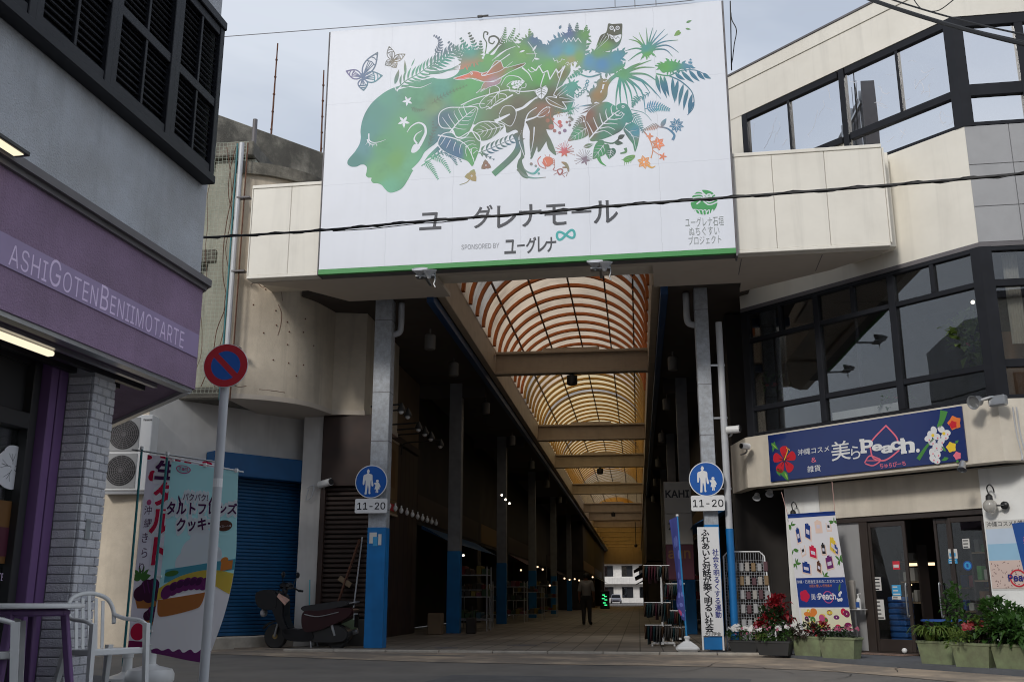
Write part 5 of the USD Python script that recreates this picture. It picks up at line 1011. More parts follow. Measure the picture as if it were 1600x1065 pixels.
PRINT = [('printed_head', face.union(mass).difference(unary_union([W1, lf1, lf2, bird, belly, fr2, trunk.buffer(-.5), can1])).difference(wf), 0), ('printed_fern_shadow', frost.difference(unary_union([W1, lf1, lf2])), 1), ('printed_bird', bird.union(belly).difference(birdlines), 0), ('printed_frond', fr1, 1 - 1), ('printed_frond', fr2, 0), ('printed_frond', fr3.difference(mass), 0), ('printed_curl', curl.difference(mass), 0),
    ('printed_leaf', lf1.difference(v1.union(halo)), 0), ('printed_leaf', lf2.difference(unary_union([v2, halo, lf1])), 0), ('printed_leaf', lf3.difference(v3.union(halo)), 0), ('printed_fern', fern, 0), ('printed_fern', ferns.difference(jaw.union(lf2)), 0), ('printed_clover', clov, 0),
    ('printed_trunk', trunk.difference(unary_union([tline, wfl, cw, lf3.buffer(.8), lf1, lf2, ivyw, lrt.buffer(.8), squig])), 0), ('printed_swirl', squig, 0), ('printed_canopy', can1.difference(cw), 0), ('printed_canopy', can2.difference(unary_union([cw, trunk, can1])), 0), ('printed_canopy', can3.difference(unary_union([owl, can2])), 0), ('printed_blossom', pur.difference(unary_union([can1, can2, cw])), 0), ('printed_owl', owl.difference(owlw), 0), ('printed_palm', palm1, 0), ('printed_bush', clr.difference(palm1), 0), ('printed_palm', palm2.difference(unary_union([clr, can3, palm1])), 0), ('printed_palm', palm3.difference(palm2), 0), ('printed_branch', branch.difference(unary_union([palm2, can3])), 0), ('printed_branch', lefttree.difference(unary_union([can2, can3, branch])), 0),
    ('printed_leaf', bigleaf.difference(unary_union([bigv, frog, frogw])), 0), ('printed_frog', frog.difference(frogw), 0), ('printed_leaf', ll.difference(unary_union([bigleaf.buffer(.8), frog])), 0), ('printed_fern', fernr.difference(unary_union([palm2, palm3, frog])), 0), ('printed_flower', bflow, 0), ('printed_flower', oran, 0), ('printed_ivy', pod, 0), ('printed_berry', berry.difference(lrt), 0), ('printed_flower', fl, 0), ('printed_crab', crab, 0), ('printed_crab', crab2, 0), ('printed_insect', bug, 0), ('printed_leaf', flyl, 0), ('printed_ivy', ivyd, 0), ('printed_leaf', lrt.difference(lrtw), 0), ('printed_butterfly', but1, 0), ('printed_butterfly', but2, 0)]
TINT = np.array([(600, 150, 75, 150, 135), (585, 170, 70, 140, 135), (575, 200, 70, 140, 140), (565, 230, 75, 140, 150), (555, 250, 60, 130, 130), (600, 230, 80, 155, 110), (620, 250, 95, 160, 90), (590, 270, 95, 165, 110), (606, 295, 90, 172, 140), (640, 260, 95, 170, 130), (640, 200, 85, 160, 110), (650, 150, 80, 155, 120), (690, 140, 70, 155, 140), (680, 165, 110, 150, 110), (720, 150, 85, 160, 95), (740, 130, 80, 165, 100), (690, 70, 95, 95, 150), (683, 62, 90, 85, 145), (650, 110, 85, 165, 140), (700, 100, 60, 150, 140), (735, 75, 60, 155, 145), (740, 58, 80, 90, 85), (770, 55, 70, 75, 72), (780, 62, 72, 78, 72), (765, 90, 90, 160, 90), (790, 60, 90, 150, 100), (745, 118, 195, 95, 70), (760, 115, 180, 100, 75), (725, 122, 215, 95, 75), (780, 105, 150, 105, 80), (810, 100, 110, 90, 65), (770, 130, 165, 115, 165), (800, 118, 85, 165, 90), (830, 112, 85, 160, 85), (820, 80, 100, 160, 80), (835, 62, 80, 95, 165), (825, 50, 110, 150, 90), (850, 60, 85, 110, 170),
    (695, 185, 65, 105, 130), (730, 185, 75, 150, 120), (720, 205, 80, 155, 110), (700, 225, 60, 108, 150), (715, 240, 55, 105, 150), (735, 240, 80, 165, 90), (740, 255, 80, 165, 100), (760, 205, 100, 130, 90), (775, 195, 95, 120, 90), (745, 205, 90, 135, 90), (790, 170, 105, 112, 88), (810, 165, 98, 98, 80), (800, 190, 92, 92, 78), (820, 200, 90, 90, 75), (780, 150, 95, 130, 80), (800, 235, 85, 125, 100), (775, 270, 72, 140, 110), (815, 250, 80, 110, 95), (830, 210, 98, 92, 76), (845, 190, 102, 96, 76), (858, 230, 110, 110, 80), (838, 265, 60, 170, 175), (770, 240, 60, 110, 140), (800, 228, 60, 105, 140), (690, 265, 80, 170, 140), (670, 260, 80, 170, 135), (740, 275, 160, 140, 90), (760, 259, 140, 100, 85),
    (845, 125, 75, 160, 70), (860, 105, 90, 165, 85), (870, 80, 75, 140, 180), (890, 80, 70, 140, 190), (860, 60, 85, 110, 170), (890, 50, 85, 85, 165), (900, 45, 90, 120, 120), (912, 52, 95, 155, 85), (880, 95, 120, 160, 85), (893, 95, 150, 150, 100), (905, 90, 110, 160, 90), (878, 115, 110, 110, 70), (920, 95, 70, 140, 185), (940, 100, 60, 130, 185), (935, 82, 95, 150, 100), (945, 70, 100, 150, 75), (955, 55, 80, 80, 66), (963, 42, 75, 75, 64), (940, 60, 75, 75, 64), (965, 90, 65, 140, 170), (1010, 77, 60, 145, 150), (1000, 60, 100, 155, 80), (1012, 85, 90, 165, 80), (1030, 60, 80, 120, 180), (1045, 75, 80, 105, 170), (1050, 98, 80, 165, 100), (1040, 103, 85, 165, 80), (1078, 97, 80, 120, 185), (972, 115, 90, 165, 110), (1000, 105, 95, 150, 95), (1000, 130, 60, 140, 150), (1040, 140, 40, 112, 145), (1060, 125, 45, 118, 150), (1090, 115, 45, 112, 148), (1075, 170, 42, 108, 145), (975, 150, 55, 150, 140), (965, 130, 60, 155, 145), (945, 135, 145, 125, 80), (935, 150, 150, 120, 75), (920, 130, 65, 140, 165), (900, 125, 60, 160, 145), (918, 180, 128, 88, 74), (925, 200, 118, 84, 70), (945, 190, 90, 115, 100), (955, 190, 55, 140, 120), (945, 210, 65, 130, 110), (955, 165, 60, 150, 130), (980, 180, 55, 140, 135), (985, 190, 50, 135, 135), (995, 205, 65, 125, 180), (992, 228, 60, 135, 110), (1020, 165, 70, 140, 185), (1030, 172, 75, 140, 190), (1000, 190, 75, 160, 165), (1055, 200, 75, 115, 185), (1050, 210, 75, 115, 185), (900, 210, 65, 155, 115), (905, 165, 70, 140, 180), (860, 185, 165, 100, 80), (873, 190, 205, 95, 95), (885, 205, 130, 110, 150), (870, 175, 150, 130, 80), (892, 170, 55, 150, 130), (882, 240, 215, 85, 95), (880, 232, 205, 80, 130), (884, 246, 170, 140, 80), (912, 250, 140, 100, 150), (853, 252, 215, 110, 75), (843, 255, 200, 70, 75), (875, 268, 165, 95, 100), (886, 258, 130, 130, 105), (935, 235, 55, 145, 100), (960, 238, 55, 105, 92), (970, 215, 60, 70, 70), (942, 255, 60, 160, 80), (983, 250, 90, 165, 75), (1008, 254, 235, 150, 75), (1018, 262, 215, 165, 70), (1030, 225, 240, 130, 75), (1016, 214, 225, 140, 100), (1018, 225, 190, 130, 100), (1036, 245, 230, 130, 90), (570, 120, 90, 95, 165), (585, 100, 85, 90, 150), (585, 127, 75, 140, 160), (550, 118, 110, 85, 165), (615, 88, 95, 95, 95), (620, 95, 140, 130, 110), (1076, 35, 100, 150, 100), (1060, 52, 120, 165, 80), (865, 150, 90, 90, 70), (880, 160, 85, 85, 65), (850, 172, 135, 95, 80), (890, 140, 70, 155, 150), (848, 145, 75, 90, 75)], float)
_pu = (TINT[:, 4] > TINT[:, 3] + 45) & (TINT[:, 2] > 62); TINT[_pu, 3] += 16; TINT[_pu, 4] -= 12; TINT[_pu, 2] -= 6
TL = np.array([lin(t[2:]) for t in TINT]) / np.array(lin((216, 220, 228))) * .80
def tint(P, skip=None):
    d2 = ((P[:, None, :] - TINT[None, :, :2]) ** 2).sum(-1); w = 1 / (d2 + 14) ** 1.7
    if skip is not None: w = w * skip
    w /= w.sum(1, keepdims=True); c = w @ TL; g = c.mean(1, keepdims=True); return np.clip(g + (c - g) * .86, .01, .9)
def board_uv(P):
    d = FW * FPX + RT * (P[:, :1] - 800.0) + UP * (532.5 - P[:, 1:2]); t = ((G.o - CAM) @ G.w) / (d @ G.w); X = CAM + d * t[:, None] - G.o; return np.stack([X @ G.u, X @ G.v], 1)
BIRD = np.array([0.0 if (abs(t[0] - 765) < 48 and abs(t[1] - 115) < 20 and t[2] > 105) or (abs(t[0] - 870) < 30 and t[1] > 174 and t[2] > 120) or (t[0] > 835 and t[1] > 228) else 1.0 for t in TINT])
def print_mesh(shape, off, skip=None):
    V, F_, C = [], [], []; n = 0
    for g in getattr(shape, 'geoms', [shape]):
        if g.geom_type != 'Polygon' or g.area < .08: continue
        g = g.simplify(.10)
        if g.geom_type != 'Polygon' or g.is_empty: continue
        v, f = trimesh.creation.triangulate_polygon(g.segmentize(6.0), engine='earcut'); v = np.asarray(v)
        if g.area > 60:
            v3, f = trimesh.remesh.subdivide_to_size(np.column_stack([v, np.zeros(len(v))]), f, 6.0, max_iter=12); v = v3[:, :2]
        uv = board_uv(v); V.append(G.o + uv[:, :1] * G.u + uv[:, 1:] * G.v + G.w * off); F_.append(np.asarray(f)[:, ::-1] + n); C.append(tint(v, skip)); n += len(v)
    return np.vstack(V), np.vstack(F_), np.vstack(C)
for i, (nm, sh, lay) in enumerate(PRINT):
    if sh.is_empty: continue
    v, f, c = print_mesh(sh, .002 + .0011 * lay + .00003 * i, BIRD if nm in ('printed_head', 'printed_trunk', 'printed_fern_shadow', 'printed_canopy') else None)
    if nm == 'printed_fern_shadow': c = c * .55 + np.array([.16, .13, .12]) * .35
    mb = MB(); mb.add(v, f); B.part(nm, mb, 'print_tint', color=c)
# lettering on the billboard: set in board metres
flat('letter_grey', (74, 76, 82)); flat('letter_pale', (150, 152, 158)); flat('logo_teal', (70, 175, 172)); flat('logo_green', (70, 160, 92)); flat('letter_thin', (120, 128, 122))
def board_text(t, x0, y0, x1, y1, h_px, mat, bold=0.0, kind='jp', nm='lettering', squeeze=None):
    """a line of lettering from (x0, y0) to (x1, y1), its baseline, in pixels of the photograph"""
    a = G.px(x0, y0); b = G.px(x1, y1); hh = G.px(x0, y0 - h_px)[1] - a[1]
    sh = text(t, 1.0, kind=kind, bold=bold); mnx, mny, mxx, mxy = sh.bounds
    sh = affinity.translate(sh, -mnx, 0); k = (b[0] - a[0]) / (mxx - mnx); capk = hh / (mxy - max(mny, 0)); sh = affinity.scale(sh, k, capk, origin=(0, 0)); sh = affinity.skew(sh, ys=math.degrees(math.atan2(b[1] - a[1], b[0] - a[0])), origin=(0, 0)); sh = affinity.translate(sh, a[0], a[1])
    mb = MB(); mb.poly(sh, G, .001, .004); B.part(nm, mb, mat)
chars = [('ユ', 655, 360, 690, 331), ('ー', 0, 0, 0, 0), ('グ', 737, 357, 770, 320), ('レ', 776, 357, 806, 320), ('ナ', 811, 355, 846, 318), ('モ', 851, 353, 886, 318), ('ー', 0, 0, 0, 0), ('ル', 928, 350, 965, 312)]
for ch, x0, y0, x1, y1 in chars:
    if not x1: continue
    gsh, _ = glyph(ch); gsh = gsh.buffer(.012, join_style=2); a = G.px(x0, y0); b = G.px(x1, y1); bx = gsh.bounds
    gsh = affinity.translate(gsh, -bx[0], -bx[1]); gsh = affinity.scale(gsh, (b[0] - a[0]) / (bx[2] - bx[0]), (b[1] - a[1]) / (bx[3] - bx[1]), origin=(0, 0)); mb = MB(); mb.poly(affinity.translate(gsh, *a), G, .001, .004); B.part('lettering', mb, 'letter_grey')
for x0, y0, x1, y1 in ((699, 345, 731, 342), (893, 332, 924, 330)): a = G.px(x0, y0); b = G.px(x1, y1); mb = MB(); mb.poly(LineString([a, b]).buffer(.022, cap_style=2), G, .001, .004); B.part('lettering', mb, 'letter_grey')
board_text('SPONSORED BY', 721, 390, 780, 387, 7.5, 'letter_pale', kind='en', nm='small_lettering')
for ch, x0, y0, x1, y1 in [('ユ', 788, 397, 806, 374), ('グ', 822, 396, 838, 370), ('レ', 840, 394, 854, 369), ('ナ', 853, 394, 869, 370)]:
    gsh, _ = glyph(ch); gsh = gsh.buffer(.022, join_style=2); a = G.px(x0, y0); b = G.px(x1, y1); bx = gsh.bounds
    gsh = affinity.translate(gsh, -bx[0], -bx[1]); gsh = affinity.scale(gsh, (b[0] - a[0]) / (bx[2] - bx[0]), (b[1] - a[1]) / (bx[3] - bx[1]), origin=(0, 0)); mb = MB(); mb.poly(affinity.translate(gsh, *a), G, .001, .004); B.part('lettering', mb, 'letter_grey')
a = G.px(808, 384); b = G.px(820, 383); mb = MB(); mb.poly(LineString([a, b]).buffer(.017, cap_style=2), G, .001, .004); B.part('lettering', mb, 'letter_grey')
t_ = np.linspace(0, 2 * np.pi, 60); c_ = G.px(884, 367); ph = math.radians(6)
lx, ly = .155 * np.cos(t_), .145 * np.sin(t_) * np.cos(t_) * 1.0
lem = LineString(np.stack([c_[0] + lx * math.cos(ph) - ly * math.sin(ph), c_[1] + lx * math.sin(ph) + ly * 1.0], 1)).buffer(.021); mb = MB(); mb.poly(lem, G, .001, .004); B.part('loop_logo', mb, 'logo_teal')
c_ = np.array(G.px(1100, 316)); R_ = .225
disc = Point(c_).buffer(R_, 32); sl = []
for k in range(7): sl.append(LineString(spline([c_ + [-.24 + .07 * k, -.10 - .02 * k], c_ + [-.16 + .06 * k, -.14], c_ + [-.12 + .05 * k, -.24]], 5)).buffer(.009))
for k in range(4): sl.append(LineString(spline([c_ + [-.23, .02 + .06 * k], c_ + [-.05, .05 + .05 * k], c_ + [.08, -.05 + .05 * k], c_ + [.24, .0 + .06 * k]], 6)).buffer(.013))
sl += [Point(c_ + [.09, .11]).buffer(.05).difference(Point(c_ + [.09, .10]).buffer(.028)), LineString(spline([c_ + [-.05, .24], c_ + [.0, .1], c_ + [-.12, -.02]], 5)).buffer(.014)]
mb = MB(); mb.poly(disc.difference(unary_union(sl)), G, .001, .004); B.part('leaf_logo', mb, 'logo_green')
board_text('ユーグレナ石垣', 1071, 354, 1131, 351, 13.5, 'letter_thin', -.012, nm='small_lettering'); board_text('ぬちぐすい', 1077, 367.5, 1124, 365.5, 12, 'letter_thin', -.012, nm='small_lettering'); board_text('プロジェクト', 1076, 382, 1127, 379, 12, 'letter_thin', -.012, nm='small_lettering')
# twin flood lamps under the billboard
def gate_lamp(px_, py_, label):
    c = atP(px_, py_, G.o + G.w * .25, G.w); t = Thing('flood_lamp', label, 'lamp', 'flood lamps under the billboard', loc=c)
    mb = MB(); mb.obox(c + [0, .06, -.02], (.34, .16, .035), np.eye(3), .01); mb.obox(c + [.0, .25, -.03], (.05, .5, .04), np.eye(3), .006); t.part('bracket', mb, 'galvanised')
    for dx, dz, ry in ((-.06, .08, .5), (.10, .05, .2)):
        Mx = np.array([[1, 0, 0], [0, math.cos(ry), -math.sin(ry)], [0, math.sin(ry), math.cos(ry)]])
        mb = MB(); mb.lathe(c + [dx - .03, 0, dz - .03], [(.03, -.09), (.05, -.05), (.10, .01), (.135, .04), (.14, .06), (.125, .062), (.12, .05)], 16, Mx); t.part('reflector', mb, 'pipe_white', 40)
        mb = MB(); mb.tube([c + [dx - .03, 0, dz - .12], c + [dx, .05, -.03]], .02, 6); t.part('stem', mb, 'galvanised')
    mb = MB(); mb.tube(spline([c + [.16, .05, .1], c + [.17, .05, -.08], c + [.15, .05, -.16], c + [.18, .05, -.22]], 5), .012, 6); t.part('loose_cable', mb, 'galvanised')
gate_lamp(664, 429, 'left of the two flood lamps under the billboard, over the left roof beam'); gate_lamp(938, 417, 'right of the two flood lamps under the billboard, below the board middle')
# ------------------------------------------------------------------ cloth banners
class Cloth:
    """A hanging cloth: corner and edge points in space, u across, v down, with folds."""
    def __init__(s, left, right, amp=.02, waves=2.0, seed=0, down=6.0):
        s.L = spline(left, 8); s.R = spline(right, 8); s.amp = amp; s.waves = waves; s.ph = seed
        d = s.R[0] - s.L[0]; e = s.L[-1] - s.L[0]; n = np.cross(d, e); n /= np.linalg.norm(n); s.n = n if n[1] < 0 else -n
        s.w = np.linalg.norm(d); s.h = np.linalg.norm(e)
    def at(s, u, v, off=0.0):
        u = np.asarray(u, float); v = np.asarray(v, float); t = np.clip(v, 0, 1) * (len(s.L) - 1); i = np.minimum(t.astype(int), len(s.L) - 2); f = (t - i)[:, None]
        l = s.L[i] * (1 - f) + s.L[i + 1] * f; r = s.R[i] * (1 - f) + s.R[i + 1] * f
        fold = s.amp * np.sin(s.waves * 2 * np.pi * u + s.ph + 2.2 * v) * (.25 + v) + s.amp * .5 * np.sin(9 * v + s.ph)
        return l + (r - l) * u[:, None] + s.n * (fold + off)[:, None]
    def mesh(s, mb, shape=None, off=0.0):
        shape = shape if shape is not None else sbox(0, 0, 1, 1)
        for g in getattr(shape, 'geoms', [shape]):
            if g.geom_type != 'Polygon' or g.area < 1e-6: continue
            v, f = trimesh.creation.triangulate_polygon(g, engine='earcut'); v3 = np.column_stack([np.asarray(v), np.zeros(len(v))])
            v3, f = trimesh.remesh.subdivide_to_size(v3, f, .075, max_iter=10); mb.add(s.at(v3[:, 0], v3[:, 1], np.full(len(v3), off)), f)
        return mb
def ctext(cl, t, cx, cy, hx, vertical=False, bold=0.0, kind='jp', gap=0.0, align='c', sx=1.0):
    """lettering in a cloth's u, v with em size hx of its width"""
    k = cl.w / cl.h; sh = text(t, 1.0, kind=kind, bold=bold, vertical=vertical, gap=gap, align=align if not vertical else 'l', sx=sx)
    return affinity.affine_transform(sh, [hx, 0, 0, -hx * k, cx, cy])
def ell(x, y, rx, ry, n=10): return affinity.scale(Point(x, y).buffer(1, n), rx, ry, origin=(x, y))
def clothmat(name, rgb, trans=.25, k=1.0):
    c = np.array(lin(rgb)) * k
    MATS[name] = usdkit.material(stage, f'/World/Looks/{name}', {'p': ('principled_bsdf', {'base_color': c, 'roughness': .8}), 't': ('translucent_bsdf', {'color': c}), 'x': ('mix_closure', {'fac': trans})}, [('p.BSDF', 'x.closure1'), ('t.BSDF', 'x.closure2')], surface='x.closure')
for n_, c_ in dict(c_sky=(178, 232, 236), c_white=(238, 236, 240), c_sea=(85, 165, 185), c_sand=(226, 196, 80), c_purple=(118, 40, 112), c_dpurple=(82, 24, 82), c_pink=(205, 90, 140), c_brown=(98, 58, 44), c_red=(215, 30, 75), c_tart=(190, 120, 60), c_violet=(80, 30, 66), c_navy=(40, 40, 100), c_lav=(226, 220, 234), c_blue=(26, 62, 140), c_green=(80, 130, 60), c_yellow=(235, 205, 70), c_cream=(240, 236, 205), c_orange=(235, 140, 60), c_dark=(40, 38, 42), c_magenta=(140, 30, 90), c_skin=(240, 215, 200)).items(): clothmat(n_, c_)
def flagpole(t, p, q, r=.013, mat='teal_pole'):
    mb = MB(); mb.tube([p, q], r, 8); t.part('pole', mb, mat, 40); mb = MB(); mb.tube([p + (np.array(q) - p) * .985, np.array(q)], r * 1.5, 8); t.part('pole_cap', mb, 'white_plastic')
def waterbase(t, c, R=.21, h=.16):
    mb = MB(); mb.lathe(c, [(R * .93, 0), (R, .03), (R, h * .55), (R * .9, h * .8), (R * .35, h), (.05, h + .02), (.045, h + .15), (.055, h + .155), (.055, h + .2), (.02, h + .21)], 20); t.part('water_base', mb, 'white_plastic', 35)
flat('teal_pole', (25, 110, 115)); flat('blue_pole', (40, 130, 185))
# blue banner in front
YB = 9.7; Pp = lambda x, y, Y: atY(x, y, Y)
T = Thing('shop_banner', 'pale blue upright banner with purple lettering, cloud and sandy hill behind no parking pole', 'banner', 'upright banners outside the purple shop', loc=Pp(228, 1040, YB))
C1 = Cloth([Pp(269, 719, YB), Pp(261, 800, YB), Pp(251, 900, YB), Pp(238, 985, YB), Pp(229, 1018, YB)], [Pp(373, 737, YB - .1), Pp(371, 800, YB - .1), Pp(367, 880, YB - .12), Pp(352, 955, YB - .2), Pp(322, 1036, YB - .3)], .012, 1.2, .6)
mb = MB(); C1.mesh(mb, sbox(0, 0, 1, .56), 0); T.part('cloth', mb, 'c_sky', True); mb = MB(); C1.mesh(mb, sbox(0, .56, 1, 1), 0); T.part('cloth', mb, 'c_white', True)
def cp(t, C, shape, mat, off=.003, nm='print'): mb = MB(); C.mesh(mb, shape.intersection(sbox(0, 0, 1, 1)), off); t.part(nm, mb, mat, True)
cp(T, C1, sbox(.06, .475, 1, .53), 'c_sea'); cp(T, C1, unary_union([ell(x, y, r, r * .4) for x, y, r in ((.38, .42, .14), (.50, .37, .15), (.62, .41, .13), (.28, .455, .1), (.70, .45, .12), (.48, .44, .2))]).intersection(sbox(0, 0, 1, .474)), 'c_white')
cp(T, C1, Polygon(spline([(0, .55), (.25, .515), (.55, .505), (.8, .52), (1, .55)], 6).tolist() + [(1, .66), (.8, .60), (.55, .575), (.3, .585), (0, .60)]), 'c_sand', .004)
cp(T, C1, ell(.15, .495, .09, .012), 'c_green', .005); cp(T, C1, unary_union([sbox(.82, .48, .97, .525), ell(.86, .475, .05, .015)]), 'c_orange', .005)
cp(T, C1, Polygon(spline([(.02, .605), (.06, .60), (.62, .615), (.66, .62), (.64, .675), (.55, .69), (.15, .685), (.05, .665)], 4, True)).buffer(0), 'c_tart', .006, 'printed_tart'); cp(T, C1, unary_union([ell(.12 + .085 * k, .578 - .022 * math.sin(math.pi * (k + .5) / 7), .075, .030) for k in range(7)]), 'c_purple', .008, 'printed_tart'); cp(T, C1, unary_union([ell(.20 + .085 * k, .560 - .012 * math.sin(math.pi * (k + .5) / 5), .045, .016) for k in range(5)]), 'c_dpurple', .010, 'printed_tart')
sc_ = [(x, .93 + .012 * math.sin(x * 34) - .05 * max(0, x - .7)) for x in np.linspace(0, 1, 40)]; cp(T, C1, Polygon(sc_ + [(1, 1), (0, 1)]), 'c_purple')
for tx_, cx, cy, h_, b_ in (('パクパク!', .40, .195, .085, .012), ('タルトフレンズ', .50, .255, .145, .03), ('クッキー', .44, .325, .145, .03)):
    sh = ctext(C1, tx_, cx, cy, h_, bold=b_); cp(T, C1, sh.buffer(.018), 'c_white', .004, 'lettering_edge'); cp(T, C1, sh, 'c_dpurple', .007, 'lettering')
cp(T, C1, ell(.83, .315, .11, .026), 'c_brown', .004); cp(T, C1, ctext(C1, 'チョコレート味', .83, .322, .028), 'c_white', .006, 'lettering')
cp(T, C1, ell(.19, .05, .11, .026), 'c_pink', .004); cp(T, C1, ell(.19, .05, .095, .021), 'c_sky', .005); cp(T, C1, ctext(C1, 'Tart', .19, .058, .075, kind='en', bold=.02), 'c_pink', .007, 'lettering')
for tp_, mt_ in (([(.16, .185), (.20, .215)], 'c_dpurple'), ([(.64, .18), (.60, .21)], 'c_dpurple')): cp(T, C1, LineString(tp_).buffer(.008), mt_, .006)
flagpole(T, Pp(228, 1046, YB + .02), Pp(262, 706, YB + .02)); waterbase(T, atY(233, 1066, YB + .02) * [1, 1, 0] + [0, 0, .2], .23)
mb = MB(); mb.tube([Pp(259, 713, YB), Pp(380, 737, YB - .1)], .008, 6); T.part('cross_bar', mb, 'white_plastic')
for v_ in (.25, .5, .75, .97): mb = MB(); q_ = C1.at(np.array([.0]), np.array([v_]))[0]; mb.box(q_[0] - .035, q_[0] + .015, q_[1] - .012, q_[1] + .02, q_[2] - .012, q_[2] + .012, .003); T.part('loop', mb, 'white_plastic')
for u_ in (.02, .5, .97): mb = MB(); q_ = C1.at(np.array([u_]), np.array([0.]))[0]; mb.box(q_[0] - .015, q_[0] + .015, q_[1] - .012, q_[1] + .012, q_[2] - .01, q_[2] + .03, .003); T.part('loop', mb, 'white_plastic')
# lavender banner behind
Y2 = 10.1
T = Thing('shop_banner', 'lavender upright banner with red lettering and purple tarts, left of the blue banner', 'banner', 'upright banners outside the purple shop', loc=Pp(193, 1035, Y2))
C2 = Cloth([Pp(231, 710, Y2), Pp(222, 800, Y2), Pp(208, 920, Y2), Pp(199, 1012, Y2)], [Pp(336, 722, Y2 + .1), Pp(322, 800, Y2 + .1), Pp(308, 920, Y2 + .1), Pp(296, 1020, Y2 + .1)], .010, 1.0, 2.0)
mb = MB(); C2.mesh(mb); T.part('cloth', mb, 'c_lav', True)
rb = np.random.default_rng(8)
fl_ = [(rb.uniform(0, 1), abs(rb.normal(0, .10))) for k in range(46)]
cp(T, C2, unary_union([ell(x, y, .055, .022) for x, y in fl_[:26]]), 'c_red', .002); cp(T, C2, unary_union([ell(x, y + .03, .035, .014) for x, y in fl_[26:]]), 'c_pink', .003)
cp(T, C2, sbox(0, .935, 1, 1), 'c_magenta', .002); cp(T, C2, unary_union([ell(.13, .88, .11, .05)]), 'c_red', .003)
for cx, cy, r_ in ((.26, .70, .24), (.36, .80, .16)):
    cp(T, C2, Polygon([(cx - r_ * .95, cy), (cx + r_ * .95, cy), (cx + r_ * .7, cy + r_ * .24), (cx - r_ * .7, cy + r_ * .24)]), 'c_tart', .003); cp(T, C2, unary_union([ell(cx + dx * r_, cy - dy * r_, r_ * .42, r_ * .15) for dx, dy in ((-.6, .05), (-.2, .18), (.2, .2), (.6, .05), (0, .02), (.35, .08), (-.4, .1))]), 'c_violet', .004)
    for k in range(4): cp(T, C2, LineString([(cx - r_ * .5 + .3 * r_ * k, cy - r_ * .28), (cx - r_ * .3 + .3 * r_ * k, cy - .02)]).buffer(.006), 'c_purple', .005)
for i, ch in enumerate('生タルト'):
    sh = ctext(C2, ch, .31, .155 + .132 * i, .36, bold=.04); cp(T, C2, sh.buffer(.022), 'c_white', .004, 'lettering_edge'); cp(T, C2, sh, 'c_dpurple' if i == 0 else 'c_red', .007, 'lettering')
for i, ch in enumerate('沖縄きらり'): cp(T, C2, ctext(C2, ch, .09 + .02 * (i % 2), .34 + .062 * i, .13), 'c_dpurple', .004, 'lettering')
cp(T, C2, unary_union([leaf((.1, .62), (.1 + .16 * math.cos(a), .62 + .06 * math.sin(a)), .03) for a in np.linspace(3.4, 6.0, 6)]), 'c_green', .003)
flagpole(T, Pp(192, 1040, Y2), Pp(222, 697, Y2)); waterbase(T, atY(197, 1062, Y2) * [1, 1, 0] + [0, 0, .06], .23, .2)
mb = MB(); mb.tube([Pp(206, 702, Y2 - .02), Pp(345, 722, Y2 + .1)], .008, 6); T.part('cross_bar', mb, 'galvanised')
# ------------------------------------------------------------------ signs
flat('sign_red', (175, 25, 38), rough=.35); flat('sign_blue', (12, 84, 165), rough=.35); flat('sign_white', (220, 220, 220), rough=.4); flat('sign_ink', (22, 24, 30))
T = Thing('no_parking_sign', 'round red and blue no parking sign on a thin grey pole', 'sign', loc=Pp(318, 1072, 9.05))
b0 = Pp(318, 1064, 9.05); b0[2] = .2; b1 = np.array([b0[0], b0[1], Pp(352, 560, 9.05)[2]]); mb = MB(); mb.tube([b0, b1], .043, 14); T.part('pole', mb, 'pipe_white', 40)
mb = MB(); mb.lathe(b0, [(.09, 0), (.09, .012), (.05, .03)], 14); T.part('foot_plate', mb, 'galvanised')
c = Pp(357.5, 573.5, 9.05); F_ = Frame(c + [0, -.075, 0], (1, .10, 0)); R_ = .213
mb = MB(); mb.poly(Point(0, 0).buffer(R_, 32), F_, -.012, 0); T.part('disc', mb, 'sign_white')
ring = Point(0, 0).buffer(R_ * .975, 32).difference(Point(0, 0).buffer(R_ * .66, 32)); sl = LineString([(-.2, .2), (.2, -.2)]).buffer(R_ * .13, cap_style=2).intersection(Point(0, 0).buffer(R_ * .8, 32))
mb = MB(); mb.poly(ring.union(sl), F_, .0005, .003); T.part('red_ring', mb, 'sign_red'); mb = MB(); mb.poly(Point(0, 0).buffer(R_ * .66, 32).difference(sl), F_, .0005, .003); T.part('blue_field', mb, 'sign_blue')
for z in (.02, -.08): mb = MB(); mb.obox(c + [0, -.045, z], (.12, .04, .03), np.eye(3)); T.part('bracket', mb, 'galvanised')
mb = MB(); mb.tube([[b0[0], b0[1], 1.88 + .12], [b0[0], b0[1], 1.88 + .2]], .0445, 14); T.part('sticker', mb, 'sign_white')
adult = unary_union([blob([(-.045, .60), (-.02, .66), (0, .67), (.035, .63), (.04, .60), (.02, .55), (.07, .53), (.12, .50), (.13, .36), (.16, .22), (.13, .18), (.10, .22), (.09, .36), (.075, .30), (.07, .05), (.08, -.02), (.03, -.02), (.025, .10), (0, .22), (-.02, .10), (-.03, -.03), (-.09, -.03), (-.08, .05), (-.07, .30), (-.09, .36), (-.11, .24), (-.15, .24), (-.15, .40), (-.13, .50), (-.06, .53), (-.03, .56)])])
child = affinity.translate(affinity.scale(unary_union([Point(0, .60).buffer(.075), blob([(-.06, .52), (.06, .52), (.14, .40), (.17, .28), (.12, .27), (.09, .36), (.13, .16), (.06, .15), (.06, -.02), (.01, -.02), (0, .14), (-.02, -.02), (-.07, -.02), (-.06, .15), (-.13, .16), (-.09, .36), (-.14, .42), (-.19, .52), (-.22, .49)])]), .55, .52, origin=(0, 0)), .27, .02)
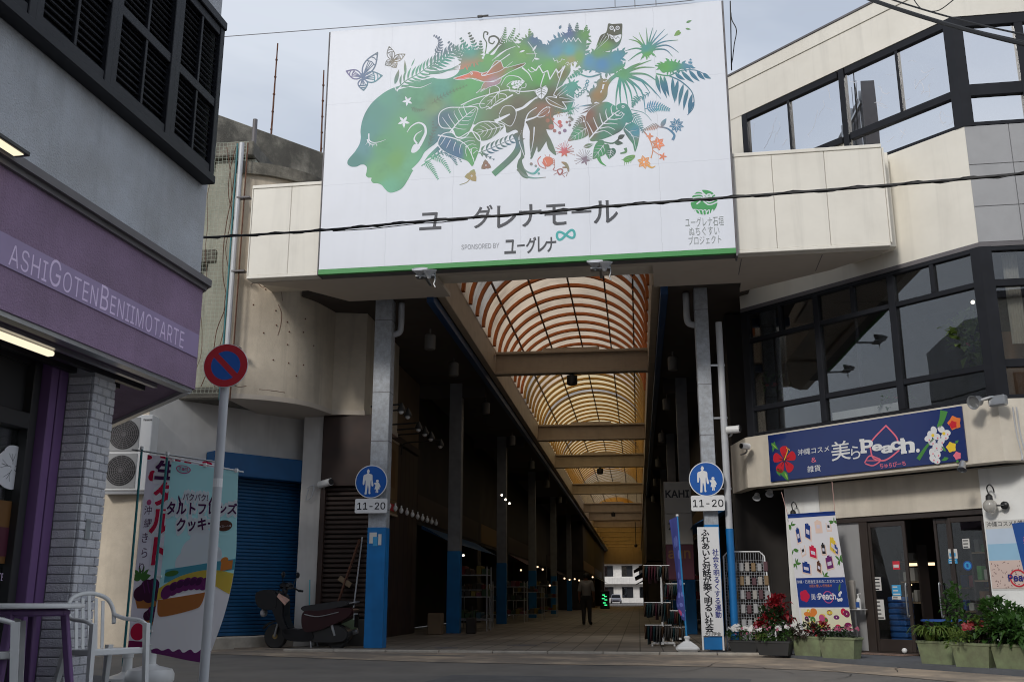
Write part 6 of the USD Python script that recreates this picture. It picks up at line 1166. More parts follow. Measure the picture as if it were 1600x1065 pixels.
for x, y, px0, px1, py0, py1, side, nm in ((580, 752, 552.5, 607, 778.5, 801, 0, 'left'), (1103.5, 748, 1080, 1132, 774, 797, 1, 'right')):
    Y_ = 18.55; c = Pp(x, y, Y_); F_ = Frame(c, (1, -.02 if side == 0 else -.10, 0))
    t = Thing('pedestrian_sign', f'round blue sign with white adult and child on the {nm} pillar', 'sign', 'pedestrian signs at the arcade entrance', loc=c)
    R_ = .31; mb = MB(); mb.poly(Point(0, 0).buffer(R_, 32), F_, -.012, 0); t.part('disc', mb, 'sign_white'); mb = MB(); mb.poly(Point(0, 0).buffer(R_ * .95, 32), F_, .0005, .002); t.part('blue_field', mb, 'sign_blue')
    k = R_ * 2.15; mb = MB()
    for g_ in (adult, child): mb.poly(affinity.translate(affinity.scale(g_, k, k, origin=(0, 0)), -.06, -R_ * .68), F_, .0025, .004)
    t.part('figures', mb, 'sign_white'); [t.part('bracket', MB().fbox(F_, -.2, .2, z, z + .03, -.04, -.013), 'galvanised') for z in (-.11, .08)]
    c2_ = Pp((px0 + px1) / 2, (py0 + py1) / 2, Y_); F2 = Frame(c2_, (1, -.02, 0)); w_ = (px1 - px0) / 1620 * Y_; h_ = (py1 - py0) / 1620 * Y_ * 1.04
    t = Thing('time_plate', f'white plate reading 11-20 under the {nm} round blue sign', 'sign', 'time plates at the arcade entrance', loc=c2_)
    mb = MB(); mb.poly(sbox(-w_ / 2 + .03, -h_ / 2 + .03, w_ / 2 - .03, h_ / 2 - .03).buffer(.03), F2, -.01, 0); t.part('plate', mb, 'sign_white')
    sh = text('11-20', .175, kind='en', align='c', bold=.010, sx=1.0); sh = affinity.translate(sh, 0, -.066); mb = MB(); mb.poly(sh, F2, .0005, .002); t.part('lettering', mb, 'sign_ink')
    mb = MB(); mb.fbox(F2, -.15, .15, -.02, .02, -.05, -.011); t.part('bracket', mb, 'galvanised')
# slogan board on the right pillar
S = Frame(Pp(1089, 823, 18.3), (1, .0, 0)); hS = Pp(1089, 823, 18.3)[2] - Pp(1094, 993, 18.3)[2]; wS = .375
T = Thing('slogan_board', 'tall white slogan board with vertical black and blue writing, standing against the right pillar', 'sign', loc=S.P(wS / 2, -hS, 0))
mb = MB(); mb.fbox(S, 0, wS, -hS, 0, -.03, 0, .004); T.part('panel', mb, 'sign_white')
for a in (0.0, wS - .03): mb = MB(); mb.fbox(S, a, a + .03, -hS - .235, -hS - .001, -.03, -.002, .003); T.part('leg', mb, 'sign_white')
mb = MB(); mb.fbox(S, .035, wS - .035, -hS - .22, -hS - .02, -.026, -.018); T.part('lower_plate', mb, 'blue_paint')
for i, ch in enumerate('ふれあいと対話が築く明るい社会'): mb = MB(); g_ = ctext_ = affinity.translate(text(ch, .152, align='c', bold=.028, sx=.98), .135, -.150 - .1165 * i); mb.poly(affinity.scale(g_, 1, .84, origin=(0, -.1 - .1165 * i)), S, .0005, .002); T.part('lettering', mb, 'sign_ink')
flat('ink_blue', (28, 36, 120))
for i, ch in enumerate('社会を明るくする運動'): mb = MB(); mb.poly(affinity.translate(text(ch, .118, align='c', bold=.018, sx=.95), .30, -.48 - .117 * i), S, .0005, .002); T.part('lettering', mb, 'ink_blue')
mb = MB(); mb.poly(text('大川学会', .068, .19, -hS + .012, align='c', bold=.012), S, .0005, .002); T.part('small_lettering', mb, 'sign_ink')
# navy nobori at the right of the entrance
Y3 = 18.35
T = Thing('shop_banner', 'narrow navy and violet upright banner on a blue pole beside the white slogan board', 'banner', loc=Pp(1074, 1003, Y3))
C3 = Cloth([Pp(1045, 812, Y3 - .1), Pp(1053, 870, Y3 - .1), Pp(1058, 915, Y3), Pp(1056, 945, Y3), Pp(1066, 966, Y3)], [Pp(1058, 806, Y3), Pp(1063, 870, Y3), Pp(1066, 915, Y3), Pp(1068, 945, Y3), Pp(1070, 970, Y3)], .02, .8, 1.0)
clothmat('c_nori', (78, 84, 158)); clothmat('c_nori2', (120, 130, 205)); mb = MB(); C3.mesh(mb); T.part('cloth', mb, 'c_nori', True)
cp(T, C3, unary_union([ell(rb.uniform(.1, .9), rb.uniform(.08, .9), .16, .03) for k in range(12)]), 'c_nori2', .003); cp(T, C3, ell(.3, .86, .3, .05), 'c_pink', .004)
flagpole(T, Pp(1073.5, 1003, Y3), Pp(1058, 803, Y3), .016, 'blue_pole'); cB = Pp(1074.5, 1019, Y3); cB[2] = .10
mb = MB(); mb.obox(cB + [0, 0, .05], (.40, .34, .10), np.eye(3), .04); mb.hull([cB + [dx, dy, .095] for dx in (-.17, .17) for dy in (-.14, .14)] + [cB + [dx, dy, .17] for dx in (-.06, .06) for dy in (-.05, .05)]); mb.tube([cB + [0, 0, .16], cB + [0, 0, .26]], .04, 12); T.part('water_base', mb, 'white_plastic')
mb = MB(); mb.tube([cB + [0, 0, .22], cB + [0, 0, .25]], .055, 12); T.part('base_cap', mb, 'white_plastic')

# ------------------------------------------------------------------ plastic chairs and the table on the shop terrace
def chair(label, loc, rz):
    T = Thing('plastic_chair', label, 'chair', 'white plastic armchairs on the terrace', loc=loc, local=True, rotz=rz)
    mb = MB(); mb.hull([(x, y, z) for x, y, z in ((-.22, -.22, .41), (.22, -.22, .41), (-.2, .2, .39), (.2, .2, .39), (-.23, -.23, .43), (.23, -.23, .43), (-.21, .21, .405), (.21, .21, .405))]); T.part('seat', mb, 'white_plastic', 30)
    arcp = spline([(-.23, .20, .62), (-.235, .24, .74), (-.17, .275, .84), (0, .295, .88), (.17, .275, .84), (.235, .24, .74), (.23, .20, .62)], 6); mb = MB(); mb.tube(arcp, .019, 8); T.part('back_frame', mb, 'white_plastic', True)
    for k in range(5):
        x = -.13 + .065 * k; mb = MB(); mb.bar((x, .20, .41), (x * 1.05, .285 - abs(x) * .15, .86 - abs(x) * .35), .034, .010, .003); T.part('back_slat', mb, 'white_plastic')
    for s in (-1, 1):
        mb = MB(); mb.tube(spline([(s * .23, .22, .70), (s * .265, .10, .665), (s * .275, -.12, .65), (s * .27, -.23, .62)], 5), .018, 8); T.part('armrest', mb, 'white_plastic', True)
        mb = MB(); mb.hull([(s * .27 + dx, -.24 + dy, .63) for dx in (-.02, .02) for dy in (-.03, .03)] + [(s * .285 + dx, -.29 + dy, 0) for dx in (-.018, .018) for dy in (-.022, .022)]); T.part('leg', mb, 'white_plastic', 30)
        mb = MB(); mb.hull([(s * .215 + dx, .21 + dy, .44) for dx in (-.03, .02) for dy in (-.03, .03)] + [(s * .26 + dx, .30 + dy, 0) for dx in (-.018, .018) for dy in (-.022, .022)]); T.part('leg', mb, 'white_plastic', 30)
        mb = MB(); mb.bar((s * .25, -.24, .40), (s * .22, .2, .39), .03, .05, .006); T.part('seat_rail', mb, 'white_plastic')
    mb = MB(); mb.bar((-.25, -.235, .40), (.25, -.235, .40), .03, .05, .006); T.part('seat_rail', mb, 'white_plastic')
    return T
ch1 = chair('white plastic armchair with slatted back right of the purple legged table', (-4.36, 8.1, .2), 62)
UsdGeom.Xformable(ch1.prim).AddScaleOp().Set(Gf.Vec3f(.90, .90, .95))
dup(ch1, 'white plastic armchair cut off by the left picture edge, under the table', (-4.80, 7.15, .2), 118)
T = Thing('terrace_table', 'pale table on purple splayed legs on the purple shop terrace', 'table', loc=(-4.85, 7.45, .2))
tc = Pp(38, 938, 7.4); mb = MB(); mb.lathe((tc[0], tc[1], .925), [(.40, -.005), (.43, 0), (.435, .012), (.43, .028), (.40, .032)], 40); T.part('table_top', mb, 'white_plastic', 40)
mb = MB(); mb.tube([(tc[0] + .31 * math.cos(a), tc[1] + .31 * math.sin(a), .89) for a in np.linspace(0, 6.2832, 25)], .025, 6); T.part('apron', mb, 'purple_paint')
for a in (.25, 1.9, 3.5, 5.0): mb = MB(); mb.bar((tc[0] + .30 * math.cos(a), tc[1] + .30 * math.sin(a), .91), (tc[0] + .42 * math.cos(a), tc[1] + .42 * math.sin(a), .2), .05, .05, .006); T.part('leg', mb, 'purple_paint')
# ------------------------------------------------------------------ alley: air conditioner, map
T = Thing('air_conditioner', 'white two fan air conditioner unit mounted on the alley wall above the banners', 'air conditioner', loc=Pp(210, 765, 17.2))
A = Frame(Pp(160, 766, 17.2), (1, .10, 0)); wA, hA = .80, 1.38
mb = MB(); mb.fbox(A, 0, wA, 0, hA, -.34, 0, .012); T.part('casing', mb, 'white_plastic')
for z in (.05, .71):
    cx, cz = .30, z + .31; mb = MB(); mb.poly(sbox(.02, z, .58, z + .62), A, .001, .012); fp = T.part('fan_panel', mb, paint('ac_grey', (.30, .30, .30), rough=.5, var=.05) if z < .1 else 'ac_grey')
    mb = MB(); mb.poly(Point(cx, cz).buffer(.275, 24), A, .013, .016); T.part('fan_hole', mb, 'black_metal')
    mb = MB()
    for r_ in np.arange(.04, .28, .035): mb.poly(Point(cx, cz).buffer(r_ + .004, 16).difference(Point(cx, cz).buffer(r_ - .004, 16)), A, .02, .026)
    for k in range(8): a = k * math.pi / 8; mb.poly(LineString([(cx - .27 * math.cos(a), cz - .27 * math.sin(a)), (cx + .27 * math.cos(a), cz + .27 * math.sin(a))]).buffer(.003), A, .018, .024)
    T.part('fan_guard', mb, 'trim_grey')
mb = MB(); mb.poly(text('Panasonic', .055, .63, 1.27, kind='en', bold=.02, sx=.62), A, .0005, .002); T.part('lettering', mb, 'sign_ink')
mb = MB(); mb.fbox(A, 0, wA, -.06, -.002, -.34, -.02); T.part('bracket', mb, 'galvanised')
T = Thing('town_map', 'yellow edged town map board on the alley wall under the air conditioner', 'sign', loc=Pp(164, 884, 18.4))
Mf = Frame(Pp(146, 930, 18.5), (1, .0, 0)); mb = MB(); mb.fbox(Mf, 0, .37, 0, 1.06, -.03, 0, .004); T.part('board', mb, flat('map_yellow', (225, 170, 50))); mb = MB(); mb.fbox(Mf, .0, .34, .04, 1.02, .0005, .003); T.part('sheet', mb, flat('map_sheet', (215, 210, 190)))
for k in range(60):
    mb = MB() if k % 20 == 0 else mb; x, z = rb.uniform(.02, .30), rb.uniform(.06, .96); mb.fbox(Mf, x, x + rb.uniform(.02, .07), z, z + rb.uniform(.015, .05), .0035 + .00005 * k, .005 + .00005 * k)
    if k % 20 == 19: T.part('map_print', mb, ['print_red', 'print_yellow', 'print_blue'][k // 20], kind='stuff')
mb = MB(); p0 = BSH.P(-4.3, 0, 0); mb.box(-12.5, -9.6, 18.56, 18.7, 0, 4.6); single('alley_wall', mb, 'wall_cream', 'peeling beige wall at the end of the alley behind the banners', 'wall')
# ------------------------------------------------------------------ scooter in front of the brown shutter (local: x to its front, z up), then turned to face left
paint('scooter_black', (.008, .008, .010), rough=.28, var=.2, spec=.4); paint('scooter_plum', (.030, .009, .011), rough=.3, var=.2, spec=.4); paint('seat_vinyl', (.016, .016, .018), rough=.5); flat('towel_pink', (205, 165, 150)); flat('pan_blue', (95, 180, 190)); flat('rim_gold', (150, 130, 85), metal=.6)
sp = (atZ(428, 1012, .06) + atZ(551, 1012, .06)) / 2 + np.array([.02, -.5, 0])
T = Thing('motor_scooter', 'black motor scooter parked facing left in front of the brown shutter', 'scooter', loc=sp, local=True, rotz=174)
SF = Frame((0, 0, 0), (1, 0, 0), (0, 0, 1))
def wheel(x, r, w):
    Mx = np.array([[1, 0, 0], [0, 0, -1], [0, 1, 0]]); mb = MB(); mb.lathe((x, 0, r), [(r * .66, -w * .45), (r * .86, -w * .5), (r * .97, -w * .3), (r, 0), (r * .97, w * .3), (r * .86, w * .5), (r * .66, w * .45)], 24, Mx); ty = T.part('wheel', mb, 'black_rubber', 35)
    mb = MB(); rim = Point(x, r).buffer(r * .70, 20).difference(Point(x, r).buffer(r * .58, 20)); mb.poly(rim, SF, -w * .35, w * .35); T.part('rim', mb, 'rim_gold', under=ty); mb = MB()
    for k in range(6): a = k * math.pi / 3; mb.bar((x, 0, r), (x + r * .62 * math.cos(a), 0, r + r * .62 * math.sin(a)), .022, .03, .004)
    mb.poly(Point(x, r).buffer(.05, 12), SF, -.05, .05); T.part('spokes', mb, 'rim_gold', under=ty)
wheel(.62, .235, .10); wheel(-.62, .235, .11)
def body(name, pts, w0, mat, n=5, taper_=.75):
    g = blob(pts, n); mb = MB(); v, f = trimesh.creation.triangulate_polygon(g, engine='earcut'); mb.poly(g.buffer(-.012), SF, -w0, w0); mb.poly(g, SF, -w0 * taper_, w0 * taper_); return T.part(name, mb, mat, 30)
body('front_shield', [(.62, .62), (.70, .80), (.66, .98), (.52, 1.02), (.44, .90), (.42, .60), (.30, .36), (.24, .30), (.34, .26), (.50, .40)], .17, 'scooter_black')
body('front_fender', [(.40, .42), (.50, .50), (.66, .52), (.84, .44), (.88, .36), (.80, .44), (.62, .49), (.46, .40)], .075, 'scooter_black')
body('floor_board', [(.40, .22), (.42, .38), (.1, .37), (-.12, .42), (-.20, .18), (.2, .15)], .17, 'scooter_black')
body('rear_body', [(.0, .70), (.05, .50), (-.04, .32), (-.30, .34), (-.58, .44), (-.88, .58), (-.95, .74), (-.6, .76), (-.3, .72)], .19, 'scooter_plum')
body('seat', [(.04, .70), (.05, .78), (-.2, .82), (-.5, .86), (-.80, .88), (-.86, .80), (-.5, .72), (-.2, .66)], .18, 'seat_vinyl')
body('engine_case', [(-.06, .32), (-.2, .42), (-.6, .46), (-.86, .34), (-.80, .16), (-.4, .13), (-.12, .16)], .15, 'black_metal')
body('front_basket', [(.58, .74), (.94, .76), (1.0, 1.04), (.62, 1.06)], .18, 'scooter_black')
mb = MB(); mb.ball((.90, 0, .66), .085, 10, (.8, 1.1, .9)); T.part('headlight', mb, 'pipe_white', True)
mb = MB(); mb.tube([(.50, 0, .95), (.44, 0, 1.12)], .03, 8); mb.tube(spline([(.36, -.34, 1.07), (.42, -.2, 1.12), (.45, 0, 1.12), (.42, .2, 1.12), (.36, .34, 1.07)], 5), .016, 8); T.part('handlebar', mb, 'black_metal', True)
for s in (-1, 1):
    mb = MB(); mb.tube([(.37, s * .33, 1.07), (.30, s * .40, 1.06)], .022, 8); T.part('grip', mb, 'black_rubber'); mb = MB(); mb.tube(spline([(.42, s * .2, 1.12), (.42, s * .26, 1.24), (.40, s * .30, 1.30)], 4), .008, 6); T.part('mirror_stem', mb, 'black_metal'); mb = MB(); mb.ball((.39, s * .32, 1.36), .075, 8, (.35, 1.0, .8)); T.part('mirror', mb, 'black_metal', True)
    mb = MB(); mb.tube([(.50, s * .07, .72), (.62, s * .075, .235)], .022, 8); T.part('fork', mb, 'galvanised')
mb = MB(); mb.tube(spline([(-.30, -.14, .22), (-.6, -.16, .24), (-.95, -.16, .34)], 5), [.03] * 5 + [.05] * 6, 10); T.part('exhaust', mb, 'galvanised', True)
for s in (-1, 1): mb = MB(); mb.tube([(-.12, s * .12, .26), (-.18, s * .16, .0)], .014, 6); T.part('stand', mb, 'galvanised')
mb = MB(); mb.tube(spline([(-.80, .12, .82), (-.98, .10, .86), (-.98, -.10, .86), (-.80, -.12, .82)], 5), .013, 6); T.part('grab_rail', mb, 'galvanised')
mb = MB(); mb.obox((-.90, 0, .70), (.05, .2, .08), np.eye(3), .015); T.part('tail_light', mb, 'sign_red'); mb = MB(); mb.obox((-.98, 0, .52), (.015, .18, .22), np.eye(3)); T.part('mud_flap', mb, 'scooter_black')
mb = MB(); mb.obox((.47, 0, 1.16), (.20, .24, .12), np.eye(3), .04); T.part('handlebar_cover', mb, 'scooter_black')
mb = MB(); mb.hull([(.56, .19, .96), (.38, .20, .80), (.36, .20, .84), (.52, .19, 1.02), (.56, -.02, 1.0), (.38, .0, .9)]); single_ = T.part('folded_cloth', mb, 'towel_pink')
mb = MB(); mb.obox((-.965, 0, .60), (.012, .20, .12), np.eye(3), .004); T.part('number_plate', mb, 'dim_plate' if 'dim_plate' in MATS else flat('dim_plate', (190, 190, 185)))
for s in (-1, 1): mb = MB(); mb.ball((.80, s * .14, .80), .035, 6, (1.3, .6, .8)); T.part('indicator', mb, 'sign_red' if s > 0 else 'poster_brown', True); mb = MB(); mb.tube([(-.55, s * .15, .46), (-.62, s * .13, .26)], .028, 8); T.part('shock_absorber', mb, 'galvanised')
mb = MB(); mb.tube(spline([(-.02, .195, .64), (-.3, .20, .60), (-.7, .20, .68)], 5), .009, 6); mb.tube(spline([(-.02, -.195, .64), (-.3, -.20, .60), (-.7, -.20, .68)], 5), .009, 6); T.part('trim_strip', mb, 'galvanised', kind='stuff')
for s in (-1, 1): mb = MB(); mb.tube(spline([(.40, s * .24, 1.10), (.54, s * .16, 1.08), (.58, s * .08, .96)], 4), .007, 5); T.part('brake_cable', mb, 'black_rubber')
# brooms, dustpan and boards behind it
pb = lambda x, y, Y=19.6: atY(x, y, min(Y, 19.66) if Y > 19.7 else Y)
def lean(name, mat, p, q, w, h, label, cat, extra=None):
    mb = MB(); mb.bar(p, q, w, h, .003) if h else mb.tube([p, q], w, 8); single(name, mb, mat, label, cat)
lean('timber_board', 'rusty', pb(513, 985), pb(562, 842), .09, .03, 'brown timber board leaning against the brown shutter behind the scooter', 'board')
lean('white_pole', 'pipe_white', pb(548, 985, 22.2), pb(566, 838, 22.2), .014, 0, 'thin white pole leaning beside the left blue pillar base', 'pole')
mb = MB(); mb.tube([pb(483, 985, 20.9), pb(484, 905, 20.9)], .013, 8); mb.obox(pb(484, 985, 20.9) + [.05, 0, .02], (.30, .18, .05), np.eye(3), .01); mb.obox(pb(492, 968, 20.9), (.10, .05, .16), np.eye(3), .01); single('dustpan', mb, 'pan_blue', 'pale blue long handled dustpan behind the scooter floor board', 'dustpan')
lean('wooden_offcut', 'tan_wall', pb(530, 902), pb(548, 914), .05, .10, 'short wooden offcut nailed across the leaning board', 'board')
mb = MB(); mb.hull([pb(520, 965, 21.9) + [dx, dy, dz] for dx, dz in ((-.2, -.3), (.45, -.3), (.5, .06), (-.1, .02)) for dy in (-.1, .1)]); single('sack', mb, flat('sack_green', (120, 135, 105)), 'pale green sack in the heap behind the scooter seat', 'sack')
# security lamp at the post
def cctv(label, c, d, mat='white_plastic', L=.26, r=.055, group=None):
    c = np.asarray(c, float); d = np.asarray(d, float) / np.linalg.norm(d); t = Thing('security_camera', label, 'camera', group, loc=c); mb = MB(); mb.tube([c, c + d * L], r, 12); t.part('body', mb, mat, 40)
    mb = MB(); mb.tube([c + d * (L + .001), c + d * (L + .02)], r * .8, 12); t.part('lens', mb, 'black_metal', 40); mb = MB(); mb.tube(spline([c + d * L * .4, c + d * L * .3 + [0, .05, -.1], c + d * L * .2 + [-.1, .25, -.12]], 4), .018, 6); t.part('arm', mb, 'galvanised'); return t
cctv('white security camera on the wall post above the scooter', pb(500, 757, 22.6), (1, -.6, .15), L=.32, r=.075)
mb = MB(); mb.tube(spline([pb(480, 762, 22.7), pb(490, 758, 22.6), pb(487, 775, 22.6), pb(478, 780, 22.7), pb(482, 764, 22.7)], 5), .012, 6); single('coiled_cable', mb, 'pipe_white', 'loop of pale cable under the security camera on the white post', 'cable')
# ------------------------------------------------------------------ overhead cables
def wire(pts, r, label, name='overhead_cable', mat='cable_black'):
    mb = MB(); mb.tube(spline(pts, 10), r, 6); single(name, mb, mat, label, 'cable')
wl = [atY(x, y, Y) for x, y, Y in ((250, 374, 13.5), (340, 370, 13.3), (500, 360, 13.0), (655, 346, 12.6), (820, 334, 12.2), (965, 321, 11.8), (1145, 308, 11.4), (1380, 290, 10.9), (1600, 271, 10.4), (1900, 240, 9.8))]
mb = MB(); P_ = spline(wl, 12); mb.tube(P_, .018, 6); tw = np.array([P_[i] + np.array([0, .02 * math.sin(i * 1.3), .022 * math.cos(i * 1.3)]) for i in range(len(P_))]); mb.tube(tw, .009, 5); single('overhead_cable', mb, 'cable_black', 'black twisted cable crossing the street in front of the billboard lettering', 'cable')
mb = MB(); mb.tube([atY(x, y, 12.9) for x, y in ((520, 361), (580, 357.5), (655, 349), (690, 347.5), (730, 341))], .007, 5); single('thin_cable', mb, 'cable_black', 'thin slack cable hanging just under the street cable at its left', 'cable')
for i, (a, b, r, lb) in enumerate((((1340, -8), (1640, 78), .024, 'upper thick cable'), ((1352, -3), (1640, 73), .012, 'thin cable right under the thick one'), ((1366, -10), (1640, 62), .010, 'topmost thin cable'))):
    p, q = atY(*a, 11.5), atY(*b, 9.6); wire(sag(p, q, .05), r, lb + ' at the top right corner over the corner building')
wire([atY(1425, -5, 11.2), atY(1440, 14, 11.0), atY(1465, 17, 10.9), atY(1490, 0, 10.8)], .006, 'thin looped wire under the thick cables at the top right')
wire([atP(x, y, G.o + G.w * .04, G.w) for x, y in ((345, 58), (515, 45), (750, 27), (960, 12), (1070, 2), (1100, -3))], .008, 'thin cable running along the billboard top edge', mat='trim_grey')
mb = MB(); c = atP(750, 26, G.o + G.w * .04, G.w); mb.obox(c, (.10, .04, .05), np.eye(3), .01); mb.tube([c, c + [.16, 0, .01]], .02, 6); single('cable_clamp', mb, 'black_metal', 'small dark clamp on the cable above the billboard', 'clamp')
mb = MB(); mb.tube(spline([atY(1142, y, 16.85) + [dx, 0, 0] for y, dx in ((20, 0), (32, .02), (48, .10), (70, .06), (92, .03), (100, .01))], 6), .010, 5); mb.tube([atY(1141, 2, 16.85), atY(1143, 110, 16.85)], .012, 5); single('loose_cable', mb, 'cable_black', 'loose black cable loop hanging at the right edge of the billboard', 'cable')
for k, x in enumerate((961, 992, 1025)): p = atP(x, 8, G.o + G.w * -.05, G.w); mb = MB(); mb.tube([p - [0, 0, .05], p + [0, 0, .6]], .007, 5); single('wire_stay', mb, 'black_metal', ['left', 'middle', 'right'][k] + ' one of the three thin stays above the billboard top', 'stay', 'thin stays above the billboard')
# ------------------------------------------------------------------ arcade: left side shops
YE = 127.5
def wallbox(name, x0, x1, y0, y1, z0, z1, mat, label, cat='wall', group=None): mb = MB(); mb.box(x0, x1, y0, y1, z0, z1, .01); return single(name, mb, mat, label, cat, group)
T = Thing('arcade_shop', 'brown boarded shop front with tan upper wall, first on the left inside the arcade', 'shop', loc=(-6, 19.6, .1))
mb = MB(); mb.box(-6.25, -5.85, 20.05, 26.8, 4.9, 6.7); T.part('upper_wall', mb, 'tan_wall'); mb = MB(); mb.box(-6.25, -5.80, 19.95, 26.8, 4.72, 4.9, .01); T.part('ledge', mb, 'wood_brown')
for k in range(14): y = 19.95 + k * .49; mb = MB(); mb.box(-6.2, -5.86, y + .004, y + .484, .1, 4.70, .006); T.part('board', mb, 'wood_brown')
mb = MB(); mb.box(-5.855, -5.84, 21.2, 21.3, 1.45, 1.85); T.part('paper_notice', mb, 'paper')
sgn = Frame((-5.78, 21.0, 2.95), (0, 1, 0)); T = Thing('poster_board', 'faded framed poster board under gooseneck lamps on the left arcade wall', 'poster', loc=(-5.78, 21.0, 2.95))
mb = MB(); mb.fbox(sgn, 0, 3.2, 0, 1.7, -.06, -.002); T.part('panel', mb, flat('poster_dim', (120, 95, 60))); mb = MB(); mb.fbox(sgn, -.04, 3.24, -.05, -.002, -.07, .01); mb.fbox(sgn, -.05, -.002, 0, 1.7, -.07, .01); mb.fbox(sgn, -.04, 3.24, 1.702, 1.75, -.07, .01); T.part('frame', mb, 'beam_cream')
for a0, a1, z0, z1, mt in ((.1, .9, .2, .9, 'print_green'), (.9, 1.8, .5, 1.3, 'print_red'), (.2, 2.9, .05, .22, 'print_red'), (2.0, 2.9, .6, 1.5, 'poster_brown')): mb = MB(); mb.fbox(sgn, a0, a1, z0, z1, .001, .003 + .001 * a0); T.part('poster_print', mb, mt)
def goose(x, y, z, label, L=.95):
    t = Thing('gooseneck_lamp', label, 'lamp', 'gooseneck lamps on the left arcade wall', loc=(x, y, z)); p = spline([(x, y, z), (x + .02, y, z + .22), (x + .14, y, z + .30), (x + L * .6, y, z + .33), (x + L, y, z + .35)], 6); mb = MB(); mb.tube(p, .018, 6); t.part('arm', mb, 'black_metal', True)
    mb = MB(); mb.lathe((x + L + .04, y, z + .20), [(.09, 0), (.085, .05), (.04, .14), (.02, .18)], 12); t.part('shade', mb, 'black_metal', 40); mb = MB(); mb.ball((x + L + .04, y, z + .20), .06, 6); t.part('bulb', mb, 'white_plastic', True); return t
gl = None
for i, y in enumerate((20.2, 20.8, 21.9, 22.6, 23.3, 24.5)): goose(-5.78, y, 4.55 if i < 2 else 4.45, ['nearest', 'second', 'third', 'fourth', 'fifth', 'farthest'][i] + ' gooseneck lamp above the faded poster board')
mb = MB(); bl_ = [(-5.2, y, 3.02 - .03 * math.sin((y - 19.4) * 2.0)) for y in np.linspace(19.4, 26.5, 30)]; mb.tube(bl_, .006, 4); single('light_string', mb, 'cable_black', 'dark cable carrying the row of bulbs along the left shop', 'cable')
for i, y in enumerate(np.linspace(19.9, 26.2, 12)): mb = MB(); mb.tube([(-5.2, y, 2.99), (-5.2, y, 2.93)], .018, 6); mb.ball((-5.2, y, 2.88), .05, 6, (1, 1, 1.3)); single('light_bulb', mb, 'white_plastic', 'unlit white bulb hanging in the row along the brown boarded shop', 'bulb', 'row of unlit bulbs', smooth=True)
rs = np.random.default_rng(31)
names = ['second', 'third', 'fourth', 'fifth', 'sixth', 'seventh', 'eighth', 'ninth', 'tenth', 'eleventh']
def shoprow(side):
    y = 26.9 if side < 0 else 21.0; k = 0
    while y < YE - 1:
        L = rs.uniform(8, 12) if y < 70 else 20; y1 = min(y + L, YE); nm = names[min(k, 9)]; x0, x1 = (-6.9, -5.95 if y < 74 else -4.1) if side < 0 else (2.0 if y < 50 else .55, 2.9)
        T = Thing('arcade_shop', f'dim shop front, {nm} on the {"left" if side < 0 else "right"} inside the arcade', 'shop', 'dim shop fronts inside the arcade', loc=((x0 + x1) / 2, y, .1))
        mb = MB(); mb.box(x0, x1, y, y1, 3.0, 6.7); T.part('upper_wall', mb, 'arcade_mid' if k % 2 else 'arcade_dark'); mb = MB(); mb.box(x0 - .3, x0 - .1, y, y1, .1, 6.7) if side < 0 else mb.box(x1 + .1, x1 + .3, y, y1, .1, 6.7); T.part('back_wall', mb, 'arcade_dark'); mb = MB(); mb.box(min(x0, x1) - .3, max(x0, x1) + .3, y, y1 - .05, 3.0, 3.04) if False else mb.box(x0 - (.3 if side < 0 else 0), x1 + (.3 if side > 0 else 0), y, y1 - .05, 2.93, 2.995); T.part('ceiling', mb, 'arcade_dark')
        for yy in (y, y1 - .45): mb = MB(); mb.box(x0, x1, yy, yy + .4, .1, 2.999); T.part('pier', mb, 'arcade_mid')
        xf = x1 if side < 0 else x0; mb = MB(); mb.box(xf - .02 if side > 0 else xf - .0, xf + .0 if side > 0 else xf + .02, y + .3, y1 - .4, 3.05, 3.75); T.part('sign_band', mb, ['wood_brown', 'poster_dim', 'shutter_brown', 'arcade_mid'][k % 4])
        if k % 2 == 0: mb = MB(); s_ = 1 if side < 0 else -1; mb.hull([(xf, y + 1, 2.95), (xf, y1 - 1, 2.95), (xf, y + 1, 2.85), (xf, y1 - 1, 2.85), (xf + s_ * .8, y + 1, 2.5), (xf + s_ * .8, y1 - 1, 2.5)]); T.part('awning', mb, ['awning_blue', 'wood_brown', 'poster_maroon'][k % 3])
        y = y1; k += 1
shoprow(-1); shoprow(1)
mb = MB(); mb.box(1.95, 2.9, 20.5, 20.95, .1, 6.7); single('arcade_wall', mb, 'arcade_dark', 'dark plain wall at the right entrance corner behind the rain pipe', 'wall')
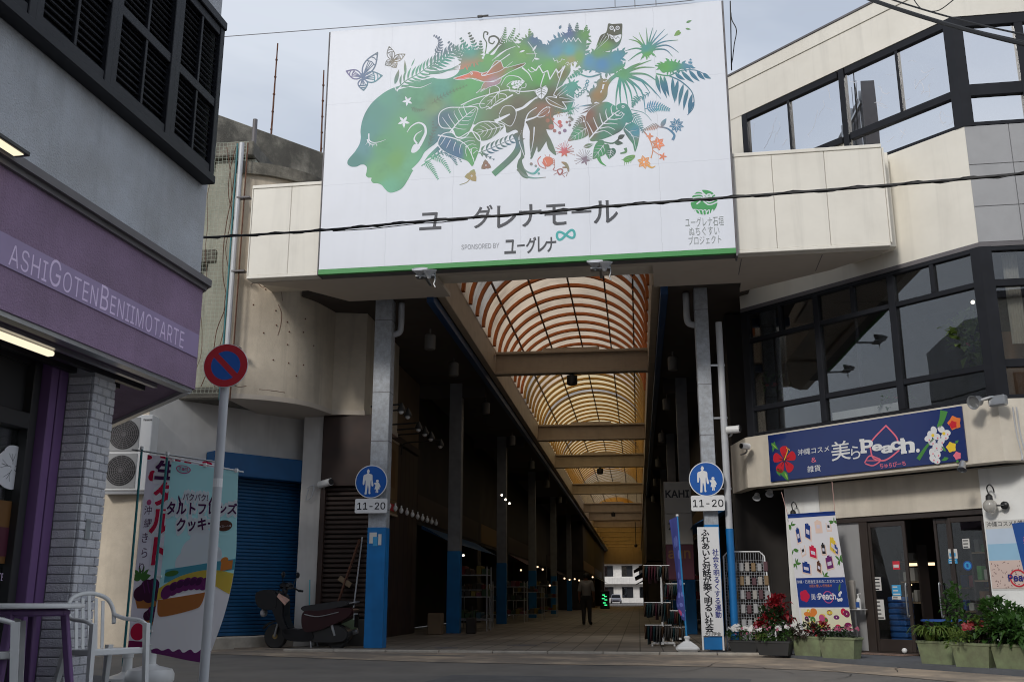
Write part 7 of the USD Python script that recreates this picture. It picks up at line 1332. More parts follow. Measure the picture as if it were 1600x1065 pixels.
# stalls and goods along the left side
for n_, c_ in dict(dull_red=(110, 30, 34), dull_yellow=(120, 104, 36), dull_green=(45, 70, 40), dull_teal=(40, 72, 84), dull_rose=(110, 60, 70), dull_brown=(70, 48, 30)).items(): flat(n_, c_)
gm = ['dull_red', 'dull_yellow', 'dull_green', 'dull_teal', 'dull_rose', 'dull_grey', 'dull_brown', 'interior_dark', 'interior_dark']
def stall(x, y, w, d, h, label, seed, shelves=3, group='goods racks in the arcade', mats=gm, fill=7):
    r2 = np.random.default_rng(seed); t = Thing('goods_rack', label, 'rack', group, loc=(x, y, .1)); n = 0
    for sx in (-1, 1):
        for sy in (-1, 1): mb = MB(); mb.tube([(x + sx * w / 2, y + sy * d / 2, .1), (x + sx * w / 2, y + sy * d / 2, .1 + h)], .016, 6); t.part('post', mb, 'pipe_white')
    for k in range(shelves):
        z = .1 + h * (.18 + .8 * k / max(shelves - 1, 1) * .85); mb = MB(); mb.box(x - w / 2, x + w / 2, y - d / 2, y + d / 2, z, z + .02); t.part('shelf', mb, 'pipe_white')
        for j in range(fill): xx = x - w / 2 + (j + .5) * w / fill; hh = r2.uniform(.08, .24); mb = MB(); mb.box(xx - w / fill * .45, xx + w / fill * .4, y - d / 2 + .02, y + d / 2 - .05, z + .021, z + .021 + hh, .01); t.part('packet', mb, mats[r2.integers(0, len(mats))])
    return t
stall(-4.75, 29.0, 1.1, .8, 1.75, 'white wire rack of bright packets behind the second left pillar', 1)
stall(-4.9, 31.2, .9, .8, 1.3, 'lower white rack of packets further along the left side', 2, 2)
stall(-4.9, 39.5, 1.2, 1.0, 1.5, 'rack of goods behind the third left pillar', 3)
stall(-4.6, 43.5, 1.2, 1.0, 1.3, 'low rack of goods standing out from the left shops', 4, 2)
stall(-4.7, 51.0, 1.4, 1.0, 1.7, 'distant rack of goods behind the fourth left pillar', 5)
mb = MB(); mb.box(-5.3, -4.95, 25.8, 26.2, .1, .62, .02); single('cardboard_box', mb, 'tan_wall', 'brown box standing beside the second left pillar base', 'box')
mb = MB(); mb.box(-4.45, -4.2, 26.6, 26.8, .1, .5, .02); mb.tube([(-4.3, 26.7, .5), (-4.3, 26.7, .8)], .012, 6); single('umbrella_stand', mb, 'arcade_mid', 'small dark umbrella stand right of the second left pillar', 'stand')
# lamps deep in the arcade
for i, (x, y, Y) in enumerate(((784, 773, 34), (790, 780, 34), (796, 786, 34.5), (724, 867, 26.6), (840, 885, 42), (848, 889, 42), (882, 903, 52), (890, 905, 54), (898, 904, 56), (905, 906, 58), (859, 914, 48), (926, 901, 60), (814, 890, 40), (713, 832, 27.5), (720, 835, 28))):
    c = atY(x, y, Y); mb = MB(); mb.ball(c, .016 + .0007 * Y * (.8 if i > 2 else 1), 6); single('lit_bulb', mb, 'lamp_white' if i < 4 else 'lamp_warm', ['first', 'second', 'third', 'fourth', 'fifth', 'sixth', 'seventh', 'eighth', 'ninth', 'tenth', 'eleventh', 'twelfth', 'thirteenth', 'fourteenth', 'fifteenth'][i] + (' of the small white spot lamps by the third left pillar' if i < 3 else ' small lit bulb in the dark left shops'), 'lamp', 'small lit bulbs inside the arcade', smooth=True)
c = atY(945, 937, 62); mb = MB(); mb.box(c[0] - .28, c[0] + .28, 62, 62.2, c[2] - .5, c[2] + .55, .02); single('sign_stand', mb, 'black_metal', 'dark stand carrying a lit green sign deep in the arcade', 'sign')
mb = MB(); F_ = Frame((c[0], 61.98, c[2]), (1, 0, 0)); 
for k, (a, z) in enumerate(((-.05, .30), (.05, .22), (-.08, .1), (.07, .02), (-.02, -.15), (.06, -.28))): mb.fbox(F_, a - .09, a + .07, z - .03, z + .03, 0, .01)
single('green_light', mb, 'sign_green', 'lit green lettering on the dark stand deep in the arcade', 'light', kind=None)
# right side: vertical sign, clothes racks
T = Thing('vertical_sign', 'dim vertical shop sign with black lettering on the right arcade wall', 'sign', loc=(1.75, 23.5, 3))
K = Frame((atY(1041, 870, 23.5)[0], 23.5, 0), (1, 0, 0)); zK = [atY(1050, y, 23.5)[2] for y in (752, 802, 850, 905)]
mb = MB(); mb.fbox(K, 0, .62, zK[1] + .0, zK[0], -.2, 0, .01); mb.fbox(K, 0, .62, zK[2], zK[1] - .004, -.2, 0, .01); T.part('upper_panel', mb, flat('dim_white', (150, 145, 138)))
mb = MB(); mb.fbox(K, 0, .62, zK[3], zK[2] - .004, -.2, 0, .01); T.part('lower_panel', mb, 'poster_maroon')
mb = MB(); mb.poly(text('KAHI', .22, .02, zK[0] - .36, kind='en', bold=.03), K, .001, .004); mb.poly(text('2', .24, .06, zK[1] - .36, kind='en', bold=.02), K, .001, .004); T.part('lettering', mb, 'sign_ink'); mb = MB(); mb.poly(text('aun', .30, .04, zK[2] - .30, kind='en', bold=.02), K, .001, .004); T.part('lettering', mb, 'poster_brown')
def rail_rack(x, y, label, h=1.62, seed=1, w=.62):
    r2 = np.random.default_rng(seed); t = Thing('clothes_rack', label, 'rack', 'white clothes racks on the right of the arcade', loc=(x, y, .1)); mb = MB(); mb.tube([(x, y, .18), (x, y, h)], .022, 8); mb.bar((x - .02, y - .3, .16), (x - .02, y + .3, .16), .05, .04); mb.bar((x - w / 2, y, .16), (x + w / 2, y, .16), .05, .04); t.part('stand', mb, 'white_plastic')
    for sx in (-1, 1): mb = MB(); mb.bar((x + sx * w / 2, y, .16), (x + sx * w / 2, y, .08), .03, .03); t.part('foot', mb, 'white_plastic')
    for z in (h - .01, h * .56, h * .30):
        mb = MB(); mb.tube([(x - w * .8, y + .02, z), (x + w * .4, y + .02, z)], .010, 6); t.part('rail', mb, 'white_plastic')
        for j in range(9): xx = x - w * .76 + j * w * .13; hh = r2.uniform(.22, .36); mb = MB(); mb.hull([(xx - .03, y - .05, z - .01), (xx + .03, y + .09, z - .01), (xx - .035, y - .14, z - hh), (xx + .035, y + .16, z - hh), (xx, y - .12, z - .06), (xx, y + .14, z - .06)]); t.part('garment', mb, [flat('cloth_teal', (24, 50, 54)), flat('cloth_rose', (72, 32, 42)), 'interior_dark', 'interior_dark', 'dull_brown', 'cloth_teal'][r2.integers(0, 6)] if 'cloth_teal' not in MATS else ['cloth_teal', 'cloth_rose', 'interior_dark', 'interior_dark', 'dull_brown', 'cloth_teal'][r2.integers(0, 6)])
    return t
rail_rack(atY(1036, 990, 20.3)[0], 20.3, 'white clothes rack with teal garments left of the navy banner', 1.62, 1, .42)
rail_rack(atY(1052, 980, 22.5)[0] + .15, 22.6, 'second clothes rack with rose garments behind the navy banner', 1.3, 2, .34)
stall(1.35, 31, .8, 2.2, 1.6, 'dark rack of goods on the right deep in the arcade', 6, 3, fill=4)
stall(1.35, 39, .8, 2.5, 1.6, 'farther rack of goods on the right beyond the third right pillar', 7, 3, fill=4)
# ------------------------------------------------------------------ the walking person
import manifold3d as m3
def figure(joints, bones, edge=.035, it=6):
    tot = None
    for a, b in bones:
        (p, r), (q, s) = joints[a], joints[b]; A_ = m3.Manifold.sphere(r, 16).translate(tuple(map(float, p))); B_ = m3.Manifold.sphere(s, 16).translate(tuple(map(float, q))); h = m3.Manifold.batch_hull([A_, B_]); tot = h if tot is None else tot + h
    tot = tot.refine_to_length(edge); me = tot.to_mesh(); tm = trimesh.Trimesh(me.vert_properties[:, :3], me.tri_verts, process=True); trimesh.smoothing.filter_taubin(tm, iterations=it); return tm
J = dict(hip=((0, 0, .92), .135), hl=((-.09, 0, .90), .10), hr=((.09, 0, .90), .10), kl=((-.10, .05, .50), .065), kr=((.10, -.02, .50), .065), al=((-.10, -.06, .10), .045), ar=((.11, -.01, .09), .045), tl=((-.11, .10, .05), .045), tr=((.13, .14, .045), .045), ch=((0, .01, 1.25), .155), sl=((-.17, 0, 1.40), .07), sr=((.17, 0, 1.40), .07), nk=((0, 0, 1.46), .055), nk2=((0, .01, 1.54), .055), hd=((0, .02, 1.62), .095), hd2=((0, .035, 1.585), .075), el=((-.24, -.03, 1.13), .05), er=((.24, .02, 1.13), .05), wl=((-.25, .05, .90), .036), wr=((.25, .13, .92), .036), pl_=((-.25, .07, .83), .034), pr_=((.25, .16, .85), .034))
fig = figure(J, [('hl', 'hr'), ('hip', 'ch'), ('ch', 'sl'), ('ch', 'sr'), ('sl', 'sr'), ('sl', 'nk'), ('sr', 'nk'), ('nk', 'nk2'), ('nk2', 'hd'), ('hd', 'hd2'), ('hip', 'hl'), ('hip', 'hr'), ('hl', 'kl'), ('hr', 'kr'), ('kl', 'al'), ('kr', 'ar'), ('al', 'tl'), ('ar', 'tr'), ('sl', 'el'), ('sr', 'er'), ('el', 'wl'), ('er', 'wr'), ('wl', 'pl_'), ('wr', 'pr_')])
pp = atZ(917, 975, .1); T = Thing('person', 'person in a pale shirt and dark trousers walking away deep in the arcade', 'person', loc=(pp[0], pp[1], .1), local=True)
def pick(cond):
    c_ = fig.triangles_center; k = cond(c_); return fig.vertices, fig.faces[k]
mb = MB(); mb.add(*pick(lambda c_: c_[:, 2] > -1)); T.part('body', mb, flat('skin', (150, 105, 80)), True)
grow = fig.vertices + fig.vertex_normals * .012; mb = MB(); mb.add(grow, fig.faces[(fig.triangles_center[:, 2] > .95) & (fig.triangles_center[:, 2] < 1.47) & ((np.abs(fig.triangles_center[:, 0]) < .20) | (fig.triangles_center[:, 2] > 1.12))]); T.part('shirt', mb, flat('shirt_pale', (165, 160, 152)), True)
mb = MB(); mb.add(fig.vertices + fig.vertex_normals * .014, fig.faces[(fig.triangles_center[:, 2] < .97) & (fig.triangles_center[:, 2] > .11) & (np.abs(fig.triangles_center[:, 0]) < .205)]); T.part('trousers', mb, 'interior_dark', True)
mb = MB(); mb.add(fig.vertices + fig.vertex_normals * .012, fig.faces[fig.triangles_center[:, 2] < .11]); T.part('shoes', mb, 'black_rubber', True)
mb = MB(); mb.add(fig.vertices + fig.vertex_normals * .014, fig.faces[(fig.triangles_center[:, 2] > 1.56) & ((fig.triangles_center[:, 1] < .04) | (fig.triangles_center[:, 2] > 1.66))]); T.part('hair', mb, 'black_rubber', True)
for s in (-1, 1):
    w0 = np.array(J['pl_' if s < 0 else 'pr_'][0])
    for k in range(5):
        mb = MB(); o = np.array([-.0 + .004 * s, (-.026 + .016 * k), -.02]); L = [.05, .075, .082, .076, .06][k]; mb.tube([w0 + o, w0 + o + [-.006 * s, .008 * (k == 0) * 4 - 0, -L * .55], w0 + o + [-.018 * s, .01, -L]], [.010, .009, .007], 6); T.part('finger', mb, 'skin', True)
# ------------------------------------------------------------------ the street beyond the far end
T = Thing('far_building', 'white apartment building with balconies seen through the far end of the arcade', 'building', loc=(-6, 190, 0))
mb = MB(); mb.box(-12, 2.5, 192, 204, 0, 16); T.part('wall', mb, 'wall_white')
for z in (3.4, 7.0, 10.6): mb = MB(); mb.box(-12, 2.5, 190.6, 192, z, z + 1.15, .03); T.part('balcony', mb, 'wall_white')
for z in (1.0, 4.8, 8.4, 12):
    for x in (-10.5, -6.6, -3.0, .2):
        mb = MB(); mb.box(x, x + 2.0, 191.9, 191.99, z, z + 1.9); w_ = T.part('window', mb, 'dark_frame'); mb = MB(); mb.box(x + .1, x + .95, 191.85, 191.899, z + .1, z + 1.8); T.part('pane', mb, 'glass_low', under=w_)
T = Thing('side_building', 'dull red building on the left beyond the far end of the arcade', 'building', loc=(-9, 150, 0)); mb = MB(); mb.box(-14, -5.6, 140, 175, 0, 9); T.part('wall', mb, 'rusty'); mb = MB(); mb.box(-5.6, -5.5, 145, 148, 3, 7); T.part('sign_panel', mb, 'print_blue')
T = Thing('side_building', 'grey building on the right beyond the far end of the arcade', 'building', loc=(5, 150, 0)); mb = MB(); mb.box(1.9, 9, 138, 172, 0, 10); T.part('wall', mb, 'tile_grey'); mb = MB(); mb.box(1.7, 1.9, 142, 160, 3, 3.4); T.part('canopy', mb, 'trim_grey')
T = Thing('parked_car', 'pale small car facing the arcade in the far street', 'car', loc=(-3.4, 165, .06)); cx = -3.6; Y_ = 165
mb = MB(); mb.obox((cx, Y_ + 1.8, .62), (1.66, 3.6, .62), np.eye(3), .18); T.part('body', mb, flat('car_paint', (215, 215, 225), rough=.3)); mb = MB(); mb.hull([(cx + sx * a, Y_ + y, z) for sx in (-1, 1) for a, y, z in ((.78, .9, .92), (.64, 1.5, 1.5), (.64, 3.0, 1.52), (.78, 3.5, .92))]); T.part('cabin', mb, 'car_paint'); mb = MB(); mb.hull([(cx + sx * a, Y_ + y, z) for sx in (-1, 1) for a, y, z in ((.70, .93, .98), (.60, 1.40, 1.42), (.60, 1.44, 1.42), (.70, .99, .98))]); T.part('windscreen', mb, 'dark_frame')
for sx in (-1, 1):
    mb = MB(); mb.obox((cx + sx * .6, Y_ - .005, .72), (.3, .05, .14), np.eye(3), .02); T.part('headlight', mb, 'white_plastic')
    for y in (.6, 3.0): mb = MB(); mb.lathe((cx + sx * .76, Y_ + y, .33), [(.2, -.09), (.27, -.1), (.27, .1), (.2, .09)], 16, np.array([[0, 0, 1], [0, 1, 0], [-1, 0, 0]])); T.part('wheel', mb, 'black_rubber', 35)
mb = MB(); mb.obox((cx, Y_ - .01, .5), (.9, .05, .16), np.eye(3)); T.part('grille', mb, 'black_metal')
# covers and cracks in the ground
for px_, py_, r_, lb in ((697, 1011, .22, 'left round drain cover in the arcade paving near the kerb'), (816, 1007, .30, 'larger round drain cover in the middle of the arcade paving'), (860, 1003, .18, 'small drain cover farther right in the arcade paving')):
    c = atZ(px_, py_, .104); mb = MB(); F_ = Frame((c[0], c[1], .1005), (1, 0, 0), (0, 1, 0)); mb.poly(Point(0, 0).buffer(r_, 20).difference(unary_union([sbox(-r_ * .6, k * r_ * .3 - .012, r_ * .6, k * r_ * .3 + .012) for k in (-2, -1, 0, 1, 2)])), F_, 0, .006); single('drain_cover', mb, 'trim_grey', lb, 'drain cover', 'drain covers in the arcade paving')
rc = np.random.default_rng(91); mb = MB()
for x0, y0, a, n in ((-6, 14.2, .1, 14), (-1.5, 13.6, -.15, 16), (2.2, 13.2, .5, 10), (-3.5, 16.2, .05, 12), (.6, 16.4, -.2, 10), (-7.4, 16.0, .6, 9), (3.4, 14.6, 1.2, 8)):
    pts = [(x0, y0)]
    for k in range(n): a += rc.normal(0, .25); pts.append((pts[-1][0] + .28 * math.cos(a), pts[-1][1] + .28 * math.sin(a)))
    g = LineString(pts).buffer(.005); v, f = trimesh.creation.triangulate_polygon(g, engine='earcut'); v = np.asarray(v); mb.add(np.column_stack([v, [ROADZ(y) + .0105 for y in v[:, 1]]]), f)
single('road_crack', mb, 'cable_black', 'thin dark cracks wandering across the road surface', kind='structure')
mb = MB(); g = Polygon([(-2.6, 12.2), (1.1, 12.0), (1.3, 13.3), (-2.4, 13.5)]).buffer(.05); v, f = trimesh.creation.triangulate_polygon(g.segmentize(.3), engine='earcut'); v = np.asarray(v); mb.add(np.column_stack([v, [ROADZ(y) + .004 for y in v[:, 1]]]), f); single('road_patch', mb, paint('patch', (.105, .102, .10), rough=.9, var=.2, scale=3, bump=.12, bscale=240), 'darker repaired rectangle in the road surface', kind='structure')
# ------------------------------------------------------------------ the blue shop sign on the right fascia
def q4(*p): return [(1140 + x / 3.478, 620 + y / 3.478) for x, y in p]
T = Thing('shop_sign', 'long dark blue shop sign with flowers and white lettering on the cream fascia', 'sign', loc=RA.P(-2.4, 2.95, .05))
SG = Frame(RA.P(0, 0, .085), RA.u); a0, a1 = SG.px(1202, 720)[0], SG.px(1507, 680)[0]
mb = MB(); mb.fbox(RA, a0 / KR, a1 / KR, 2.955, 3.77, .052, .085, .004); T.part('panel', mb, flat('sign_navy', (14, 38, 98), rough=.3, coat=.3))
def sgp(*p): return [SG.px(x, y) for x, y in q4(*p)]
def sprint(name, sh, mat, off=.0): mb = MB(); mb.poly(sh, SG, .0006 + off, .0022 + off); T.part(name, mb, mat)
hc = sgp((298, 342))[0]; petals = unary_union([blob([(hc[0] + r * math.cos(b), hc[1] + r * math.sin(b)) for r, b in ((.03, a), (.20, a - .44), (.255, a - .2), (.25, a + .2), (.20, a + .44))], 4) for a in np.arange(5) * 1.2566 + .3])
flat('hib_red', (196, 22, 40)); sprint('printed_flower', petals, 'hib_red'); sprint('printed_flower_detail', unary_union([taper([hc, (hc[0] + .13 * math.cos(a), hc[1] + .13 * math.sin(a))], .022, .004) for a in np.arange(5) * 1.2566 + .3]), 'poster_maroon', .002); sprint('printed_stamen', unary_union([taper([hc, (hc[0] + .06, hc[1] + .10), (hc[0] + .10, hc[1] + .19)], .018, .012)] + [Point(hc[0] + .10 + .03 * k, hc[1] + .19 - .02 * k).buffer(.011) for k in range(-1, 2)]), 'print_yellow', .004)
flat('leaf_green', (70, 135, 60)); flat('leaf_light', (150, 185, 80))
lv = lambda *pr: unary_union([leaf(sgp(a)[0], sgp(b)[0], w) for a, b, w in pr])
sprint('printed_leaf', lv(((225, 250), (265, 285), .07), ((245, 240), (235, 300), .06), ((260, 385), (275, 430), .09), ((290, 400), (320, 455), .10), ((275, 390), (300, 440), .07)), 'leaf_green'); sprint('printed_leaf', lv(((232, 255), (258, 280), .02), ((300, 410), (318, 448), .03)), 'leaf_light', .002)
def stext(t, x0, y0, x1, y1, mat, h=None, bold=0.0, kind='jp', nm='lettering'):
    (u0, v0), (u1, v1) = sgp((x0, y0))[0], sgp((x1, y1))[0]; sh = text(t, 1.0, kind=kind, bold=bold); b = sh.bounds; sh = affinity.translate(sh, -b[0], -b[1]); k = (u1 - u0) / (b[2] - b[0]); kv = (v1 - v0) / (b[3] - b[1]); sprint(nm, affinity.translate(affinity.scale(sh, k, kv, origin=(0, 0)), u0, v0), mat)
stext('沖縄コスメ', 372, 318, 540, 262, 'sign_white'); stext('雑貨', 424, 410, 494, 366, 'sign_white'); stext('&', 446, 355, 470, 326, 'print_pink', kind='en'); stext('美', 556, 348, 650, 232, 'sign_white', bold=.006); stext('ら', 662, 338, 706, 262, 'sign_white', bold=.004); stext('ちゅらびーち', 818, 388, 955, 345, 'print_pink', bold=.01)
pc = unary_union([stroke(sgp((765, 275), (775, 235), (850, 155)), .026), stroke(sgp((850, 155), (905, 215), (915, 250)), .026), stroke(sgp((765, 275), (780, 330), (830, 345), (870, 330), (920, 290)), .026), stroke(sgp((735, 355), (760, 320), (800, 330), (820, 345), (780, 372), (740, 362)), .022), stroke(sgp((745, 345), (800, 345)), .014)]); sprint('peach_outline', pc, 'print_pink')
u0, v0 = sgp((716, 305))[0]; u1, v1 = sgp((1028, 226))[0]; lets = []
for ch, xa, xb, ya, yb_ in (('P', 716, 778, 302, 228), ('e', 776, 828, 296, 252), ('a', 826, 882, 308, 258), ('c', 878, 936, 292, 236), ('h', 934, 1002, 300, 222)):
    g_, _ = glyph(ch, 'en'); g_ = g_.buffer(.045); b = g_.bounds; A_, B_ = sgp((xa, ya))[0], sgp((xb, yb_))[0]; lets.append(affinity.translate(affinity.scale(affinity.translate(g_, -b[0], -b[1]), (B_[0] - A_[0]) / (b[2] - b[0]), (B_[1] - A_[1]) / (b[3] - b[1]), origin=(0, 0)), *A_))
for x, y, w in ((712, 300, 34), (706, 236, 26), (932, 302, 32), (974, 296, 32), (928, 232, 20)): A_ = sgp((x, y), (x + w, y - w * .12)); lets.append(LineString(A_).buffer(.022, cap_style=2))
lets.append(Point(sgp((1024, 290))[0]).buffer(.032)); sprint('lettering', unary_union(lets), 'sign_white', .002)
sprint('printed_leaf', unary_union([taper(sgp((1165, 75), (1155, 120), (1135, 165)), .13, .06), taper(sgp((1110, 225), (1070, 270), (1025, 338)), .02, .07)]), 'leaf_green'); fw_ = [(1090, 205), (1110, 180), (1150, 175), (1170, 215), (1125, 215), (1100, 245), (1150, 240), (1120, 270), (1145, 275), (1100, 300), (1130, 310), (1105, 335), (1125, 345), (1180, 195), (1080, 225)]
sprint('printed_flower', unary_union([affinity.rotate(affinity.scale(Point(sgp((x, y))[0]).buffer(1, 8), .05, .065, origin=sgp((x, y))[0]), 20 * i, origin=sgp((x, y))[0]) for i, (x, y) in enumerate(fw_)]), 'sign_white'); sprint('printed_flower_detail', unary_union([Point(sgp((x, y))[0]).buffer(.026) for x, y in ((1105, 208), (1165, 198))]), 'print_yellow', .002); sprint('printed_flower_detail', unary_union([Point(sgp((x + 6, y + 8))[0]).buffer(.012) for x, y in fw_[3:]]), 'print_pink', .002)
flat('hib_orange', (228, 120, 50)); ofl = lambda c, r: unary_union([leaf(sgp(c)[0], (sgp(c)[0][0] + r * math.cos(a), sgp(c)[0][1] + r * math.sin(a)), r * 1.0) for a in np.arange(5) * 1.2566 + .5])
sprint('printed_flower', ofl((1222, 140), .12), 'hib_orange'); sprint('printed_flower_detail', ofl((1215, 150), .07), 'hib_red', .002); sprint('printed_flower', ofl((1205, 272), .09), 'print_yellow'); sprint('printed_flower', ofl((1238, 318), .07), 'print_pink'); sprint('printed_leaf', lv(((1175, 295), (1150, 265), .04), ((1225, 250), (1245, 235), .04), ((1190, 330), (1150, 345), .05), ((1245, 345), (1230, 352), .04), ((1180, 340), (1165, 325), .04)), 'leaf_green')
# lamps on the fascia
def spot(name, label, c, d, mat='galvanised', R_=.10, L=.2):
    c = np.asarray(c, float); d = np.asarray(d, float); d /= np.linalg.norm(d); t = Thing(name, label, 'lamp', loc=c); z = d; x = np.cross([0, 0, 1.], z); x /= np.linalg.norm(x); Mx = np.stack([x, np.cross(z, x), z], 1)
    mb = MB(); mb.lathe(c, [(R_ * .5, -L), (R_ * .7, -L * .8), (R_ * .75, -L * .3), (R_, 0), (R_ * .92, .0), (R_ * .8, -.03)], 16, Mx); t.part('housing', mb, mat, 35); mb = MB(); mb.lathe(c, [(R_ * .78, -.035), (R_ * .78, -.03)], 16, Mx); t.part('lens', mb, 'white_plastic'); return t
c = RA.P(-.16, 3.73, .42); t = spot('flood_lamp', 'grey double flood lamp with wires at the corner of the cream fascia', c, (-.75, -.5, -.25), R_=.11, L=.18)
mb = MB(); mb.tube(spline([c + RA.w * -.02 + [.08, 0, .03], RA.P(.05, 3.80, .25), RA.P(.06, 3.78, .06)], 5), .022, 6); mb.obox(RA.P(.10, 3.74, .20), (.26, .16, .12), RA.M(), .02); t.part('bracket', mb, 'galvanised'); mb = MB()
for k in (0, .05): mb.tube(spline([RB.P(.16 + k, 3.66, .12), RB.P(.18 + k, 3.3, .08), RB.P(.22 + k, 2.98, .07), RB.P(.20 + k, 2.90, .10)], 5), .011, 5)
t.part('cable', mb, 'pipe_white')
spot('small_spot', 'small silver spotlight under the right end of the blue sign', RA.P(-.50, 2.80, .30), (-.3, -.4, -.8), 'galvanised', .07, .16)
for i, (x, y) in enumerate(((1182, 778), (1202, 772))): spot('small_spot', ['left', 'right'][i] + ' one of two small square spotlights under the left end of the blue sign', atP(x, y, RA.P(0, 0, -.2), RA.w), (-.2, -.5, -.6), 'pipe_white', .075, .12)
cctv('white security camera on the rain pipe beside the right pillar', (1.70, 18.66, 3.98), (.9, -.35, .02), L=.24, r=.07); cctv('small white security camera at the left end of the cream fascia', atP(1170, 697, RA.P(0, 0, .2), RA.w), (-.9, -.5, .0), L=.16, r=.06)
def globe(label, c, R_=.105):
    c = np.asarray(c, float); t = Thing('wall_lamp', label, 'lamp', loc=c); mb = MB(); mb.ball(c, R_, 10); t.part('globe', mb, 'globe_glass', True); top = c + [0, 0, R_]; mb = MB(); mb.tube(spline([c + RS.w * -.02 + RS.u * .13, c + RS.u * .02 + [0, 0, .02]][::-1] + [], 2), .03, 6) if False else mb.lathe(top, [(.055, -.02), (.05, .05), (.02, .08)], 12); t.part('cap', mb, 'black_metal', 35)
    mb = MB(); mb.tube(spline([top + [0, 0, .07], top + [0, 0, .17] - RS.u * .02, top + [0, 0, .22] + RS.u * .02, top + [0, 0, .18] + RS.u * .07, top + [0, 0, .10] - RS.w * .02 + RS.u * .08], 5), .011, 6); mb.lathe(c + RS.u * .20 - RS.w * .06, [(.06, -.02), (.06, .02)], 12, np.stack([RS.u, RS.v, RS.w], 1)); mb.tube([c + RS.u * .10, c + RS.u * .20 - RS.w * .04], .014, 6); t.part('bracket', mb, 'black_metal', True)
MATS['globe_glass'] = usdkit.material(stage, '/World/Looks/globe_glass', {'p': ('principled_bsdf', {'base_color': (.75, .72, .66), 'roughness': .12, 'transmission_weight': .55})}, [], surface='p.BSDF')
globe('clear globe wall lamp on the white wall right of the shop door', atP(1547, 790, RS.P(0, 0, .13), RS.w)); globe('dark hooked wall lamp half hidden above the hanging product banner', atP(1240, 812, RS.P(0, 0, .13), RS.w))
# beach poster on the right wall
PF = Frame(RS.P(0, 0, .004), RS.u); (u0, v1), v0 = PF.px(1538, 806), PF.px(1545, 921)[1]; u1 = u0 + 1.35
T = Thing('beach_poster', 'large poster of blue tube on coral beach, on the wall right of the door', 'poster', loc=PF.P(u0, v0, 0)); v1 = PF.px(1538, 822)[1] + .08
Wp, Hp = u1 - u0, v1 - v0
def pp_(name, sh, mat, off): mb = MB(); mb.poly(sh, PF, off, off + .0015); T.part(name, mb, mat)
pp_('sheet', sbox(u0, v0, u1, v1), 'paper', .0005); flat('sea_pale', (150, 190, 215)); flat('sky_pale', (190, 205, 222)); flat('coral', (212, 190, 180)); flat('coral_dark', (120, 92, 88)); flat('tube_blue', (28, 78, 150))
pp_('print', sbox(u0, v0 + Hp * .62, u1, v1 - Hp * .12), 'sky_pale', .0022); pp_('print', sbox(u0, v0 + Hp * .42, u1, v0 + Hp * .66), 'sea_pale', .0040); pp_('print', sbox(u0, v0 + .02, u1, v0 + Hp * .42), 'coral', .0058)
pp_('print_speckle', unary_union([affinity.rotate(sbox(x, y, x + rb.uniform(.012, .03), y + rb.uniform(.005, .012)), rb.uniform(0, 180)) for x, y in zip(rb.uniform(u0, u1 - .03, 190), rb.uniform(v0 + .03, v0 + Hp * .40, 190))]), 'coral_dark', .0076)
tb = Polygon([(u0 + .42, v1 - .06), (u0 + .95, v1 - .02), (u0 + .86, v0 + Hp * .22), (u0 + .52, v0 + Hp * .20)]); pp_('tube', tb, 'tube_blue', .0094); pp_('tube_cap', Polygon([(u0 + .52, v0 + Hp * .20), (u0 + .86, v0 + Hp * .22), (u0 + .85, v0 + .04), (u0 + .55, v0 + .03)]), 'paper', .0094); pp_('tube_print', unary_union([star((u0 + .68, v0 + Hp * .34), .07, 7, .25), affinity.translate(text('美ら', .12, bold=.01), u0 + .56, v0 + Hp * .66)]), 'print_pink', .0112)
pp_('lettering', affinity.translate(text('沖縄コスメ&雑貨', .085), u0 + .02, v1 - .085), 'ink', .0022); pp_('logo_ring', Point(u0 + .42, v0 + .17).buffer(.13, 12).difference(Point(u0 + .42, v0 + .17).buffer(.108, 12)), 'print_red', .0112); pp_('lettering', affinity.translate(text('Peach.', .13, kind='en', bold=.03), u0 + .26, v0 + .13), 'ink_blue', .013)
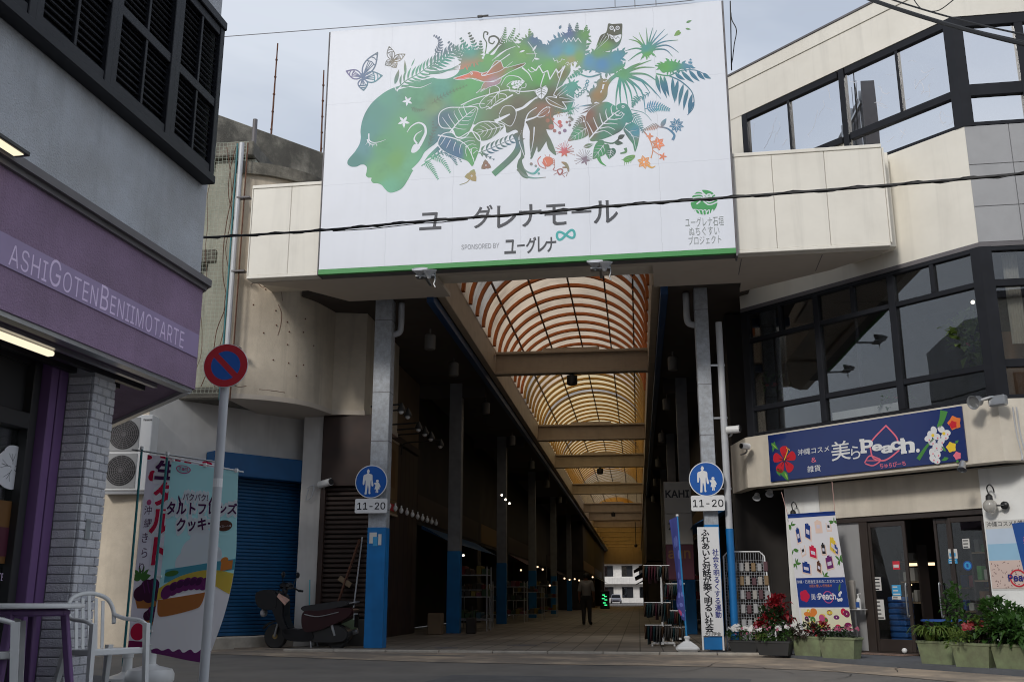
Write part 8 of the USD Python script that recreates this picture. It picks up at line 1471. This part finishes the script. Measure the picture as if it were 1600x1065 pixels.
# hanging product banner
bt0 = [RA.P(0, 0, .02), RA.w]; bb0 = [RA.P(0, 0, .16), RA.w]
TLc, TRc, BLc, BRc = atP(1230.8, 804, *bt0), atP(1304.5, 799, *bt0), atP(1252, 984, *bb0), atP(1333, 985, *bb0)
T = Thing('product_banner', 'hanging fabric banner of cosmetics with a blue band, at the white shop pillar', 'banner', loc=(BLc + BRc) / 2); C4 = Cloth([TLc, (TLc + BLc) / 2, BLc], [TRc, (TRc + BRc) / 2, BRc], .004, .8, .3)
mb = MB(); C4.mesh(mb); T.part('cloth', mb, 'c_white', True); cp(T, C4, sbox(0, 0, 1, .05), 'c_blue'); cp(T, C4, sbox(0.02, .555, 1, .775), 'c_blue'); cp(T, C4, sbox(0.05, .785, 1, 1), 'c_cream')
for x, y, w_, h_, rot, mt in ((.18, .22, .07, .11, -8, 'c_blue'), (.39, .19, .10, .12, 14, 'c_blue'), (.62, .15, .11, .10, 0, 'c_skin'), (.83, .155, .07, .075, 0, 'c_white'), (.24, .335, .07, .07, -12, 'c_white'), (.44, .355, .13, .08, 8, 'c_red'), (.66, .335, .07, .07, 0, 'c_dark'), (.86, .31, .10, .10, 20, 'c_yellow'), (.26, .475, .15, .08, 6, 'c_blue'), (.52, .47, .07, .08, 16, 'c_brown'), (.74, .44, .13, .09, -6, 'c_purple'), (.9, .34, .09, .05, 20, 'c_blue')):
    cp(T, C4, affinity.rotate(sbox(x - w_ / 2 - .015, y - h_ / 2 + .008, x + w_ / 2 + .02, y + h_ / 2 + .012), rot), 'c_skin', .002, 'printed_shadow'); cp(T, C4, affinity.rotate(unary_union([sbox(x - w_ / 2, y - h_ / 2, x + w_ / 2, y + h_ / 2), sbox(x - w_ * .2, y - h_ / 2 - .012, x + w_ * .2, y - h_ / 2)]), rot), mt, .004, 'printed_bottle')
    cp(T, C4, affinity.rotate(sbox(x - w_ * .32, y - h_ * .1, x + w_ * .32, y + h_ * .22), rot), 'c_lav' if mt != 'c_white' else 'c_dark', .006, 'printed_label')
for x, y, n_ in ((.05, .13, 6), (.95, .12, 6), (.95, .42, 8), (.06, .44, 6), (.04, .33, 3), (.6, .545, 6)): cp(T, C4, unary_union([leaf((x, y), (x + .11 * math.cos(a), y + .05 * math.sin(a)), .022) for a in rb.uniform(0, 6.28, n_)]).intersection(sbox(0, .05, 1, .55)), 'c_green', .003, 'printed_leaf')
cp(T, C4, ctext(C4, '沖縄・石垣島生まれのこだわりコスメ', .5, .595, .055), 'c_white', .005, 'lettering'); cp(T, C4, ctext(C4, 'お肌に優しい天然素材', .5, .625, .045), 'c_orange', .005, 'lettering'); cp(T, C4, unary_union([ell(.16 + .05 * math.cos(a), .69 + .022 * math.sin(a), .05, .024) for a in np.arange(5) * 1.2566]), 'c_red', .005); cp(T, C4, ctext(C4, '美ら', .38, .715, .10), 'c_white', .005, 'lettering'); cp(T, C4, ctext(C4, 'Peach.', .62, .715, .12, kind='en', bold=.03), 'c_white', .007, 'lettering'); cp(T, C4, ell(.62, .70, .10, .045).difference(ell(.62, .70, .085, .038)), 'c_pink', .005)
cp(T, C4, unary_union([ell(.86 + rb.uniform(-.05, .05), .70 + rb.uniform(-.035, .03), .022, .010) for k in range(9)]), 'c_white', .005, 'printed_flower'); cp(T, C4, leaf((.84, .66), (.90, .60), .03), 'c_green', .005)
fm = ['c_pink', 'c_magenta', 'c_yellow', 'c_green', 'c_red', 'c_purple', 'c_orange', 'c_green', 'c_yellow']
for k in range(30): x, y = rb.uniform(.1, .95), rb.uniform(.805, .975); cp(T, C4, ell(x, y, rb.uniform(.03, .07), rb.uniform(.014, .03)).difference(ell(x, y, .012, .006) if k % 3 else Polygon()), fm[k % 9], .003 + .0001 * k, 'printed_fruit')
mb = MB(); mb.tube([TLc + [0, 0, .0], atP(1221, 768, RA.P(0, 0, .03), RA.w)], .006, 5); mb.tube([TRc, atP(1300, 752, RA.P(0, 0, .03), RA.w)], .006, 5); T.part('rope', mb, flat('rope', (190, 150, 140))); mb = MB(); mb.tube([TLc, TRc], .014, 8); T.part('top_rod', mb, 'c_blue'); mb = MB(); mb.tube([BLc, BRc], .010, 8); T.part('bottom_rod', mb, 'white_plastic')
# ------------------------------------------------------------------ plants
leafmat('leaf_dark', (.030, .075, .018)); leafmat('leaf_mid', (.075, .18, .035)); leafmat('leaf_lime', (.18, .27, .05)); leafmat('bract_red', (.40, .014, .025), trans=.25); leafmat('bloom_white', (.88, .86, .84), .06); leafmat('bloom_pink', (.75, .20, .32), .3); leafmat('bloom_red', (.5, .05, .06), .3); leafmat('bloom_yellow', (.7, .42, .05), .2); leafmat('leaf_bronze', (.09, .06, .045), .4)
def sprig(mb, c, d, L, w, droop=.0):
    """one folded leaf"""
    d = np.asarray(d, float); d /= np.linalg.norm(d) + 1e-9; s = np.cross(d, [0, 0, 1.0]); s /= np.linalg.norm(s) + 1e-9; n_ = np.cross(s, d); c = np.asarray(c, float); m_ = c + d * L * .5 + n_ * L * .06; e = c + d * L - np.array([0, 0, droop * L])
    mb.add([c, m_ + s * w / 2 + n_ * w * .18, m_, m_ - s * w / 2 + n_ * w * .18, e], [(0, 2, 1), (0, 3, 2), (1, 2, 4), (2, 3, 4)])
def bush(c, rad, n, size, seed, lo=0.0):
    r2 = np.random.default_rng(seed); mb = MB(); c = np.asarray(c, float); rad = np.asarray(rad, float)
    hubs = r2.normal(0, .5, (max(6, n // 22), 3))
    for k in range(n):
        h = hubs[r2.integers(len(hubs))] + r2.normal(0, .28, 3); h /= max(1.0, np.linalg.norm(h)); h[2] = max(h[2], lo - .6); p = c + h * rad; d = h + r2.normal(0, .5, 3) + [0, 0, .25]; sprig(mb, p, d, size * r2.uniform(.7, 1.3), size * r2.uniform(.45, .7), r2.uniform(0, .4))
    return mb
def blooms(c, rad, n, size, seed, top=.75):
    r2 = np.random.default_rng(seed); mb = MB(); c = np.asarray(c, float)
    for k in range(n):
        h = r2.normal(0, .55, 3); h[2] = abs(h[2]) * .7 + top; h[:2] = np.clip(h[:2], -1, 1); p = c + h * np.asarray(rad); t = r2.uniform(0, 6.28)
        n_ = r2.normal(0, .45, 3) + [-.05, -.6, .55]; n_ /= np.linalg.norm(n_); A_ = np.cross(n_, [1.0, 0, 0]); A_ /= np.linalg.norm(A_); B_ = np.cross(n_, A_)
        for j in range(5):
            a = t + j * 1.2566; d = math.cos(a) * A_ + math.sin(a) * B_; s_ = np.cross(n_, d) * size * .32; e_ = p + d * size * .6 + n_ * size * .1; mb.add([p, p + d * size * .3 + s_, e_, p + d * size * .3 - s_], [(0, 1, 2), (0, 2, 3)])
    return mb
paint('tub_green', (.215, .26, .135), rough=.55, var=.14, scale=6, streak=.25, dirt=(.10, .085, .06), dirtamt=.55, dscale=5); paint('tub_black', (.03, .03, .03), rough=.5, var=.2); paint('soil', (.035, .025, .018), rough=.95)
def planter(label, c, L, W, H, mat, ang):
    t = Thing('planter', label, 'planter', 'planters along the shop front', loc=c); u = np.array([math.cos(ang), math.sin(ang), 0]); F_ = Frame(c, u); w = np.array([-u[1], u[0], 0]); pts = [c + u * sx * L * .42 + w * sy * W * .40 for sx in (-1, 1) for sy in (-1, 1)] + [c + u * sx * L * .49 + w * sy * W * .48 + [0, 0, H - .035] for sx in (-1, 1) for sy in (-1, 1)]
    mb = MB(); mb.hull(pts); t.part('tub', mb, mat); cz = c + [0, 0, H - .018]; Mx = np.stack([u, w, [0, 0, 1]], 1); mb = MB()
    for s in (-1, 1): mb.obox(cz + w * s * (W / 2 - .012), (L + .02, .03, .036), Mx, .006); mb.obox(cz + u * s * (L / 2 - .004), (.03, W - .056, .036), Mx, .006)
    t.part('rim', mb, mat); mb = MB(); mb.obox(c + [0, 0, H - .034], (L * .94, W * .9, .02), Mx); t.part('soil', mb, 'soil'); mb = MB()
    for s in (-1, 1): mb.obox(c + u * s * L * .3 + [0, 0, .008], (.08, W * .7, .02), Mx)
    t.part('foot', mb, mat); return u
PL = [(1165, 1018, .50, .24, .19, 'tub_black', 'dark planter of small white flowers beside the slogan board', -.35), (1213, 1023, .56, .26, .22, 'tub_black', 'dark planter under the red poinsettia in front of the wire rack', -.45), (1269, 1024, .54, .26, .30, 'tub_green', 'olive green planter of bronze leaves under the left of the hanging banner', -.70), (1317, 1028, .62, .27, .31, 'tub_green', 'olive green planter of pink flowers under the right of the hanging banner', -.70), (1473, 1037, .52, .27, .31, 'tub_green', 'olive green planter of strappy leaves right of the door mat', -.72), (1529, 1042, .52, .27, .31, 'tub_green', 'olive green planter of red flowers, middle of the right hand three', -.72), (1598, 1045, .60, .27, .31, 'tub_green', 'olive green planter of broad leaves at the right picture edge', -.72)]
TOP = []
for px_, py_, L, W, H, mt, lb, an in PL: c = atZ(px_, py_, .10) + np.array([0, .10, 0]); c[2] = .10; planter(lb, c, L, W, H, mt, an); TOP.append(c + [0, 0, H])
def plant(name, label, pieces):
    t = Thing(name, label, 'plant', loc=pieces[0][3])
    for nm, mb, mt, _ in pieces: t.part(nm, mb, mt)
c = TOP[0] + [0, 0, .09]; plant('flowering_plant', 'low plant with many small white flowers in the dark planter beside the slogan board', [('leaves', bush(c, (.30, .18, .12), 260, .06, 1), 'leaf_mid', TOP[0]), ('flowers', blooms(c, (.26, .16, .10), 52, 0.0748, 2), 'bloom_white', 0), ('pink_flowers', blooms(c, (.26, .15, .08), 9, 0.0408, 3, .1), 'bloom_pink', 0)])
c = TOP[1] + [0, 0, .10]; plant('flowering_plant', 'low plant with pink and white flowers in front of the red poinsettia', [('leaves', bush(c, (.34, .2, .12), 260, .06, 4), 'leaf_mid', TOP[1]), ('flowers', blooms(c, (.28, .16, .10), 16, 0.0476, 5), 'bloom_pink', 0), ('white_flowers', blooms(c, (.28, .16, .10), 16, 0.0612, 6), 'bloom_white', 0), ('yellow_leaves', bush(c + [-.16, 0, 0], (.14, .14, .12), 60, .06, 7), 'leaf_lime', 0)])
c = TOP[1] + [.02, .25, .36]; plant('poinsettia', 'tall poinsettia with dark red bracts behind the dark planter', [('leaves', bush(c - [0, 0, .12], (.30, .22, .26), 240, .11, 8), 'leaf_dark', TOP[1]), ('bracts', bush(c + [.10, 0, .10], (.26, .20, .22), 230, .12, 9, .2), 'bract_red', 0), ('bracts', bush(c + [-.12, -.05, -.05], (.2, .16, .16), 110, .10, 10, .2), 'bract_red', 0)])
c = TOP[2] + [0, 0, .08]; plant('foliage_plant', 'bronze and green leafy plant in the left olive planter under the banner', [('leaves', bush(c, (.27, .15, .15), 260, .08, 11), 'leaf_bronze', TOP[2]), ('red_leaves', bush(c + [.14, 0, .02], (.16, .13, .11), 80, .08, 12), 'bract_red', 0), ('green_leaves', bush(c, (.26, .15, .12), 90, .07, 13), 'leaf_dark', 0)])
c = TOP[3] + [0, 0, .05]; plant('flowering_plant', 'pink flowered low plant in the olive planter under the right of the banner', [('leaves', bush(c, (.32, .15, .10), 260, .06, 14), 'leaf_dark', TOP[3]), ('flowers', blooms(c, (.28, .14, .07), 45, 0.0442, 15), 'bloom_pink', 0)])
c = TOP[4]; r2 = np.random.default_rng(40); mb = MB()
for k in range(70):
    a = r2.uniform(0, 6.28); L = r2.uniform(.28, .5); d = np.array([math.cos(a), math.sin(a), 0]); p = c + [r2.uniform(-.16, .16), r2.uniform(-.08, .08), 0]; w = np.array([-d[1], d[0], 0]); q_ = [p + d * L * t * .8 + [0, 0, L * (1.5 * t - 1.3 * t * t)] for t in np.linspace(0, 1, 6)]; ww = [.014, .02, .018, .014, .009, .002]
    v = [x + w * z for x, z in zip(q_, ww)] + [x - w * z for x, z in zip(q_, ww)]; mb.add(v, [(i, i + 1, 7 + i, 6 + i) for i in range(5)])
plant('strap_leaf_plant', 'lime green plant of long arching leaves in the planter right of the door', [('leaves', mb, 'leaf_lime', c), ('low_leaves', bush(c + [.1, 0, .12], (.3, .16, .16), 160, .09, 41), 'leaf_mid', 0), ('flowers', blooms(c + [.22, 0, .18], (.06, .06, .05), 3, 0.0476, 42), 'bloom_yellow', 0)])
c = TOP[4] + [.28, -.02, .36]; mb = MB(); mb.tube([TOP[4] + [.2, 0, 0], c + [0, 0, -.1], c + [.02, 0, .3]], .012, 5); plant('climbing_plant', 'tall thin climbing plant rising behind the planters in front of the glass door', [('stem', mb, 'leaf_bronze', TOP[4]), ('leaves', bush(c, (.16, .14, .40), 240, .10, 43), 'leaf_mid', 0)])
c = TOP[5] + [0, 0, .08]; plant('flowering_plant', 'red flowered trailing plant in the middle of the right hand three planters', [('leaves', bush(c + [-.16, 0, -.03], (.2, .2, .16), 220, .06, 44), 'leaf_lime', TOP[5]), ('flowers', blooms(c, (.24, .16, .13), 12, 0.0748, 45), 'bloom_red', 0), ('pink_flowers', blooms(c + [.05, 0, 0], (.2, .14, .12), 6, 0.068, 46), 'bloom_pink', 0), ('dry_leaves', bush(c + [.15, 0, -.02], (.12, .12, .10), 110, .06, 47), 'bloom_white' if False else 'leaf_bronze', 0)])
c = TOP[5] + [.36, .0, .22]; plant('leafy_shrub', 'bushy bright green shrub before the white wall under the beach poster', [('leaves', bush(c, (.34, .26, .30), 480, .13, 48), 'leaf_mid', TOP[5]), ('lime_leaves', bush(c, (.31, .24, .28), 130, .12, 49), 'leaf_lime', 0)])
c = TOP[6] + [.12, 0, .17]; plant('leafy_shrub', 'low broad leaved shrub in the planter at the right picture edge', [('leaves', bush(c, (.42, .24, .22), 360, .13, 50), 'leaf_mid', TOP[6]), ('dark_leaves', bush(c, (.38, .22, .24), 160, .11, 51), 'leaf_dark', 0)])
# plants behind the second floor glass
for i, (x, y, n, h, lb) in enumerate(((1512, 545, 150, .55, 'yellow green potted palm behind the second floor window near the corner'), (1208, 605, 90, .3, 'small plant with a red flower behind the leftmost second floor window'), (1395, 625, 60, .22, 'small potted plant on the second floor sill'))):
    c = atP(x, y, RA.P(0, 0, -.40), RA.w); plant('potted_plant', lb, [('leaves', bush(c, (.3, .25, h), n, .22 if i == 0 else .10, 60 + i), 'leaf_lime' if i == 0 else 'leaf_mid', c), ('flowers', blooms(c - [0, 0, .05], (.15, .1, .1), 4 if i else 1, .08, 70 + i), 'bloom_red', 0)])
c = atP(1520, 472, RA.P(0, 0, -1.2), RA.w); mb = MB(); mb.ball(c, .035, 6); single('lit_bulb', mb, 'lamp_white', 'single small lamp lit inside the second floor corner room', 'lamp', smooth=True)
# ------------------------------------------------------------------ wire rack, door items, inside the shop
WF = Frame(atY(1137, 1012, 18.85) * [1, 1, 0] + [0, 0, .1], (1, -.12, 0), (.0, .12, 1)); wr = .86; hr = 1.72; T = Thing('wire_rack', 'tilted white wire grid rack hung with small packets beside the blue rain pipe', 'rack', loc=WF.o)
mb = MB(); fr = [WF.P(0, 0), WF.P(0, hr - .08), WF.P(.08, hr), WF.P(wr - .22, hr), WF.P(wr - .14, hr - .08), WF.P(wr, 0)]; mb.tube(fr, .014, 6); T.part('frame', mb, 'white_plastic')
mb = MB()
for k in range(18): a = .045 + k * .044; mb.tube([WF.P(a, .02), WF.P(min(a, wr - .17) if a > wr - .2 else a, hr - .02)], .0028, 4)
for k in range(30): z = .05 + k * .052; mb.tube([WF.P(.0, z), WF.P(wr - .14 * z / hr, z)], .0028, 4)
T.part('grid', mb, 'pipe_white', kind='stuff'); goods = ['dim_white', 'cloth_rose', 'dim_white', 'ac_grey', 'poster_dim', 'panel_dull']
for r_ in range(6):
    for k in range(7): z = .14 + r_ * .245; a = .05 + k * .108; mb = MB(); mb.fbox(WF, a, a + .075, z, z + rb.uniform(.13, .19), .012, .03, .006); T.part('packet', mb, goods[rb.integers(0, 6)])
mb = MB(); mb.hull([WF.P(wr * .95, z, c_) for z, c_ in ((.0, -.02), (.0, -.5), (hr * .95, -.02), (hr * .95, -.1))] + [WF.P(wr * .95 + .02, 0, -.3)]); T.part('side_panel', mb, 'interior_dark')
mt_ = RS.px(1395, 1031)[0]; mb = MB(); e0_ = RS.P(RS.px(1357, 1030)[0], .104, .12); mb.obox(RS.P(RS.px(1410, 1031)[0] - .12, .108, .30), (.95, .42, .012), np.stack([RS.u, -RS.w, [0, 0, 1]], 1), .004); single('door_mat', mb, paint('mat_fibre', (.20, .13, .10), rough=1, var=.5, scale=30, bump=.2), 'worn reddish door mat before the shop entrance', 'mat')
T = Thing('hand_gel_stand', 'grey hand gel stand with a pump bottle left of the shop door', 'stand', loc=RS.P(DD.px(1345, 1000)[0], .1, .1)); ga, gz = RS.px(1342, 951); gF = Frame(RS.P(ga, 0, .12), RS.u)
mb = MB(); mb.fbox(gF, -.10, .18, gz - .012, gz, -.1, .1, .003); T.part('shelf', mb, 'white_plastic'); mb = MB(); mb.fbox(gF, -.07, .03, gz + .001, gz + .48, -.05, .03, .015); T.part('dispenser', mb, 'dim_white'); mb = MB(); mb.lathe(gF.P(.10, gz, .02), [(.035, 0), (.038, .02), (.038, .16), (.014, .19), (.014, .23), (.02, .235), (.02, .25), (.0, .255)], 12); mb.tube([gF.P(.10, gz + .25, .02), gF.P(.16, gz + .255, .04)], .008, 6); T.part('pump_bottle', mb, 'white_plastic', 35); mb = MB(); mb.fbox(gF, .068, .135, gz + .03, gz + .12, .055, .062); T.part('bottle_label', mb, 'print_blue'); mb = MB(); mb.tube([gF.P(.0, gz - .012, 0), gF.P(.0, .1, 0)], .02, 8); T.part('leg', mb, 'galvanised')
IN = Frame(RS.P(0, 0, -.55), RS.u)
a, zt3 = IN.px(1400, 950)
for k in range(9): mb = MB(); mb.fbox(IN, a - .16, a + .16, .14 + k * .098, .14 + k * .098 + .09, -.3, 0, .02); single('stacked_basket', mb, flat('basket_blue', (45, 95, 160)) if k == 0 else 'basket_blue', ['bottom', 'second', 'third', 'fourth', 'middle', 'sixth', 'seventh', 'eighth', 'top'][k] + ' blue basket of the stack behind the left glass door', 'basket', 'stacked blue baskets')
rk = np.random.default_rng(77)
def shelf(label, a0, a1, c, zs, mats, seed):
    r2 = np.random.default_rng(seed); t = Thing('shop_shelf', label, 'shelf', loc=RS.P((a0 + a1) / 2, .13, c))
    for s in (a0, a1): mb = MB(); mb.fbox(RS, s - .015, s + .015, .13, zs[-1] + .3, c - .3, c); t.part('upright', mb, 'brown_frame')
    for z in zs:
        mb = MB(); mb.fbox(RS, a0 + .016, a1 - .016, z, z + .025, c - .3, c); t.part('board', mb, 'tan_wall'); x = a0 + .05
        while x < a1 - .1: w_ = r2.uniform(.05, .12); h_ = r2.uniform(.1, .24); mb = MB(); mb.fbox(RS, x, x + w_, z + .026, z + .026 + h_, c - .2, c - .03, .012); t.part('product', mb, mats[r2.integers(0, len(mats))]); x += w_ + r2.uniform(.01, .05)
bm = ['c_navy', 'print_blue', 'paper', 'print_blue', 'dim_white', 'print_purple', 'print_pink']
shelf('shelf of blue goods seen through the open shop door', RS.px(1405, 950)[0], RS.px(1500, 950)[0] + .3, -1.9, (.35, .75, 1.15), bm, 1); shelf('shelf behind the right glass door', RS.px(1478, 900)[0] + .05, RS.px(1545, 900)[0], -.75, (.45, .85, 1.25, 1.7), ['dim_white', 'paper', 'print_green', 'dim_white', 'poster_brown'], 2); shelf('shelf of pale boxes behind the left glass door', RS.px(1362, 900)[0] - .1, RS.px(1385, 900)[0], -1.0, (.9, 1.25, 1.6), ['dim_white', 'paper', 'dim_white'], 3)
mb = MB(); la = Frame(RS.P(0, 0, -1.75), RS.u).px(1438, 881); mb.obox(RS.P(la[0], la[1], -1.75), (.55, .03, .05), np.stack([RS.u, -RS.w, [0, 0, 1]], 1)); single('strip_light', mb, 'lamp_warm', 'warm strip light on a shelf inside the shop', 'lamp')
for i, (x, y) in enumerate(((1417, 912), (1424, 913), (1422, 941), (1428, 941), (1436, 941), (1441, 941))): q_ = Frame(RS.P(0, 0, -1.55), RS.u).px(x, y); mb = MB(); mb.ball(RS.P(*q_, -1.55), .014, 5); single('small_light', mb, 'lamp_warm', ['first', 'second', 'third', 'fourth', 'fifth', 'sixth'][i] + ' tiny warm light on the shelves inside the shop', 'light', 'tiny lights inside the shop')
T = Thing('blue_table', 'round blue table top in front of the right glass door behind the plants', 'table', loc=RS.P(RS.px(1500, 968)[0], .1, .45)); bc = RS.P(RS.px(1500, 966)[0] - .05, 0, .40); mb = MB(); mb.lathe((bc[0], bc[1], atP(1500, 968, bc, RS.w)[2] - .03), [(.30, 0), (.33, .008), (.33, .028), (.31, .034)], 28); T.part('table_top', mb, 'print_blue', 35)
for a in (.6, 2.2, 3.7, 5.3): mb = MB(); mb.tube([(bc[0] + .2 * math.cos(a), bc[1] + .2 * math.sin(a), .55), (bc[0] + .26 * math.cos(a), bc[1] + .26 * math.sin(a), .1)], .014, 6); T.part('leg', mb, 'galvanised')
mb = MB(); mb.ball(RS.P(RS.px(1412, 1013)[0], .16, -.02), .045, 7); single('door_stop_ball', mb, 'white_plastic', 'small white ball at the foot of the left glass door', 'ball', smooth=True)
